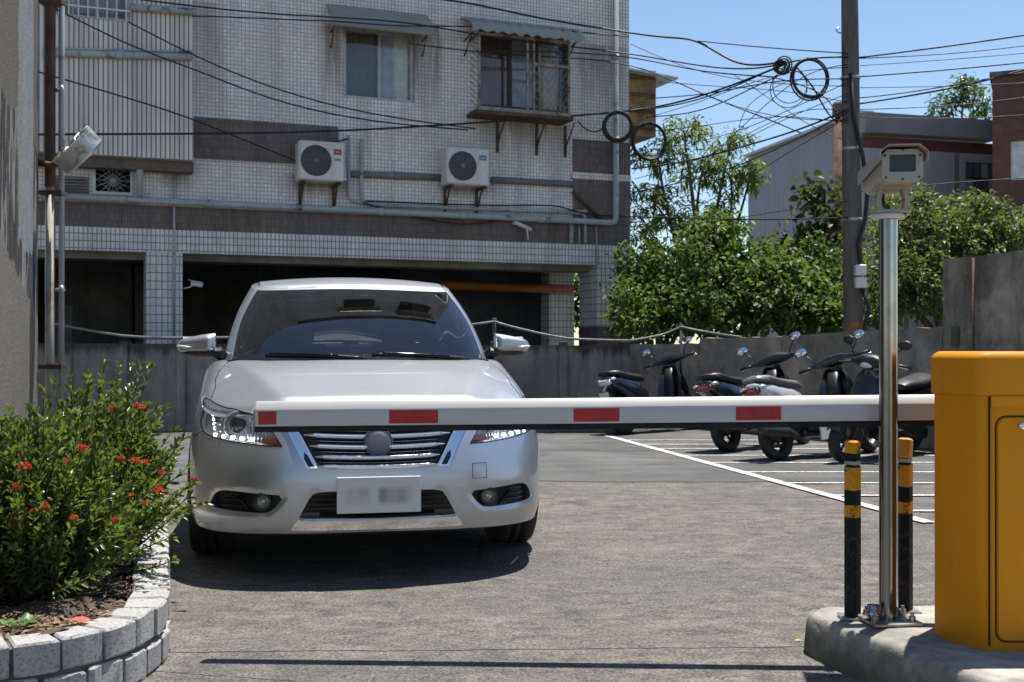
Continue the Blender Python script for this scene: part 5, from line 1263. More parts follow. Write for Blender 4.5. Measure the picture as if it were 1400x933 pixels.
m.add(V, F, smooth=True); m.add(V[-K:], [list(range(K))]); MAT['kerb'] = m_concrete('light_kerb_concrete', (.42, .395, .35), (.22, .205, .18), 5, .45, moss=((.07, .068, .04), .03, .125)); io = m.build('traffic_island', MAT['kerb'], None, 60, True); tag(io, kind='structure')
IZ = .133
# ---------------------------------------------------------------- barrier
def m_yellow():
    t = NT('yellow_cabinet_enamel'); co = t.coord('Object'); n = t.noise(co, 3, 5, .6); c = t.mix(t.ramp(n, [(.3, 0), (.7, 1)]), (.60, .22, .001), (.66, .245, .0015))
    sc = t.noise(t.mapping(co, (3, 3, .4)), 6, 6, .75); c = t.mix(t.math('MULTIPLY', t.ramp(sc, [(.58, 0), (.72, 1)]), .22), c, (.25, .11, .02))
    z = t.sep(co)[2]; c = t.mix(t.math('MULTIPLY', t.ramp(t.math('ADD', z, t.math('MULTIPLY', n, .08)), [(.17, 1), (.26, 0)]), .35), c, (.12, .075, .03)); t.col(c); t.set(rough=.5, coat=.0, spec=.22); t.bump(t.noise(co, 220, 3), .06, .002); return t.m
MAT['yellow'] = m_yellow()
bar_ = empty('parking_barrier', (1.55, 3.5, IZ), 0, 'yellow parking barrier with a lowered white boom marked in red', 'barrier'); BI = Matrix.Translation((-1.55, -3.5, -IZ))
cab = [(1.385, 3.70), (1.318, 3.56), (1.338, 3.49), (1.380, 3.40), (1.396, 3.381), (1.416, 3.375), (1.80, 3.375), (1.82, 3.385), (1.90, 3.56), (1.84, 3.70)]
def ringprism(poly, prof, name, mat, parent, inv, asm=35):
    """stack of inset polygons: prof = (inset, z)"""
    p = np.array(poly); m = MB(); K = len(p); V = []; c = p.mean(axis=0)
    for ins, z in prof:
        q = inset_poly(p, -ins) if False else np.array([c+(v-c)*(1-ins/np.linalg.norm(v-c)) for v in p]); V += [(x, y, z) for x, y in q]
    F = [[k*K+i, k*K+(i+1) % K, (k+1)*K+(i+1) % K, (k+1)*K+i] for k in range(len(prof)-1) for i in range(K)]+[list(range(K)), list(range((len(prof)-1)*K, len(prof)*K))]
    m.add(V, F, smooth=True); return kid(m.build(name, mat, None, asm), parent, inv)
cb = ringprism(cab, [(.004, IZ-.002), (0, IZ+.01), (0, .895), (.006, .897)], 'cabinet', MAT['yellow'], bar_, BI)
ld_ = ringprism(cab, [(-.004, .890), (-.010, .893), (-.010, .998), (-.006, 1.008), (.004, 1.017), (.012, 1.020)], 'cabinet_lid', MAT['yellow'], bar_, BI, 33)
m = MB(); m.bx((1.409, 3.3705, IZ+.02), (1.4125, 3.378, .888)); kid(m.build('door_gap', MAT['seam']), bar_, BI)
m = MB(); m.bx((1.414, 3.366, .855), (1.80, 3.379, .8905), 0, .004); kid(m.build('door_header', MAT['yellow']), bar_, BI)
# door panel with a rounded border groove
def rrect(x0, x1, z0, z1, r, n=6):
    q = []
    for cx, cz, a0 in ((x1-r, z1-r, 0), (x0+r, z1-r, 90), (x0+r, z0+r, 180), (x1-r, z0+r, 270)):
        for k in range(n+1): a = R(a0+90*k/n); q.append((cx+r*math.cos(a), cz+r*math.sin(a)))
    return q
m = MB(); q0 = rrect(1.432, 1.785, .165, .828, .03); q1 = rrect(1.436, 1.781, .169, .824, .027); V = [(x, 3.376, z) for x, z in q0]+[(x, 3.369, z) for x, z in q1]; K = len(q0)
m.add(V, [[i, (i+1) % K, K+(i+1) % K, K+i] for i in range(K)], smooth=True); m.add(V[K:], [list(range(K))]); dor = kid(m.build('door', MAT['yellow'], None, 40), bar_, BI)
m = MB(); pr = [Vector((x, 3.3745, z)) for x, z in rrect(1.430, 1.787, .163, .830, .031)]; m.tube(pr+[pr[0]], .0022, 5, False); kid(m.build('door_gap', MAT['seam']), bar_, BI)
m = MB(); m.lathe([(0, .012), (.009, .012), (.012, .006), (.012, 0)], 18, Matrix.Translation((1.505, 3.369, .802)) @ Matrix.Rotation(R(90), 4, 'X')); kid(m.build('lock', MAT['chrome']), dor, BI @ Matrix.Identity(4))
dor.children[0].matrix_parent_inverse = Matrix.Identity(4)
# boom
bA, bB = Vector((-.877, 3.915, .742)), Vector((1.70, 3.815, .773)); bd = (bB-bA).normalized(); BL = (bB-bA).length
bf = Matrix(((bd.x, -bd.y, 0), (bd.y, bd.x, 0), (bd.z, 0, 1))); bo = Vector((0, 0, 0))
def bp(u, y, z): return bA+bd*u+Vector((-bd.y, bd.x, 0)).normalized()*y+Vector((0, 0, z))
prof = [(-.0225, .020), (-.0225, .0745), (-.0215, .077), (-.006, .1025), (-.003, .1045), (0, .105), (.003, .1045), (.006, .1025), (.0215, .077), (.0225, .0745), (.0225, .020)]
m = MB(); us = list(np.linspace(0, BL, 14)); K = len(prof); V = [bp(u, y, z) for u in us for y, z in prof]
F = [[i*K+k, i*K+(k+1) % K, (i+1)*K+(k+1) % K, (i+1)*K+k] for i in range(len(us)-1) for k in range(K)]+[list(range((len(us)-1)*K, len(us)*K))]
def m_boom():
    t = NT('satin_boom_aluminium'); co = t.coord('Object'); n = t.noise(t.mapping(co, (1.5, 20, 12)), 4, 5, .6); c = t.mix(t.ramp(n, [(.35, 0), (.75, 1)]), (.47, .45, .42), (.42, .40, .37)); g = t.noise(co, 35, 5, .7); c = t.mix(t.math('MULTIPLY', t.ramp(g, [(.6, 0), (.75, 1)]), .35), c, (.25, .23, .2)); t.col(c); t.set(rough=.38, metal=.15); return t.m
m.add(V, F, smooth=True); boom = kid(m.build('boom', m_boom(), None, 28), bar_, BI)
m = MB(); m.add([bp(.0005, y, z) for y, z in prof], [list(range(K))]); q = [bp(-.004, y*1.0, z) for y, z in prof]; m.add(q+[bp(.002, y, z) for y, z in prof], [[i, (i+1) % K, K+(i+1) % K, K+i] for i in range(K)]); m.add(q, [list(range(K))]); kid(m.build('end_cap', simple('aged_end_cap', (.32, .29, .24), .6, 0, .3, 40)), boom, Matrix.Identity(4))
rp = [(-.019, .0195), (-.0215, .008), (-.019, .0), (.019, .0), (.0215, .008), (.019, .0195)]; m = MB(); V = [bp(u, y, z) for u in us for y, z in rp]; K2 = 6
m.add(V, [[i*K2+k, i*K2+(k+1) % K2, (i+1)*K2+(k+1) % K2, (i+1)*K2+k] for i in range(len(us)-1) for k in range(K2)]+[list(range(6)), list(range((len(us)-1)*K2, len(us)*K2))]); kid(m.build('rubber_edge', MAT['seam']), boom, Matrix.Identity(4))
MAT['red_tape'] = simple('red_reflective_tape', (.36, .012, .014), .45, 0, .18, 25)
for x0, x1 in ((353, 378), (532, 599), (784, 847), (1006, 1068)):
    def uu(px):
        k = (px-700)/FPX; a = bA-Vector((-bd.y, bd.x, 0))*.023; return (k*a.y-a.x)/(bd.x-k*bd.y)
    m = MB(); u0, u1 = uu(x0), uu(x1); n = 6; V = []
    for i in range(n+1):
        u = u0+(u1-u0)*i/n; V += [bp(u, -.0232, .026), bp(u, -.0232, .0715)]
    m.add(V, [[2*i, 2*i+2, 2*i+3, 2*i+1] for i in range(n)]); b_ = len(V); kid(m.build('red_sticker', MAT['red_tape']), boom, Matrix.Identity(4))
m = MB(); m.tube([(1.55, 3.64, .83), (1.55, 3.80, .83)], .045, 16); m.bx((1.48, 3.775, .77), (1.62, 3.800, .885)); kid(m.build('boom_hub', MAT['black']), bar_, BI)
# ---------------------------------------------------------------- camera pole
t = NT('polished_steel'); co = t.coord('Object'); n = t.noise(t.mapping(co, (55, 55, .25)), 1.0, 4, .6); t.col(t.ramp(n, [(.35, .14), (.5, .30), (.65, .48)])); t.set(metal=1); t.ln(t.ramp(t.noise(co, 12, 5, .7), [(.4, .10), (.75, .26)]), t.b.inputs['Roughness']); MAT['steel'] = t.m  # reflections painted into the colour as vertical dark and light streaks
MAT['steel_dull'] = simple('dull_steel_plate', (.33, .32, .30), .4, .9, .25, 15)
pb = P(1214.5, 850, 3.73); pole = empty('camera_pole', (pb.x, 3.73, IZ), 0, 'polished steel pole standing on the traffic island', 'pole')
m = MB(); m.tube([(0, 0, .01), (0, 0, 1.335)], .030, 36); m.build('pole_tube', MAT['steel'], pole, 40)
m = MB(); m.box((.0, 0, .009), (.165, .15, .012), Matrix.Rotation(R(8), 3, 'Z'), 0, .003); bpz = m.build('base_plate', MAT['steel_dull'], pole)
for x, y in ((-.062, -.052), (.062, -.045), (-.055, .055), (.065, .055)):
    m = MB(); m.lathe([(0, .03), (.006, .03), (.006, .018), (.011, .018), (.011, .006), (.014, .006), (.014, 0)], 8, Matrix.Translation((x, y, .014)), smooth=False); m.build('bolt', MAT['steel_dull'], bpz)
for a in (45, 135, 225, 315):
    u = Vector((math.cos(R(a)), math.sin(R(a)), 0)); m = MB(); m.add([u*.028+Vector((0, 0, .015)), u*.075+Vector((0, 0, .015)), u*.028+Vector((0, 0, .06))], [[0, 1, 2]]); n_ = u.cross(Vector((0, 0, 1)))*.003; m.v += [tuple(Vector(q)+n_) for q in m.v]; m.f += [[3, 5, 4], [0, 3, 4, 1], [1, 4, 5, 2], [2, 5, 3, 0]]; m.m += [0]*4; m.sm += [False]*4; m.build('gusset', MAT['steel'], pole)
m = MB(); m.lathe([(.030, 0), (.05, 0), (.052, .006), (.05, .016), (.030, .018)], 24, Matrix.Translation((0, 0, 1.318))); m.lathe([(0, .018), (.03, .018)], 24, Matrix.Translation((0, 0, 1.318))); m.build('top_flange', MAT['offwhite'], pole)
m = MB(); m.tube([(-.055, -.02, .012), (-.055, -.02, .055)], .022, 14); m.lathe([(.022, .055), (.02, .063), (0, .068)], 14, Matrix.Translation((-.055, -.02, 0))); m.build('cable_stub', MAT['steel'], pole)
# ---------------------------------------------------------------- surveillance camera
MAT['beige'] = simple('beige_camera_enamel', (.33, .30, .25), .5, 0, .08, 8, dirt=((.28, .23, .17), 7, .62))
ch = P(1234, 250, 3.57); cc = empty('surveillance_camera', (pb.x+.012, 3.73, IZ+1.336), R(-7.3), 'beige box surveillance camera on top of the steel pole', 'camera')
cf = -.165; W_, Hh = .132, .105; zb = .085       # front at local -y
def loftbox(sections, name, mat, parent, asm=40):
    m = MB(); K = len(sections[0]); V = [p for s_ in sections for p in s_]; F = [[i*K+k, i*K+(k+1) % K, (i+1)*K+(k+1) % K, (i+1)*K+k] for i in range(len(sections)-1) for k in range(K)]+[list(range(K)), list(range((len(sections)-1)*K, len(sections)*K))]
    m.add(V, F); return m.build(name, mat, parent, asm)
def octs(y, w, z0, z1, c): return [(-w/2+c, y, z0), (w/2-c, y, z0), (w/2, y, z0+c), (w/2, y, z1-c), (w/2-c, y, z1), (-w/2+c, y, z1), (-w/2, y, z1-c), (-w/2, y, z0+c)]
bodyc = loftbox([octs(cf+.012, W_*.93, zb, zb+Hh*.92, .018), octs(.20, W_*.90, zb+.004, zb+Hh*.88, .018)], 'housing', MAT['beige'], cc)
m = MB(); fo = octs(cf, W_*.95, zb-.004, zb+Hh*.94, .016); fi = [(x_*.62, cf, zb+.028+(z_-zb)*.55) for x_, _, z_ in fo]; fi = [(-.037, cf-.001, zb+.028), (.037, cf-.001, zb+.028), (.040, cf-.001, zb+.031), (.040, cf-.001, zb+.079), (.037, cf-.001, zb+.082), (-.037, cf-.001, zb+.082), (-.040, cf-.001, zb+.079), (-.040, cf-.001, zb+.031)]
fb_ = [(x_, cf+.014, z_) for x_, _, z_ in fo]; fr_ = [(x_, cf+.008, z_) for x_, _, z_ in fi]; V = fb_+fo+fi+fr_; F = [[a*8+k, a*8+(k+1) % 8, (a+1)*8+(k+1) % 8, (a+1)*8+k] for a in range(3) for k in range(8)]; m.add(V, F); m.build('front_plate', MAT['beige'], cc)
m = MB(); m.bx((-.041, cf+.006, zb+.027), (.041, cf+.010, zb+.083)); m.build('window', MAT['gloss_black'], cc)
for x, z in ((-.05, .012), (.05, .012), (-.053, .08), (.053, .08), (0, .006), (0, .097)):
    m = MB(); m.lathe([(0, .003), (.003, .003), (.004, 0)], 8, Matrix.Translation((x, cf, zb+z)) @ Matrix.Rotation(R(90), 4, 'X')); m.build('screw', MAT['black'], cc)
def hoodsec(y, w, z0, z1, th):
    o_ = [(-w/2, z0), (-w/2, z1-.022), (-w/2+.026, z1), (w/2-.026, z1), (w/2, z1-.022), (w/2, z0)]; i_ = [(-w/2+th, z0), (-w/2+th, z1-.022-th*.3), (-w/2+.026+th*.3, z1-th), (w/2-.026-th*.3, z1-th), (w/2-th, z1-.022-th*.3), (w/2-th, z0)]
    return [(x_, y, z_) for x_, z_ in o_]+[(x_, y, z_) for x_, z_ in i_[::-1]]
loftbox([hoodsec(cf-.028, W_*1.10, zb+.062, zb+Hh+.006, .003), hoodsec(.02, W_*1.09, zb+.050, zb+Hh+.004, .003), hoodsec(.225, W_*1.08, zb+.040, zb+Hh, .003)], 'sun_shield', MAT['beige'], cc)
for sx in (-1, 1):
    m = MB(); m.prism([(sx*.030, .0), (sx*.046, .0), (sx*.052, .045), (sx*.044, .084), (sx*.028, .084), (sx*.038, .045)], -.022, .03, lambda u, v, w_: (u, w_, v)); m.build('yoke_arm', MAT['beige'], cc)
    m = MB(); m.tube([(sx*.036, .004, .05), (sx*.064, .004, .05)], .007, 8); m.build('yoke_bolt', MAT['steel_dull'], cc)
m = MB(); m.bx((-.055, -.04, .0), (.055, .045, .012), 0, .003); m.build('yoke_plate', MAT['beige'], cc); m = MB(); m.bx((-.05, -.06, .078), (.05, .08, .088)); m.build('mount_rail', MAT['beige'], cc)
m = MB(); m.tube([(.0, .16, zb), (.0, .13, .04), (.0, .06, .03), (.0, .02, .0)], .006, 6); m.build('camera_cable', MAT['black'], cc)
# ---------------------------------------------------------------- bollards
def m_bollard(seed):
    t = NT('black_yellow_bollard_paint'); co = t.coord('Object'); z = t.sep(co)[2]; zz = t.math('ADD', z, t.math('MULTIPLY', t.math('SUBTRACT', t.noise(co, 18+seed, 4, .6), .5), .018))
    Y = (.60, .27, .012); B = (.012, .012, .012)
    c = t.ramp(zz, [(0, B), (.36, Y), (.405, B), (.44, B), (.445, Y), (.523, Y), (.527, B), (.568, Y), (.64, Y)] if False else [(0, B), (.335, Y), (.375, B), (.425, Y), (.500, B), (.545, Y)], 'CONSTANT')
    w = t.noise(co, 22, 6, .75); c = t.mix(t.ramp(w, [(.54, 0), (.60, 1)]), c, (.05, .045, .04)); t.col(c); t.set(rough=.7, spec=.2); t.bump(w, .3, .004); return t.m
def bollard(px, py, d, lab, cracked):
    b = P(px, py, d); o = empty('bollard', (b.x, d, IZ), R(45+(6 if cracked else 0)), lab, 'bollard', 'striped bollards on the island'); s_ = .043
    m = MB(); mat = m_bollard(3 if cracked else 0); h = .505
    m.box((0, 0, h/2+.003), (s_, s_, h), None, 0, .005); m.build('post', mat, o)
    m = MB(); m.box((0, 0, h+.01), (s_*.9, s_*.9, .012)); m.build('joint', MAT['steel_dull'], o)
    rt = Matrix.Rotation(R(9 if cracked else 0), 3, 'Y'); m = MB(); m.box((.004 if cracked else 0, 0, h+.05), (s_*.97, s_*.97, .07), rt, 0, .006); m.build('cap', mat if not cracked else simple('yellow_cap', (.58, .26, .012), .55, 0, .15, 30), o)
    m = MB(); m.box((0, 0, .004), (.085, .085, .006), Matrix.Rotation(R(40), 3, 'Z')); m.build('foot_plate', MAT['steel_dull'], o)
bollard(1165.5, 848, 3.80, 'black and yellow striped bollard left of the steel pole', False)
bollard(1237, 840, 3.885, 'black and yellow striped bollard with a tilted cap behind the steel pole', True)

# ---------------------------------------------------------------- loose grit along the kerbs
V = []; F = []
def pebble(x, y, z, r):
    b = len(V); q = [(1, 0, 0), (-1, 0, 0), (0, 1, 0), (0, -1, 0), (0, 0, 1), (0, 0, -.3)]
    for a in q: V.append((x+a[0]*r*rng.uniform(.6, 1.2), y+a[1]*r*rng.uniform(.6, 1.2), z+r*.25+a[2]*r*rng.uniform(.5, .9)))
    for f in ((0, 2, 4), (2, 1, 4), (1, 3, 4), (3, 0, 4), (2, 0, 5), (1, 2, 5), (3, 1, 5), (0, 3, 5)): F.append([b+i for i in f])
for _ in range(420):
    i = rng.randrange(len(dens)); p_ = dens[i]; 
    if p_[0] > 1.7: continue
    o_ = abs(rng.gauss(0, .09))+.035; d_ = (p_-cI)/np.linalg.norm(p_-cI); pebble(p_[0]+d_[0]*o_+rng.uniform(-.03, .03), p_[1]+d_[1]*o_+rng.uniform(-.03, .03), 0, rng.uniform(.0015, .005))
for _ in range(500):
    l = rng.uniform(.6, LT-.2); q = pcurve(l, -.02-abs(rng.gauss(0, .10))); pebble(q[0], q[1], 0, rng.uniform(.0015, .005))
for _ in range(900): pebble(rng.uniform(-1.0, 1.1), rng.uniform(3.2, 8), 0, rng.uniform(.001, .0035))
gr_ = rawmesh('loose_grit', V, F, simple('grey_grit', (.20, .185, .165), .9, 0, .5, 300)); tag(gr_, 'loose grit scattered on the asphalt along the kerbs', 'grit', kind='stuff')
# ---------------------------------------------------------------- scooters
def loft(mb, secs, n=14, ee=.7, mi=None, axis='x'):
    """closed superellipse sections (pos, zc, hz, hw[, yc])"""
    pts = []; 
    for s_ in secs:
        x, zc, hz, hw = s_[:4]; yc = s_[4] if len(s_) > 4 else 0
        for k in range(n):
            a = 2*math.pi*k/n; cy = math.copysign(abs(math.cos(a))**ee, math.cos(a)); cz = math.copysign(abs(math.sin(a))**ee, math.sin(a))
            pts.append((x, yc+hw*cy, zc+hz*cz) if axis == 'x' else (yc+hw*cy, x, zc+hz*cz) if axis == 'y' else (zc+hz*cz, yc+hw*cy, x))
    N = len(secs); F = [[i*n+k, i*n+(k+1) % n, (i+1)*n+(k+1) % n, (i+1)*n+k] for i in range(N-1) for k in range(n)]+[list(range(n)), list(range((N-1)*n, N*n))]
    mb.add(pts, F, mi, True); return mb
MAT['s_seat'] = simple('vinyl_seat', (.02, .02, .021), .42, 0, .3, 20)
MAT['s_dark'] = simple('scooter_dark_metal', (.035, .035, .036), .5, .4, .4, 15)
MAT['mirror'] = simple('mirror_glass', (.75, .77, .8), .03, 1, .02)
def paintm(name, col, metal=.3): return simple(name, col, .25, metal, .08, 5, coat=.7)
def scooter(loc, th, label, col, seat, tail, rail, lean=0, steer=0, apron=None, shield=None, sc=.89):
    s = empty('scooter', (loc[0], loc[1], 0), th, label, 'scooter', 'scooters parked in the painted bays')
    s.rotation_euler = (R(lean), 0, th); s.scale = (sc, sc, sc)
    pm = paintm('scooter_paint', col); shm = paintm('scooter_shield', shield) if shield else pm
    m = MB(); loft(m, [(-.50, .74, .02, .04), (-.46, .73, .055, .09), (-.36, .70, .085, .135), (-.18, .66, .12, .165), (.02, .60, .16, .175), (.20, .55, .19, .17), (.34, .50, .19, .15), (.42, .47, .14, .13)]); m.build('rear_body', pm, s, 60)
    m = MB(); loft(m, [(-.44, .815, .015, .07), (-.38, .825, .04, .12), (-.2, .815, .05, .145), (0, .785, .045, .15), (.18, .765, .05, .14), (.34, .755, .05, .11), (.43, .735, .03, .07)], 14, .75); m.build('seat', seat, s, 60)
    m = MB(); m.tube([(-.24, .13, .80), (-.42, .125, .825), (-.50, .07, .835), (-.52, 0, .835), (-.50, -.07, .835), (-.42, -.125, .825), (-.24, -.13, .80)], .014, 8); m.build('grab_rail', rail, s)
    m = MB(); loft(m, [(-.53, .70, .02, .07), (-.515, .70, .04, .11), (-.47, .70, .045, .125)], 12, .7); m.build('tail_light', tail, s)
    for sd in (1, -1): m = MB(); loft(m, [(-.49, .735, .014, .02, sd*.125), (-.44, .74, .02, .025, sd*.135), (-.38, .735, .012, .015, sd*.14)], 8); m.build('turn_signal', MAT['satin'], s)
    m = MB(); m.box((-.55, 0, .52), (.01, .17, .11), Matrix.Rotation(R(-20), 3, 'Y')); m.tube([(-.45, 0, .66), (-.55, 0, .60)], .02, 6); m.build('licence_plate', MAT['offwhite'], s)
    m = MB(); pts = []
    for i in range(9):
        a = R(60+12*i); pts += [(.0-.02+.275*math.cos(a), w, .225+.275*math.sin(a)) for w in (-.075, .075)]
    m.grid(pts, 9, 2); m.build('rear_fender', MAT['black'], s)
    m = MB(); loft(m, [(-.06, .25, .07, .05, .11), (.1, .27, .09, .07, .10), (.28, .29, .10, .09, .05), (.42, .30, .09, .10, 0)], 12); m.build('engine', MAT['s_dark'], s)
    m = MB(); loft(m, [(-.34, .30, .045, .04, -.14), (-.30, .30, .06, .055, -.14), (.02, .27, .06, .055, -.14), (.10, .25, .04, .04, -.13), (.25, .22, .02, .02, -.09)], 10, .9); m.build('exhaust', MAT['s_dark'], s)
    m = MB(); m.box((.63, 0, .295), (.58, .33, .05), None, 0, .02); m.box((.62, 0, .25), (.62, .24, .07), None, 0, .025); m.build('footboard', MAT['black'], s)
    # leg shield, swept plate
    pts = []; zz = [.24, .32, .45, .60, .75, .86, .93]; xx = [.74, .76, .82, .87, .91, .93, .93]; ww = [.10, .17, .20, .205, .19, .15, .09]
    for z, x, w in zip(zz, xx, ww):
        for k in range(9): u = -1+2*k/8; pts.append((x+.10*(1-u*u)-.02, u*w, z))
    m = MB(); m.grid(pts, 7, 9); m.grid([(x-.035, y*.97, z) for x, y, z in pts], 7, 9)
    for j in (0, 8): m.add([pts[i*9+j] for i in range(7)]+[(pts[i*9+j][0]-.035, pts[i*9+j][1]*.97, pts[i*9+j][2]) for i in range(7)], [[i, i+1, 8+i, 7+i] for i in range(6)])
    for i in (0, 6): m.add([pts[i*9+j] for j in range(9)]+[(pts[i*9+j][0]-.035, pts[i*9+j][1]*.97, pts[i*9+j][2]) for j in range(9)], [[j, j+1, 10+j, 9+j] for j in range(8)])
    m.build('leg_shield', shm, s, 50, True)
    m = MB(); pts = []
    for (x, z, w) in ((.98, .93, .07), (1.04, .84, .12), (1.10, .74, .135), (1.16, .64, .12), (1.23, .55, .08), (1.27, .50, .03)):
        for k in range(9): u = -1+2*k/8; pts.append((x-.07*u*u, u*w, z-.02*u*u))
    m.grid(pts, 6, 9); m.grid([(x-.04, y*.95, z-.03) for x, y, z in pts], 6, 9); m.build('front_cowl', shm, s, 60)
    m = MB(); loft(m, [(.30, .80, .05, .07), (.45, .83, .06, .09), (.7, .86, .06, .09), (.88, .88, .04, .07)], 10, .8, axis='z'); m.build('inner_shield', MAT['black'], s)
    # front wheel, forks, fender, turned by steer
    ax = Vector((1.25, 0, .225)); piv = Vector((.97, 0, .93)); sax = (piv-ax).normalized(); st = Matrix.Translation(piv) @ Matrix.Rotation(R(steer), 4, sax) @ Matrix.Translation(-piv)
    def sb(mb, name, mat, par=s, a=None):
        mb.v = [tuple(st @ Vector(p)) for p in mb.v]; return mb.build(name, mat, par, a)
    for sd in (1, -1): m = MB(); m.tube([ax+Vector((0, sd*.075, 0)), Vector((1.10, sd*.075, .55)), Vector((1.06, sd*.04, .66))], .021, 8); sb(m, 'fork', MAT['s_dark'])
    m = MB(); pts = []
    for i in range(13):
        a = R(25+11*i); r_ = .262
        for w, dr in ((-.075, -.06), (-.055, 0), (0, .018), (.055, 0), (.075, -.06)): pts.append((1.25+(r_+dr)*math.cos(a), w, .225+(r_+dr)*math.sin(a)))
    m.grid(pts, 13, 5); sb(m, 'front_fender', shm, s, 60)
    def whl(c, steerit):
        w = empty('wheel', (0, 0, 0)); w.parent = s; mt = Matrix.Translation(c) @ Matrix.Rotation(R(90), 4, 'X')
        m = MB(); m.lathe([(.135, -.04), (.165, -.058), (.195, -.056), (.217, -.036), (.225, 0), (.217, .036), (.195, .056), (.165, .058), (.135, .04)], 32, mt); (sb(m, 'tyre', MAT['rubber'], w) if steerit else m.build('tyre', MAT['rubber'], w))
        m = MB(); m.lathe([(.142, -.046), (.134, -.044), (.126, -.02), (.126, .02), (.134, .044), (.142, .046)], 28, mt); m.lathe([(0, -.05), (.04, -.05), (.045, 0), (.04, .05), (0, .05)], 16, mt)
        for k in range(5):
            a = 2*math.pi*k/5; m.tube([mt @ Vector((.035*math.cos(a), .035*math.sin(a), 0)), mt @ Vector((.13*math.cos(a+.2), .13*math.sin(a+.2), 0))], .014, 6)
        (sb(m, 'rim', MAT['alloy'] if rail is MAT['alloy'] else MAT['s_dark'], w) if steerit else m.build('rim', MAT['s_dark'], w))
    whl(Vector((0, 0, .225)), False); whl(ax, True)
    m = MB(); m.tube([(1.02, 0, .80), (.93, 0, 1.0)], .028, 8); sb(m, 'steering_stem', MAT['s_dark'])
    m = MB(); loft(m, [(-.27, .0, .022, .025, 0), (-.17, .0, .04, .05, .02), (-.07, .015, .065, .085, .05), (.07, .015, .065, .085, .05), (.17, .0, .04, .05, .02), (.27, .0, .022, .025, 0)], 12, .8, axis='y'); m.v = [(x+.92, y, z+1.0) for x, y, z in m.v]; sb(m, 'handlebar_cover', MAT['black'] if not shield else shm, s, 60)
    m = MB(); loft(m, [(1.03, .985, .045, .08), (1.045, .98, .035, .065), (1.052, .98, .012, .03)], 12, .8); sb(m, 'headlight', MAT['lens'] and MAT['satin'])
    for sd in (1, -1):
        m = MB(); m.tube([(.92, sd*.26, .998), (.905, sd*.30, .995), (.87, sd*.40, .985)], .018, 8); sb(m, 'grip', MAT['black'])
        m = MB(); m.tube([(.955, sd*.24, 1.0), (.96, sd*.30, .99), (.925, sd*.41, .97)], .007, 6); sb(m, 'brake_lever', MAT['alloy'])
        mr = MB(); mr.tube([(.93, sd*.20, 1.02), (.93, sd*.25, 1.10), (.91, sd*.31, 1.165)], .007, 6); mo = sb(mr, 'mirror_stem', MAT['black'])
        c = Vector((.905, sd*.335, 1.20)); mt = Matrix.Translation(c) @ Vector((-1, -sd*.12, .1)).to_track_quat('Z', 'Y').to_matrix().to_4x4() @ Matrix.Diagonal((.075, .048, 1, 1))
        m = MB(); m.lathe([(0, -.018), (.7, -.014), (1, -.002), (1.0, .002)], 20, mt); sb(m, 'mirror_shell', MAT['black'], mo); m = MB(); m.lathe([(0, .0025), (.93, .0025), (.94, .001)], 20, mt); sb(m, 'mirror_glass', MAT['mirror'], mo)
    m = MB(); m.tube([(.30, .12, .20), (.24, .20, .02)], .010, 6); m.tube([(.24, .20, .015), (.19, .22, .012)], .012, 6); m.build('side_stand', MAT['s_dark'], s)
    REAR = ('rear_body', 'seat', 'grab_rail', 'tail_light', 'turn_signal', 'licence_plate'); FRONT = ('leg_shield', 'front_cowl', 'inner_shield', 'fork', 'front_fender', 'steering_stem', 'handlebar_cover', 'headlight', 'grip', 'brake_lever', 'mirror_stem')
    def movef(o_):
        o_.data.transform(Matrix.Translation((.15, 0, 0)))
        for c_ in o_.children: movef(c_)
    for k_, o_ in enumerate(list(s.children)):
        nm = o_.name.split('.')[0]
        if nm in FRONT: movef(o_)
        if nm in REAR:
            for v_ in o_.data.vertices: v_.co.x = v_.co.x*.62+.04 if v_.co.x < .105 else v_.co.x
    for w_ in [c_ for c_ in s.children if c_.name.startswith('wheel')][1:]: w_.location.x = .15
    if apron:
        m = MB(); q = apron; V = [(x, y, z) for x, z in q for y in (-.185,)]+[(x, -.165, z) for x, z in q]; K = len(q); m.add(V, [list(range(K)), list(range(2*K-1, K-1, -1))]+[[i, (i+1) % K, K+(i+1) % K, K+i] for i in range(K)])
        t = NT('white_fairing_red_print'); co = t.coord('Object'); n = t.noise(t.mapping(co, (14, 1, 8)), 1.6, 3, .6, 1.0); z = t.sep(co)[2]; k = t.math('MULTIPLY', t.ramp(n, [(.53, 0), (.57, 1)]), t.ramp(z, [(.28, 0), (.31, 1)])); t.col(t.mix(k, (.62, .62, .61), (.45, .04, .04))); t.set(rough=.35)
        m.build('lower_fairing', t.m, s)
    return s
scooter((1.30, 13.1), R(40), 'dark blue scooter standing leftmost in the row against the low wall', (.012, .016, .028), MAT['s_seat'], MAT['satin'], MAT['black'], -10, 18, shield=(.025, .022, .04), sc=.86)
scooter((2.09, 11.0), R(42), 'dark teal scooter between the dark blue one and the silver one', (.008, .018, .026), MAT['s_seat'], MAT['redlens'], MAT['s_dark'], -11, 14)
scooter((2.384, 10.19), R(35), 'silver tailed scooter with a grey seat in the middle of the row', (.46, .47, .48), simple('grey_vinyl_seat', (.12, .11, .105), .5, 0, .2, 20), MAT['redlens'], MAT['alloy'], -11, 20, apron=[(.44, .40), (.84, .38), (.80, .28), (.70, .21), (.56, .17), (.47, .16), (.48, .26)], shield=(.012, .012, .013))
scooter((3.78, 10.90), R(225), 'black scooter facing the others, partly hidden behind the steel pole', (.009, .009, .010), MAT['s_seat'], MAT['redlens'], MAT['s_dark'], -9, -10)
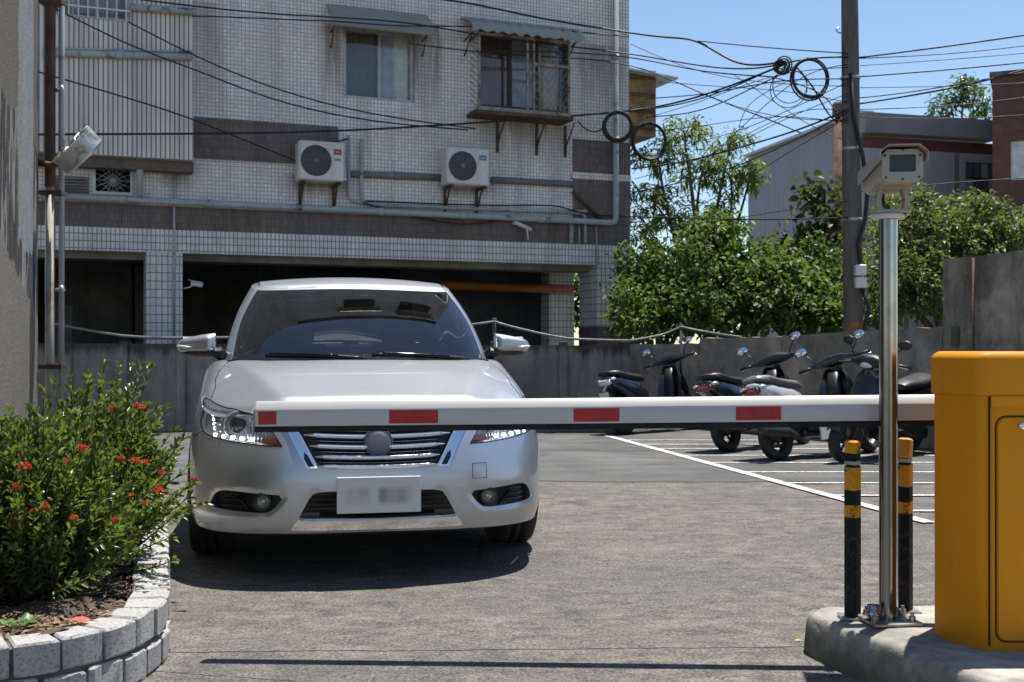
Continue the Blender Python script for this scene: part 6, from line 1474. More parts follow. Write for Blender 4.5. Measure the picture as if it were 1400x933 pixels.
# ---------------------------------------------------------------- foliage
nrg = np.random.default_rng(11)
def m_leaf(name, dark, light, trans=.35, rough=.4, gloss=.5, tip=None):
    """leaf: diffuse + light passing through, colour differing leaf by leaf"""
    t = NT(name); g = t.new('ShaderNodeNewGeometry'); c = t.ramp(g.outputs['Random Per Island'], [(0, dark), (.55, [(a+b)/2 for a, b in zip(dark, light)]), (.9, light), (1, tip or light)])
    t.col(c); t.set(rough=rough, spec=gloss)
    tr = t.new('ShaderNodeBsdfTranslucent'); t.ln(t.mix(.5, c, [min(1, light[0]*2.6), min(1, light[1]*2.4), light[2]*1.1]), tr.inputs[0])
    mx = t.new('ShaderNodeMixShader'); mx.inputs[0].default_value = trans; t.ln(t.b.outputs[0], mx.inputs[1]); t.ln(tr.outputs[0], mx.inputs[2]); t.ln(mx.outputs[0], t.out.inputs['Surface']); return t.m
def leaves_mesh(name, pos, dirs, lens, wids, mat, parent=None, droop=.25, wshape=(.75, 1.0)):
    """six-point folded leaves: pos base points, dirs unit directions"""
    n = len(pos); pos = np.asarray(pos); d = np.asarray(dirs); d = d/np.linalg.norm(d, axis=1)[:, None]; lens = np.asarray(lens)[:, None]; wids = np.asarray(wids)[:, None]
    r = nrg.normal(size=(n, 3)); r[:, 2] += 1.2; side = np.cross(d, r); side /= (np.linalg.norm(side, axis=1)[:, None]+1e-9); up = np.cross(side, d)
    dz = np.array([0, 0, -1.0])*droop
    def at(u, s_, h): return pos+d*lens*u+side*wids*s_+up*wids*h+dz*lens*u*u
    V = np.stack([at(0, 0, 0), at(.35, -wshape[0], .22), at(.35, wshape[0], .22), at(.68, -wshape[1]*.8, .22), at(.68, wshape[1]*.8, .22), at(1, 0, 0), at(.5, 0, -.12)], 1).reshape(-1, 3)
    b = (np.arange(n)*7)[:, None]; T = np.array([[0, 2, 6], [0, 6, 1], [1, 6, 3], [2, 4, 6], [6, 4, 5], [6, 5, 3]]); F = (b[:, :, None]+T[None]).reshape(-1, 3)
    o = rawmesh(name, V, F, mat, parent, True); o['kind'] = 'stuff'; return o
def unit(v): return v/(np.linalg.norm(v)+1e-12)
MAT['bark'] = simple('brown_bark', (.07, .052, .038), .9, 0, .4, 15, .8, 30)
MAT['twig'] = simple('dark_twig', (.05, .034, .022), .85, 0, .3, 30)
MAT['ixora'] = m_leaf('shrub_leaf', (.030, .058, .014), (.125, .185, .036), .34, .34, .6, (.27, .27, .07))
MAT['petal'] = m_leaf('red_petal', (.45, .012, .015), (.66, .035, .035), .3, .5, .3)
MAT['petal_o'] = m_leaf('faded_orange_petal', (.34, .03, .02), (.50, .075, .04), .3, .6, .3)
def shrub(center, rad, hgt, nshoot, label, seeds, extra=(), lean=(0, 0), flowers=()):
    c = np.array(center); o = empty('flowering_shrub', center, 0, label, 'shrub', 'flowering shrubs in the planter'); st = MB(); L = []; D = []; LN = []; W = []
    def shoot(a, b, tipw, r0, leaf0, sp):
        a, b = np.array(a), np.array(b); mid = (a+b)/2+np.array([0, 0, -.05*np.linalg.norm((b-a)[:2])])+nrg.normal(size=3)*.012; N = max(5, int(np.linalg.norm(b-a)/.03)); pts = []
        for k in range(N+1):
            u = k/N; pts.append(a*(1-u)**2+2*mid*u*(1-u)+b*u*u)
        st.tube(pts[::2]+([pts[-1]] if len(pts[::2])*2-1 != len(pts) else []), list(np.linspace(r0, .0014, len(pts[::2])+(0 if len(pts[::2])*2-1 == len(pts) else 1))), 5)
        ln = np.concatenate([[0], np.cumsum(np.linalg.norm(np.diff(pts, axis=0), axis=1))]); ph = nrg.uniform(0, 6.28); l = ln[-1]*leaf0; k = 0
        while l < ln[-1]:
            i = min(len(pts)-2, int(np.searchsorted(ln, l))-1); i = max(i, 0); p = np.array(pts[i])+(np.array(pts[i+1])-pts[i])*((l-ln[i])/(ln[i+1]-ln[i]+1e-9)); tg = unit(np.array(pts[i+1])-pts[i]); s1 = unit(np.cross(tg, [.3, .2, .9])); s2 = np.cross(tg, s1); fr = l/ln[-1]
            for sg in (0, math.pi):
                a_ = ph+k*math.pi/2+sg+nrg.normal()*.25; out = s1*math.cos(a_)+s2*math.sin(a_); el = .45+.45*fr; D.append(unit(out*(1-el*.55)+tg*el+nrg.normal(size=3)*.10)); L.append(p); LN.append(nrg.uniform(.030, .054)*(1-.25*max(0, fr-.8)*5*.6)); W.append(nrg.uniform(.0055, .0085))
            l += sp*nrg.uniform(.8, 1.25); k += 1
        for k in range(5):       # tuft at the tip
            a_ = nrg.uniform(0, 6.28); L.append(b); D.append(unit(tg*.9+(s1*math.cos(a_)+s2*math.sin(a_))*.55)); LN.append(nrg.uniform(.025, .045)); W.append(nrg.uniform(.006, .009))
    for i in range(nshoot):
        a_ = nrg.uniform(0, 6.28); rr = math.sqrt(nrg.uniform(0, 1)); base = c+np.array([math.cos(a_), math.sin(a_), 0])*rr*rad*.35; el = nrg.uniform(.12, 1)**.8
        q = math.sqrt(max(0, 1-(el*.98)**2)); tip = c+np.array([math.cos(a_)*q*rad*nrg.uniform(.65, 1.08)+lean[0]*el, math.sin(a_)*q*rad*nrg.uniform(.65, 1.08)+lean[1]*el, hgt*el*nrg.uniform(.82, 1.05)+.05])
        shoot(base, tip, 0, nrg.uniform(.004, .008), .22, .017)
        if nrg.uniform() < .85:
            m_ = base+(tip-base)*nrg.uniform(.4, .7); t2 = m_+unit((tip-base)+nrg.normal(size=3)*.25*np.linalg.norm(tip-base))*nrg.uniform(.14, .26); shoot(m_, t2, 0, .003, .12, .016)
    for tip in extra: shoot(c+nrg.normal(size=3)*[.05, .05, 0], np.array(tip), 0, .006, .35, .026)
    flowers = [(a, r_*.85, m_) for a, r_, m_ in flowers]
    for (fp_, r_, mt) in flowers: shoot(c+nrg.normal(size=3)*[.06, .06, 0]+np.array([0, 0, .1]), np.array(fp_)-np.array([0, 0, .012]), 0, .005, .4, .028)
    stm = st; stm.v = [tuple(np.array(p)-c) for p in stm.v]; so = stm.build('stems', MAT['twig'], o); so['kind'] = 'stuff'
    leaves_mesh('foliage', np.array(L)-c, D, LN, W, MAT['ixora'], o, .18)
    for fp_, r_, mt in flowers:
        P2 = []; D2 = []; l2 = []; w2 = []
        for k in range(46):
            v = nrg.normal(size=3); v[2] = abs(v[2])*.8; v = unit(v); p = np.array(fp_)-c+v*r_*nrg.uniform(.55, 1); u1 = unit(np.cross(v, [.1, .2, 1])); u2 = np.cross(v, u1)
            for j in range(4):
                a_ = j*math.pi/2+k; P2.append(p); D2.append(unit(u1*math.cos(a_)+u2*math.sin(a_)+v*.35)); l2.append(r_*.36); w2.append(r_*.10)
        f_ = leaves_mesh('flower', P2, D2, l2, w2, mt, o, .05)
        del f_['kind']
    return o
def pv(px, py, d): v = P(px, py, d); return (v.x, v.y, v.z)
RP, OP = MAT['petal'], MAT['petal_o']
shrub((-1.62, 3.90, .17), .33, .60, 165, 'leafy green shrub with red flowers at the front of the planter, against the wall', 1, lean=(.02, 0),
      extra=[pv(12, 600, 3.75), pv(40, 560, 3.9), pv(60, 535, 3.95), pv(5, 650, 3.7), pv(22, 700, 3.65), pv(235, 640, 3.95), pv(100, 790, 3.6), pv(140, 780, 3.6)],
      flowers=[(pv(33, 640, 3.62), .024, RP), (pv(112, 614, 3.68), .021, RP), (pv(21, 667, 3.62), .020, OP), (pv(62, 694, 3.62), .018, RP), (pv(101, 710, 3.6), .018, OP), (pv(24, 712, 3.62), .016, RP), (pv(93, 632, 3.64), .016, OP), (pv(158, 712, 3.62), .017, RP), (pv(47, 700, 3.6), .015, OP)])
shrub((-1.64, 4.42, .17), .34, .68, 165, 'tall green shrub with red flowers and upright shoots beside the car', 2, lean=(.05, 0),
      extra=[pv(143, 498, 4.6), pv(163, 500, 4.65), pv(180, 502, 4.6), pv(193, 500, 4.7), pv(205, 502, 4.65), pv(240, 605, 4.3), pv(250, 600, 4.3), pv(258, 680, 4.2), pv(262, 660, 4.2), pv(245, 700, 4.1), pv(232, 735, 4.0), pv(238, 765, 4.0), pv(228, 560, 4.5), pv(255, 640, 4.25), pv(215, 560, 4.4), pv(235, 590, 4.3), pv(248, 672, 4.15), pv(225, 620, 4.2), pv(120, 512, 4.4), pv(95, 520, 4.4), pv(75, 525, 4.4)],
      flowers=[(pv(185, 632, 4.05), .022, RP), (pv(197, 634, 4.03), .018, RP), (pv(216, 673, 4.0), .024, RP), (pv(222, 648, 4.1), .016, RP), (pv(180, 679, 4.0), .018, RP), (pv(265, 657, 4.2), .018, OP), (pv(190, 558, 4.3), .026, OP), (pv(165, 628, 4.05), .016, RP), (pv(155, 560, 4.3), .018, OP), (pv(200, 690, 3.98), .016, OP), (pv(120, 590, 4.2), .018, OP)])
# small round-leaved plant and a fallen leaf
wp = P(28, 862, 3.42); w_ = empty('seedling', (wp.x, 3.42, .19), 0, 'small round leaved plant at the planter edge', 'plant')
MAT['roundleaf'] = m_leaf('round_leaf', (.06, .15, .045), (.10, .22, .07), .3, .45)
for k, (a, r_, ti_) in enumerate(((200, .034, .3), (330, .036, .25), (90, .026, .5), (265, .028, .2), (20, .024, .5))):
    u = Vector((math.cos(R(a)), math.sin(R(a)), 0)); m = MB(); m.tube([(0, 0, 0), u*.015+Vector((0, 0, .02))], .0012, 5); m.build('stem', MAT['twig'], w_)
    s_ = Vector((-u.y, u.x, 0)); c_ = u*.015+Vector((0, 0, .02)); V = [c_]+[c_+u*r_*(.75+.75*math.cos(R(b)))*.8+s_*r_*.75*math.sin(R(b))+Vector((0, 0, ti_*r_*(.6+.4*math.cos(R(b)))+.006*math.cos(R(3*b)))) for b in range(-160, 161, 20)]; m = MB(); m.add(V, [[0, i, i+1] for i in range(1, len(V)-1)], smooth=True); m.build('leaf', MAT['roundleaf'], w_)
fl_ = P(108, 857, 3.44); m = MB(); V = []
for i, (x, y, z) in enumerate(((-.035, 0, .008), (-.02, .010, .012), (0, .013, .014), (.02, .010, .010), (.032, .002, .003), (.02, -.010, .006), (0, -.012, .010), (-.02, -.009, .008))): V.append((fl_.x+x*1.0+y*.3, 3.44+y*1.6, .205+z))
m.add(V, [list(range(8))]); tag(m.build('fallen_leaf', m_leaf('dry_red_leaf', (.42, .09, .06), (.48, .12, .08), .2, .6)), 'fallen dry red leaf lying on the planter rim', 'leaf')
yl = P(1091, 877, 4.0); m = MB(); m.add([(yl.x-.016, 4.0, .006), (yl.x, 4.006, .010), (yl.x+.016, 4.003, .005), (yl.x, 3.993, .007)], [[0, 1, 2, 3]]); tag(m.build('fallen_leaf', simple('yellow_leaf', (.5, .42, .06), .6)), 'small yellow leaf on the asphalt at the island tip', 'leaf')

# ---------------------------------------------------------------- trees
def tree(name, base, blobs, nleaf, ls, lw, mat, label, cat='tree', trunk_r=.10, cl=9, group=None, droop=.3, spread=1.0, bark=None, top=None, up=.15, gap=0.0):
    """trunk and limbs reaching into ellipsoid lobes; leaves in clusters at twig ends"""
    b = np.array(base, float); o = empty(name, base, 0, label, cat, group); cs = np.array([q[0] for q in blobs], float)-b; rs = np.array([q[1] for q in blobs], float)
    mid = cs.mean(axis=0); fork = np.array([mid[0]*.4, mid[1]*.4, max(.4, cs[:, 2].min()*.55)]); T = MB(); n = 7
    T.tube([fork*(k/n)**1.0+np.array([.03*math.sin(k*1.3), .03*math.cos(k*.9), 0])*(0 < k < n) for k in range(n+1)], list(np.linspace(trunk_r, trunk_r*.7, n+1)), 9)
    B = MB(); L = []; D = []; vol = rs.prod(axis=1)**(2/3); per = (nleaf*vol/vol.sum()/cl).astype(int)+1
    for c, r, k in zip(cs, rs, per):
        m_ = (fork+c)/2+nrg.normal(size=3)*.08*np.linalg.norm(c-fork); pts = [fork*(1-u)**2+2*m_*u*(1-u)+c*u*u for u in np.linspace(0, 1, 7)]; T.tube(pts, list(np.linspace(trunk_r*.55, trunk_r*.14, 7)), 7)
        for _ in range(k):
            v = unit(nrg.normal(size=3)); v[2] = v[2]*.95+.08; rad = nrg.uniform(gap, 1)**.45*nrg.uniform(.85, 1.1); tip = c+v*r*rad
            if nrg.uniform() < .25: B.tube([c+(tip-c)*.15, (c+tip)/2+nrg.normal(size=3)*.03, tip], [trunk_r*.10, trunk_r*.07, trunk_r*.03], 4, False)
            for j in range(cl):
                w = unit(nrg.normal(size=3)+v*.6+np.array([0, 0, up])); L.append(tip+nrg.normal(size=3)*ls*.55*spread); D.append(w)
    T.build('trunk', bark or MAT['bark'], o)
    if B.v: tw_ = B.build('twigs', bark or MAT['bark'], o); tw_['kind'] = 'stuff'
    N = len(L); leaves_mesh('crown', L, D, nrg.uniform(.7, 1.2, N)*ls, nrg.uniform(.7, 1.15, N)*lw, mat, o, droop)
    return o
G_ = 'trees behind the boundary wall'
MAT['lf_bright'] = m_leaf('bright_broad_leaf', (.024, .052, .015), (.09, .155, .034), .38, .55, .4, (.15, .22, .05))
MAT['lf_mid'] = m_leaf('mid_green_leaf', (.018, .045, .012), (.07, .135, .028), .38, .35, .5)
MAT['lf_pale'] = m_leaf('pale_small_leaf', (.03, .055, .02), (.115, .165, .05), .38, .45, .4, (.24, .28, .12))
MAT['lf_dark'] = m_leaf('dark_reddish_leaf', (.02, .03, .012), (.07, .085, .03), .3, .5, .3, (.12, .07, .03))
MAT['lf_feather'] = m_leaf('feathery_leaf', (.03, .06, .015), (.11, .17, .035), .45, .4, .4)
def bl(px, py, d, rx, ry, rz): v = P(px, py, d); return ((v.x, v.y, v.z), (rx, ry, rz))
def gb(px, d): v = P(px, 470, d); return (v.x, d, 0)
tree('broadleaf_tree', gb(905, 16.0), [bl(900, 420, 15.8, .75, .7, .5), bl(925, 375, 16.2, .65, .7, .5), bl(880, 370, 16.4, .45, .5, .5), bl(945, 425, 15.7, .5, .5, .45), bl(872, 440, 15.5, .4, .4, .4)], 6200, .10, .033, MAT['lf_bright'], 'bright green leafy tree beside the building corner', group=G_)
tree('broadleaf_tree', gb(985, 16.6), [bl(975, 345, 16.8, .6, .7, .6), bl(1000, 400, 16.4, .75, .7, .6), bl(960, 430, 16.0, .55, .5, .4), bl(1030, 430, 16.0, .55, .5, .4), bl(985, 320, 17, .35, .5, .35)], 7000, .105, .034, MAT['lf_bright'], 'bright green leafy tree in the middle of the green mass', group=G_)
tree('broadleaf_tree', gb(1075, 16.2), [bl(1065, 400, 16.2, .7, .6, .5), bl(1105, 425, 15.9, .6, .6, .45), bl(1050, 370, 16.6, .5, .5, .4), bl(1135, 430, 15.8, .45, .5, .4)], 5400, .105, .034, MAT['lf_bright'], 'bright green leafy tree just left of the utility pole', group=G_)
tree('broadleaf_tree', gb(1140, 17.6), [bl(1145, 385, 17.6, .55, .5, .6), bl(1120, 350, 17.9, .4, .4, .4), bl(1150, 430, 17.2, .5, .5, .5)], 2000, .10, .033, MAT['lf_mid'], 'mid green tree directly behind the utility pole', group=G_)
tree('broadleaf_tree', gb(815, 24), [bl(800, 430, 24, .7, .6, .6), bl(830, 400, 24, .7, .6, .6), bl(790, 390, 24, .5, .5, .5)], 1500, .16, .05, MAT['lf_bright'], 'green tree glimpsed through the open end of the garage', group=G_)
tree('dark_leaf_tree', gb(1110, 19.0), [bl(1108, 330, 19, .35, .4, .3), bl(1088, 345, 19, .3, .3, .3), bl(1128, 300, 19, .35, .35, .35), bl(1112, 268, 19, .3, .3, .25), bl(1135, 345, 19, .3, .3, .3), bl(1100, 375, 19, .4, .4, .3)], 620, .22, .07, MAT['lf_dark'], 'dark large leaved small tree in front of the grey warehouse', group=G_, trunk_r=.07, cl=7)
tree('feathery_tree', gb(975, 20.5), [bl(900, 215, 20.5, .55, .5, .35), bl(935, 185, 20.5, .6, .5, .3), bl(960, 235, 20.6, .6, .6, .4), bl(890, 270, 20.3, .6, .5, .4), bl(1000, 240, 20.7, .5, .5, .4), bl(1025, 245, 20.7, .35, .4, .3), bl(930, 300, 20.4, .6, .6, .35), bl(985, 295, 20.6, .5, .5, .4), bl(1000, 195, 20.8, .4, .4, .25), bl(880, 320, 20.2, .4, .4, .3)], 4200, .155, .021, MAT['lf_feather'], 'tall feathery tree reaching into the cables above the green mass', group=G_, trunk_r=.11, cl=12, droop=.55, spread=.6)
tree('small_leaf_tree', gb(1290, 15.2), [bl(1255, 330, 15.2, .65, .6, .55), bl(1310, 325, 15.4, .6, .6, .5), bl(1350, 320, 15.4, .55, .5, .4), bl(1225, 390, 14.8, .45, .5, .5), bl(1275, 395, 14.7, .6, .5, .5), bl(1245, 285, 15.6, .4, .4, .3), bl(1330, 285, 15.6, .45, .4, .25), bl(1390, 325, 15.2, .4, .4, .35), bl(1340, 380, 15.0, .5, .4, .5)], 15000, .072, .023, MAT['lf_pale'], 'dense pale small leaved tree behind the steel pole and tall wall', group=G_, trunk_r=.12, cl=12)
tree('small_leaf_tree', gb(1205, 16.5), [bl(1205, 370, 16.5, .45, .4, .6), bl(1215, 300, 16.8, .35, .35, .4), bl(1195, 430, 16.2, .4, .4, .4)], 1800, .085, .028, MAT['lf_pale'], 'narrow pale tree right behind the utility pole boxes', group=G_, trunk_r=.08, cl=10)
tree('distant_tree', gb(1318, 52), [bl(1300, 140, 52, .8, .7, .5), bl(1330, 128, 52, .9, .7, .55), bl(1350, 150, 52, .8, .7, .4), bl(1285, 155, 52, .6, .6, .3), bl(1318, 112, 52, .5, .5, .3)], 900, .30, .06, MAT['lf_mid'], 'distant tree crown showing above the warehouse roof', group=G_, trunk_r=.2, cl=8)
# ---------------------------------------------------------------- far buildings
def m_clad(name, col, pitch=.12):
    t = NT(name); co = t.coord('Object'); x, y, z = t.sep(co); u = t.math('ADD', x, y); w = t.math('SINE', t.math('MULTIPLY', u, 2*math.pi/pitch)); n = t.noise(t.mapping(co, (1, 1, .3)), 1.2, 6, .65)
    c = t.mix(t.ramp(n, [(.35, 0), (.7, 1)]), [q*.8 for q in col], col); c = t.mix(t.math('MULTIPLY', t.ramp(w, [(0, 1), (.6, 0)]), .10), c, [q*.6 for q in col]); t.col(c); t.set(rough=.55, metal=.1); t.bump(w, .2, .01); return t.m
wa = P(1180, 470, 30); wb = P(1362, 470, 31.2); wc = P(1023, 470, 37)
wh_ = empty('warehouse', (wa.x, wa.y, 0), 0, 'grey metal clad warehouse with a flat eave behind the trees', 'building')
def loc(v): return (v[0]-wa.x, v[1]-wa.y)
A, B_w, C_w = (0, 0), loc(wb), loc(wc); D_w = (B_w[0]+C_w[0], B_w[1]+C_w[1])
ze = 1.045+315/FPX*30
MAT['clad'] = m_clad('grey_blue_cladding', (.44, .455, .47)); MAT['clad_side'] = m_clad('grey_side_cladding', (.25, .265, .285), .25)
def wallq(p, q, z0, z1, mat, name, th=.1, par=wh_, z1b=None):
    m = MB(); seg_box(m, p, q, z0, z1, z1 if z1b is None else z1b, th); return m.build(name, mat, par)
wz = [1.045+(470-y)/FPX*30.4 for y in (262, 218)]
def lerp2(p, q, u): return (p[0]+(q[0]-p[0])*u, p[1]+(q[1]-p[1])*u)
cuts = [0, .30, .335, .68, .715, 1.0]
for i, (u0, u1) in enumerate(zip(cuts[:-1], cuts[1:])):
    if i % 2: wallq(lerp2(A, B_w, u0), lerp2(A, B_w, u1), 0, ze-.9, simple('pilaster', (.20, .17, .155), .8), 'pilaster', .3); wall_ = None
    else: wallq(lerp2(A, B_w, u0+.001), lerp2(A, B_w, u1-.001), 0, ze-.9, MAT['clad'], 'wall_panel')
wallq(lerp2(A, B_w, -.005), lerp2(A, B_w, 1), ze-.895, ze-.60, simple('red_brown_beam', (.14, .05, .04), .7), 'red_beam', .3)
m = MB(); a0 = lerp2(A, B_w, .0); seg_box(m, (a0[0], a0[1]-.22), (B_w[0], B_w[1]-.22), ze-.52, ze, ze, 1.0); m.build('eave', simple('grey_eave', (.25, .25, .245), .7, 0, .2, 1), wh_)
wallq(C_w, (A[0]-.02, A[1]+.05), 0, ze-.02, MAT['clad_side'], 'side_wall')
m = MB(); seg_box(m, (C_w[0]-.15, C_w[1]), (A[0]-.2, A[1]-.1), ze-.015, ze+.06, ze+.06, .5); m.build('side_gutter', simple('pale_flashing', (.42, .43, .44), .5, .3), wh_)
m = MB(); m.add([(*A, ze-.1), (*B_w, ze-.1), (*D_w, ze-.1), (*C_w, ze-.1)], [[0, 1, 2, 3]]); m.build('roof', MAT['conc'], wh_)
MAT['winpane'] = simple('dull_far_pane', (.09, .10, .115), .3, 0, .2, 3)
u0, u1 = .765, .992; p, q = lerp2(A, B_w, u0), lerp2(A, B_w, u1); w_o = MB(); seg_box(w_o, (p[0], p[1]-.03), (q[0], q[1]-.03), wz[0], wz[1], wz[1], .025); wo_ = w_o.build('window', MAT['dkframe'], wh_)
for k in range(4):
    for j in range(2):
        a = lerp2(p, q, k/4+.02); b = lerp2(p, q, (k+1)/4-.02); m = MB(); z0 = wz[0]+(wz[1]-wz[0])*(j/2+.03); z1 = wz[0]+(wz[1]-wz[0])*((j+1)/2-.03); seg_box(m, (a[0], a[1]-.045), (b[0], b[1]-.045), z0, z1, z1, .012); m.build('pane', MAT['winpane'] if (k+j) % 3 else MAT['awn'], wo_)
for px, w in ((1146, .11), (1156, .07)):
    v = P(px, 470, 29.6); m = MB(); m.tube([(v.x-wa.x, v.y-wa.y, 0), (v.x-wa.x, v.y-wa.y, ze-.3 if w > .1 else ze-.9)], w, 8); m.build('steel_column', MAT['rust_red'] if w > .1 else MAT['pipe'], wh_)
# brick building at the right edge
bk = empty('brick_building', (P(1357, 470, 27).x, 27, 0), R(-25), 'dark red brick building with white windows at the right edge', 'building')
MAT['brick'] = m_tile('red_brown_brick', .22, .075, (.155, .062, .048), (.09, .07, .06), .25, .4, 0, .008, .8, (.05, .03, .025)); zt_b = 1.045+364/FPX*27
wb0, wb1 = .40, 1.5; wins = [(wb0, wb1, 1.045+222/FPX*27, 1.045+275/FPX*27), (wb0+.0, wb1, 1.045+110/FPX*27, 1.045+182/FPX*27)]
o_ = wall_holes('front_wall', 0, 6, 0, zt_b, wins, 0, .3, MAT['brick'], bk); m = MB(); m.bx((0, .31, 0), (6, 8, zt_b-.05)); m.build('core', MAT['brick'], bk); m = MB(); m.bx((-.06, -.06, zt_b+.002), (6, 8, zt_b+.12)); m.build('roof_cap', MAT['conc'], bk)
for w in wins:
    m = MB()
    for a, b in (((w[0], .05, w[2]), (w[1], .12, w[2]+.09)), ((w[0], .05, w[3]-.09), (w[1], .12, w[3])), ((w[0], .05, w[2]+.09), (w[0]+.09, .12, w[3]-.09)), ((w[1]-.09, .05, w[2]+.09), (w[1], .12, w[3]-.09))): m.bx(a, b)
    f_ = m.build('window', simple('white_window_frame', (.62, .62, .62), .5), bk); m = MB(); m.bx((w[0]+.09, .08, w[2]+.09), (w[1]-.09, .10, w[3]-.09)); m.build('pane', simple('pale_blind', (.55, .56, .57), .5), f_)
# balcony box and little canopy on the flank of the apartment building
yb = 2.6; m = MB(); z0, z1 = Fz(872, 192, yb), Fz(872, 103, yb); m.bx((TR+.003, yb-.4, z0), (Ft(882, yb), yb+1.5, z1)); bb = m.build('side_balcony', simple('ochre_boards', (.23, .135, .045), .7, 0, .35, 6, dirt=((.10, .06, .03), 4, .5)), bld)
for k in range(4): m = MB(); z = z0+(z1-z0)*(k+.5)/4; m.bx((TR+.02, yb-.43, z-.03), (Ft(882, yb)-.02, yb-.401, z+.03)); m.build('slat', MAT['rusty'], bb)
m = MB(); t2 = Ft(905, yb); m.add([(TR+.003, yb-.6, z1+.05), (t2, yb-.6, z1-.12), (t2, yb+1.2, z1-.12), (TR+.003, yb+1.2, z1+.05), (TR+.003, yb-.6, z1+.02), (t2, yb-.6, z1-.15), (t2, yb+1.2, z1-.15), (TR+.003, yb+1.2, z1+.02)], [[0, 1, 2, 3], [7, 6, 5, 4], [0, 4, 5, 1], [1, 5, 6, 2], [2, 6, 7, 3], [3, 7, 4, 0]]); m.build('side_canopy', simple('pale_blue_canopy', (.45, .55, .62), .5), bld)
# ---------------------------------------------------------------- small wall cameras
def small_cam(px, py, y, label, flip=1):
    t_, z = FT(px, py, y); w = bworld(t_, y, z); o = empty('surveillance_camera', w, BTH, label, 'camera')
    m = MB(); m.box((.10*flip, -.03, .02), (.16, .06, .06), Matrix.Rotation(R(12*flip), 3, 'Y') @ Matrix.Rotation(R(-20*flip), 3, 'Z'), 0, .012); m.build('housing', MAT['offwhite'], o); m = MB(); m.box((.09*flip, -.03, .058), (.19, .075, .008), Matrix.Rotation(R(12*flip), 3, 'Y') @ Matrix.Rotation(R(-20*flip), 3, 'Z')); m.build('sun_shield', MAT['offwhite'], o)
    m = MB(); m.tube([(-.10*flip, 0, -.04), (-.02*flip, -.01, -.03), (.05*flip, -.02, .0)], .011, 6); m.build('bracket', MAT['offwhite'], o)
small_cam(258, 391, .12, 'small white camera on the tiled garage column')
# ---------------------------------------------------------------- utility poles
def m_pole():
    t = NT('weathered_pole_concrete'); co = t.coord('Object'); z = t.sep(co)[2]; n = t.noise(t.mapping(co, (3, 3, .5)), 3, 7, .7); c = t.mix(t.ramp(n, [(.35, 0), (.7, 1)]), (.075, .066, .056), (.17, .152, .13)); t.col(c); t.set(rough=.9); t.bump(t.noise(co, 40, 5, .7), .5, .01); return t.m
pd = 14.5; pA = P(1168, 470, pd); up_ = empty('utility_pole', (pA.x, pd, 0), 0, 'tall weathered concrete utility pole carrying the cables', 'utility pole'); up_.rotation_euler = (0, R(-.6), 0)
m = MB(); m.tube([(0, 0, 0), (0, 0, 3), (0, 0, 5.2), (0, 0, 7.5)], [.125, .118, .105, .092], 20); m.build('pole_shaft', m_pole(), up_)
for py0, py1 in ((362, 377), (379, 394)):
    a, b = P(1172, py0, pd-.2), P(1187, py1, pd-.2); m = MB(); m.bx((a.x-pA.x, -.22, b.z), (b.x-pA.x, -.12, a.z), 0, .01); m.build('meter_box', MAT['offwhite'], up_)
m = MB(); m.lathe([(.124, 1.05), (.124, 1.32)], 20); m.build('orange_marking', simple('worn_orange_paint', (.22, .11, .035), .7, 0, .4, 12, dirt=((.10, .09, .08), 6, .45)), up_)
for z in (2.6, 3.5, 4.4): m = MB(); m.lathe([(.108, z), (.120, z), (.120, z+.04), (.108, z+.04)], 20); m.build('band', MAT['galv'], up_)
q = [P(a, b, pd-.14) for a, b in ((1168, 100), (1172, 160), (1184, 215), (1190, 262), (1186, 300), (1176, 335), (1180, 362))]; m = MB(); m.tube([(v.x-pA.x, v.y-pd, v.z) for v in q], .027, 7); m.build('riser_cable', MAT['wire'], up_)
q = [P(a, b, pd-.14) for a, b in ((1180, 394), (1190, 420), (1184, 446), (1182, 470))]; m = MB(); m.tube([(v.x-pA.x, v.y-pd, v.z) for v in q], .027, 7); m.build('riser_cable', MAT['wire'], up_)
q = P(1156, 42, pd-.1); m = MB(); m.tube([(q.x-pA.x+.10, 0, q.z), (q.x-pA.x, 0, q.z), (q.x-pA.x-.04, 0, q.z+.04), (q.x-pA.x, 0, q.z+.07)], .01, 6); m.build('pole_hook', MAT['galv'], up_)
v = P(1147, 470, 22.5); up2 = empty('utility_pole', (v.x, 22.5, 0), 0, 'thin capped steel pole left of the tall utility pole', 'utility pole'); zt2 = P(1147, 140, 22.5).z
m = MB(); m.tube([(0, 0, 0), (0, 0, zt2-.15)], .075, 12); m.build('pole_shaft', MAT['rusty'], up2); m = MB(); m.lathe([(.08, zt2-.3), (.13, zt2-.28), (.13, zt2-.05), (.10, zt2), (0, zt2+.02)], 14); m.build('pole_cap', MAT['conc'], up2)
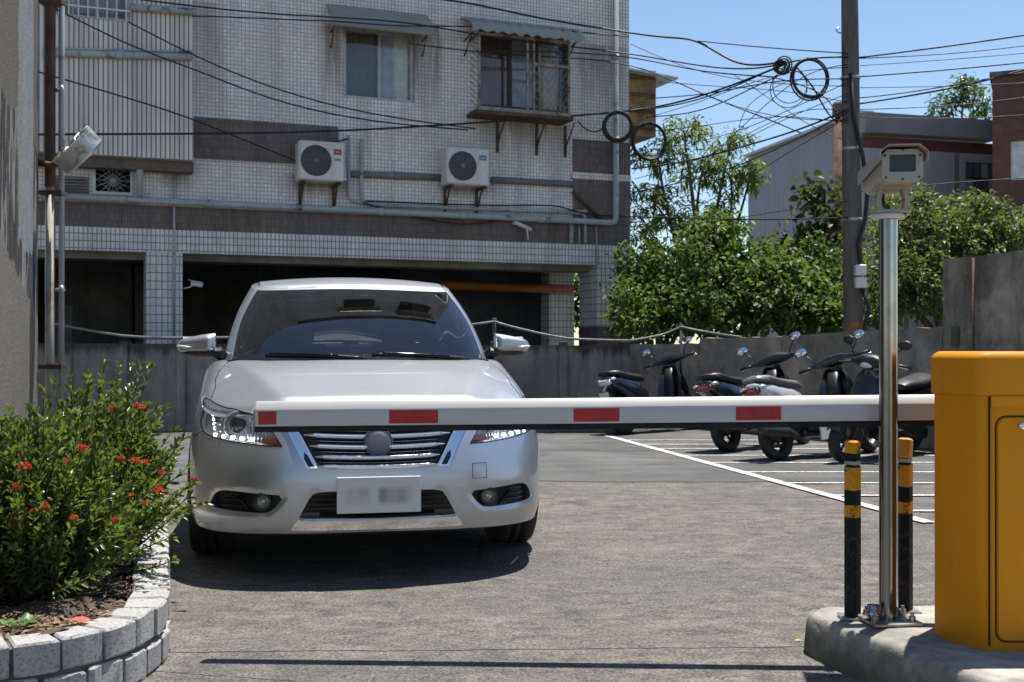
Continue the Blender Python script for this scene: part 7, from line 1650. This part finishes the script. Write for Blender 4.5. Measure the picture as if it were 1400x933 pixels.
# ---------------------------------------------------------------- overhead cables
CG = 'overhead cables'
remap = lambda x, d: float(np.interp(x, [860, 1160, 1176, 1420], [17.3, 14.35, 14.35, 13.3])) if (d > 16.3 and x > 860) else d
def cb_(pts, r, label, sag=0.0):
    """pts: photo pixel and depth per vertex; smoothed through"""
    if pts[-1][0] >= 1400: a_, b_ = pts[-2], pts[-1]; pts = pts[:-1]+[tuple(a_[i]+(b_[i]-a_[i])*3 for i in range(2))+(b_[2],)]
    if pts[0][0] < 90: a_, b_ = pts[0], pts[1]; k = (a_[0]-20)/(b_[0]-a_[0]); pts = [(20, a_[1]-(b_[1]-a_[1])*k, a_[2])]+list(pts)
    pts = [(x, y, remap(x, d)) for x, y, d in pts]; r *= pts[-1][2]/17.5; q = [np.array(P(*p)) for p in pts]
    if len(q) > 2:
        t_ = np.concatenate([[0], np.cumsum([np.linalg.norm(q[i+1]-q[i]) for i in range(len(q)-1)])]); s_ = Spl(t_, np.array(q)); out = [Vector(p) for p in s_(np.linspace(0, t_[-1], 12*len(q)))]
    else: out = [Vector(q[0]).lerp(Vector(q[1]), k/16)-Vector((0, 0, 4*sag*(k/16)*(1-k/16))) for k in range(17)]
    m = MB(); m.tube(out, r, 5); return tag(m.build('overhead_cable', MAT['wire']), label, 'cable', CG)
fd = lambda px: BP[1]+(px-440)*.0042-.45
def fc(pts): return [(x, y, fd(x)) for x, y in pts]
cb_(fc([(85, 108), (180, 136), (262, 163), (330, 190), (402, 219)]), .012, 'black cable sloping down the facade to the first air conditioner')
cb_(fc([(175, 30), (262, 74), (360, 115), (460, 145), (560, 164), (650, 176)]), .011, 'upper of two cables slanting past the left of the curtained window')
cb_(fc([(82, 15), (170, 58), (262, 94), (360, 131), (450, 155), (560, 171), (640, 178)]), .011, 'lower of two cables slanting past the left of the curtained window')
cb_(fc([(70, 184), (265, 183), (460, 179), (560, 174), (680, 166), (790, 158)])+[(880, 149, 17.5), (980, 124, 17.6), (1074, 88, 17.7)], .017, 'thick black cable crossing the facade between the window and air conditioners')
cb_(fc([(80, -15), (262, 8), (340, 16), (460, 24), (560, 32), (645, 46), (780, 64), (862, 74)])+[(960, 90, 17.5), (1057, 90, 17.6), (1074, 86, 17.7)], .013, 'black cable passing under the curtained window awning to the cable knot')
cb_(fc([(262, 22), (330, 24), (400, 27), (470, 30), (520, 34), (640, 36), (860, 50)]), .010, 'thin cable running along the curtained window awning')
cb_(fc([(430, -18), (560, -5), (624, 2), (720, 21), (843, 42)])+[(911, 51, 17.3), (950, 56, 17.5), (1010, 86, 17.6), (1074, 84, 17.7)], .018, 'thick bundled cable dipping from the building top toward the cable knot')
cb_([(953, 56, 17.5), (1060, 66, 17.7), (1160, 73, 17.85)], .010, 'thin cable branching from the thick bundle to the pole')
cb_(fc([(560, 60), (700, 75), (862, 90)])+[(963, 129, 17.6), (1057, 166, 17.8), (1095, 182, 18.2)], .011, 'cable descending from the caged window across the sky')
cb_(fc([(650, 70), (780, 72), (862, 79)])+[(960, 97, 17.5), (1055, 105, 17.7)], .011, 'cable leaving the building corner just above the ochre balcony')
cb_([(866, 152, 17.4), (940, 140, 17.5), (1014, 114, 17.6), (1074, 86, 17.7)], .012, 'cable rising from the thick cable coil to the knot')
cb_([(884, 160, 17.5), (960, 150, 17.5), (1030, 120, 17.6), (1090, 92, 17.7)], .010, 'cable rising from the thin cable coil to the knot')
cb_([(882, 135, 17.6), (980, 126, 17.6), (1060, 112, 17.7), (1160, 108, 17.85)], .010, 'level cable through the sky from the ochre balcony to the pole')
cb_([(864, 231, 17.4), (940, 220, 17.4), (1014, 201, 17.5), (1090, 178, 17.7), (1160, 150, 17.85)], .016, 'thick cable crossing the feathery tree up to the pole')
cb_([(864, 263, 17.4), (930, 250, 17.4), (990, 233, 17.5), (1080, 195, 17.7), (1160, 154, 17.85)], .011, 'lower cable crossing the feathery tree up to the pole')
cb_([(880, 318, 17.3), (960, 280, 17.4), (1060, 220, 17.6), (1160, 160, 17.85)], .008, 'thin steep cable from the leafy tree up to the pole')
cb_([(1174, 79, 17.85), (1290, 64, 17.2), (1420, 44, 16.5)], .015, 'topmost cable running right from the pole')
cb_([(1174, 80, 17.85), (1290, 74, 17.4), (1420, 55, 16.9)], .008, 'thin cable just below the topmost one right of the pole')
cb_([(1176, 105, 17.85), (1290, 96, 17.4), (1420, 82, 16.9)], .012, 'second thick cable running right from the pole')
cb_([(1176, 142, 17.85), (1250, 130, 17.6), (1356, 108, 17.1), (1420, 86, 16.8)], .015, 'thick cable rising right past the warehouse eave')
cb_([(1176, 134, 17.85), (1230, 128, 17.7), (1300, 117, 17.4), (1420, 94, 16.9)], .010, 'thin cable rising right above the warehouse eave')
cb_([(1176, 150, 17.85), (1290, 145, 17.4), (1420, 124, 16.9)], .007, 'faint lowest cable running right from the pole')
cb_([(860, 296, 17.3), (960, 299, 17.4), (1060, 300, 17.6), (1160, 298, 17.85)], .012, 'level cable in front of the feathery tree trunk')
cb_([(1176, 262, 17.9), (1280, 252, 18.5), (1420, 246, 19)], .007, 'thin cable crossing the warehouse wall right of the camera')
cb_([(1074, 86, 17.7), (1112, 80, 17.75), (1160, 78, 17.85)], .014, 'short thick cable joining the knot to the pole')
cb_([(1053, 105, 17.7), (1100, 118, 17.75), (1130, 135, 17.8), (1150, 165, 17.85)], .010, 'loose cable hanging from the knot to the pole side')
cb_([(1090, 92, 17.7), (1115, 125, 17.8), (1135, 158, 18.5), (1145, 168, 20)], .014, 'stay cable from the knot down to the thin pole')
cb_([(900, 260, 17.5), (980, 205, 17.5), (1040, 150, 17.6), (1110, 100, 17.75), (1160, 88, 17.85)], .007, 'thin cable sweeping up through the tree top')
cb_([(1010, 175, 17.6), (1020, 150, 17.6), (1045, 128, 17.6), (1075, 112, 17.7)], .006, 'loose hanging wire below the knot')
cb_([(963, 129, 17.6), (1030, 152, 17.7), (1100, 163, 17.8), (1160, 165, 17.85)], .007, 'thin slack cable sagging across the sky to the pole')
cb_([(862, 60, 17.6), (940, 92, 17.6), (1040, 112, 17.6), (1160, 118, 17.6)], .0065, 'thin wire crossing just under the thick bundle from the corner')
cb_([(870, 165, 17.6), (960, 138, 17.6), (1060, 104, 17.6), (1160, 92, 17.6)], .0065, 'thin wire climbing from the thick coil toward the pole top')
cb_([(880, 110, 17.6), (980, 118, 17.6), (1080, 126, 17.6), (1160, 140, 17.6)], .0065, 'thin wire leaving the ochre balcony canopy, sagging to the pole')
cb_([(868, 245, 17.6), (980, 208, 17.6), (1070, 165, 17.6), (1160, 128, 17.6)], .0065, 'thin wire cutting across the feathery tree crown')
cb_([(890, 205, 17.6), (990, 185, 17.6), (1080, 150, 17.6), (1160, 112, 17.6)], .0065, 'thin wire from the thin coil straight to the pole')
cb_([(1000, 100, 17.6), (1060, 140, 17.6), (1110, 172, 17.6), (1150, 190, 17.6)], .0065, 'loose wire dropping from the knot behind the thin pole')
cb_([(862, 310, 17.6), (960, 305, 17.6), (1060, 290, 17.6), (1160, 275, 17.6)], .0065, 'level thin wire low in front of the warehouse side')
cb_([(930, 235, 17.6), (1010, 190, 17.6), (1060, 165, 17.6), (1110, 150, 17.6), (1160, 152, 17.6)], .0065, 'wire curving from the tree up and over to the pole')
cb_([(1176, 90, 17.6), (1290, 82, 17.6), (1420, 70, 17.6)], .0065, 'thin wire between the two thick cables right of the pole')
cb_([(1176, 160, 17.6), (1290, 162, 17.6), (1420, 150, 17.6)], .0065, 'level thin wire across the warehouse eave right of the pole')
cb_([(1176, 120, 17.6), (1290, 118, 17.6), (1420, 110, 17.6)], .0065, 'thin straight wire in the middle of the cables right of the pole')
cb_([(880, 180, 17.6), (960, 172, 17.6), (1060, 160, 17.6), (1160, 168, 17.6)], .0065, 'slack thin wire from the thin coil past the tree top')
def coil(px, py, d, r, th, turns, label, tilt=(0, 0), wob=.05):
    k_ = remap(px, d)/d; r *= k_; th *= k_; c = P(px, py, d*k_); m = MB(); R_ = Matrix.Rotation(R(tilt[0]), 3, 'X') @ Matrix.Rotation(R(tilt[1]), 3, 'Z'); n = 40
    for k in range(turns):
        rr = r*(1+rng.uniform(-wob, wob)); ox, oz, oy = rng.uniform(-wob, wob)*r, rng.uniform(-wob, wob)*r, rng.uniform(-.02, .02); m.tube([c+R_ @ Vector((ox+rr*math.cos(a), oy, oz+rr*math.sin(a)*1.03)) for a in np.linspace(0, 2*math.pi, n+1)], th, 5, False)
    return tag(m.build('cable_coil', MAT['wire']), label, 'cable coil')
coil(845, 173, 17.0, .205, .022, 10, 'thick black cable coil hung on the building corner pipe')
coil(888, 193, 17.6, .27, .013, 5, 'thin cable coil hanging just right of the building corner', (0, 15))
coil(1107, 108, 17.75, .29, .013, 5, 'cable coil hanging left of the utility pole', (0, 10), .07)
coil(1082, 120, 17.7, .30, .007, 2, 'loose thin cable loop in the knot of wires', (10, -20), .15)
coil(1068, 92, 17.7, .10, .012, 6, 'small tangled knot where the cables meet', (20, 10), .4)
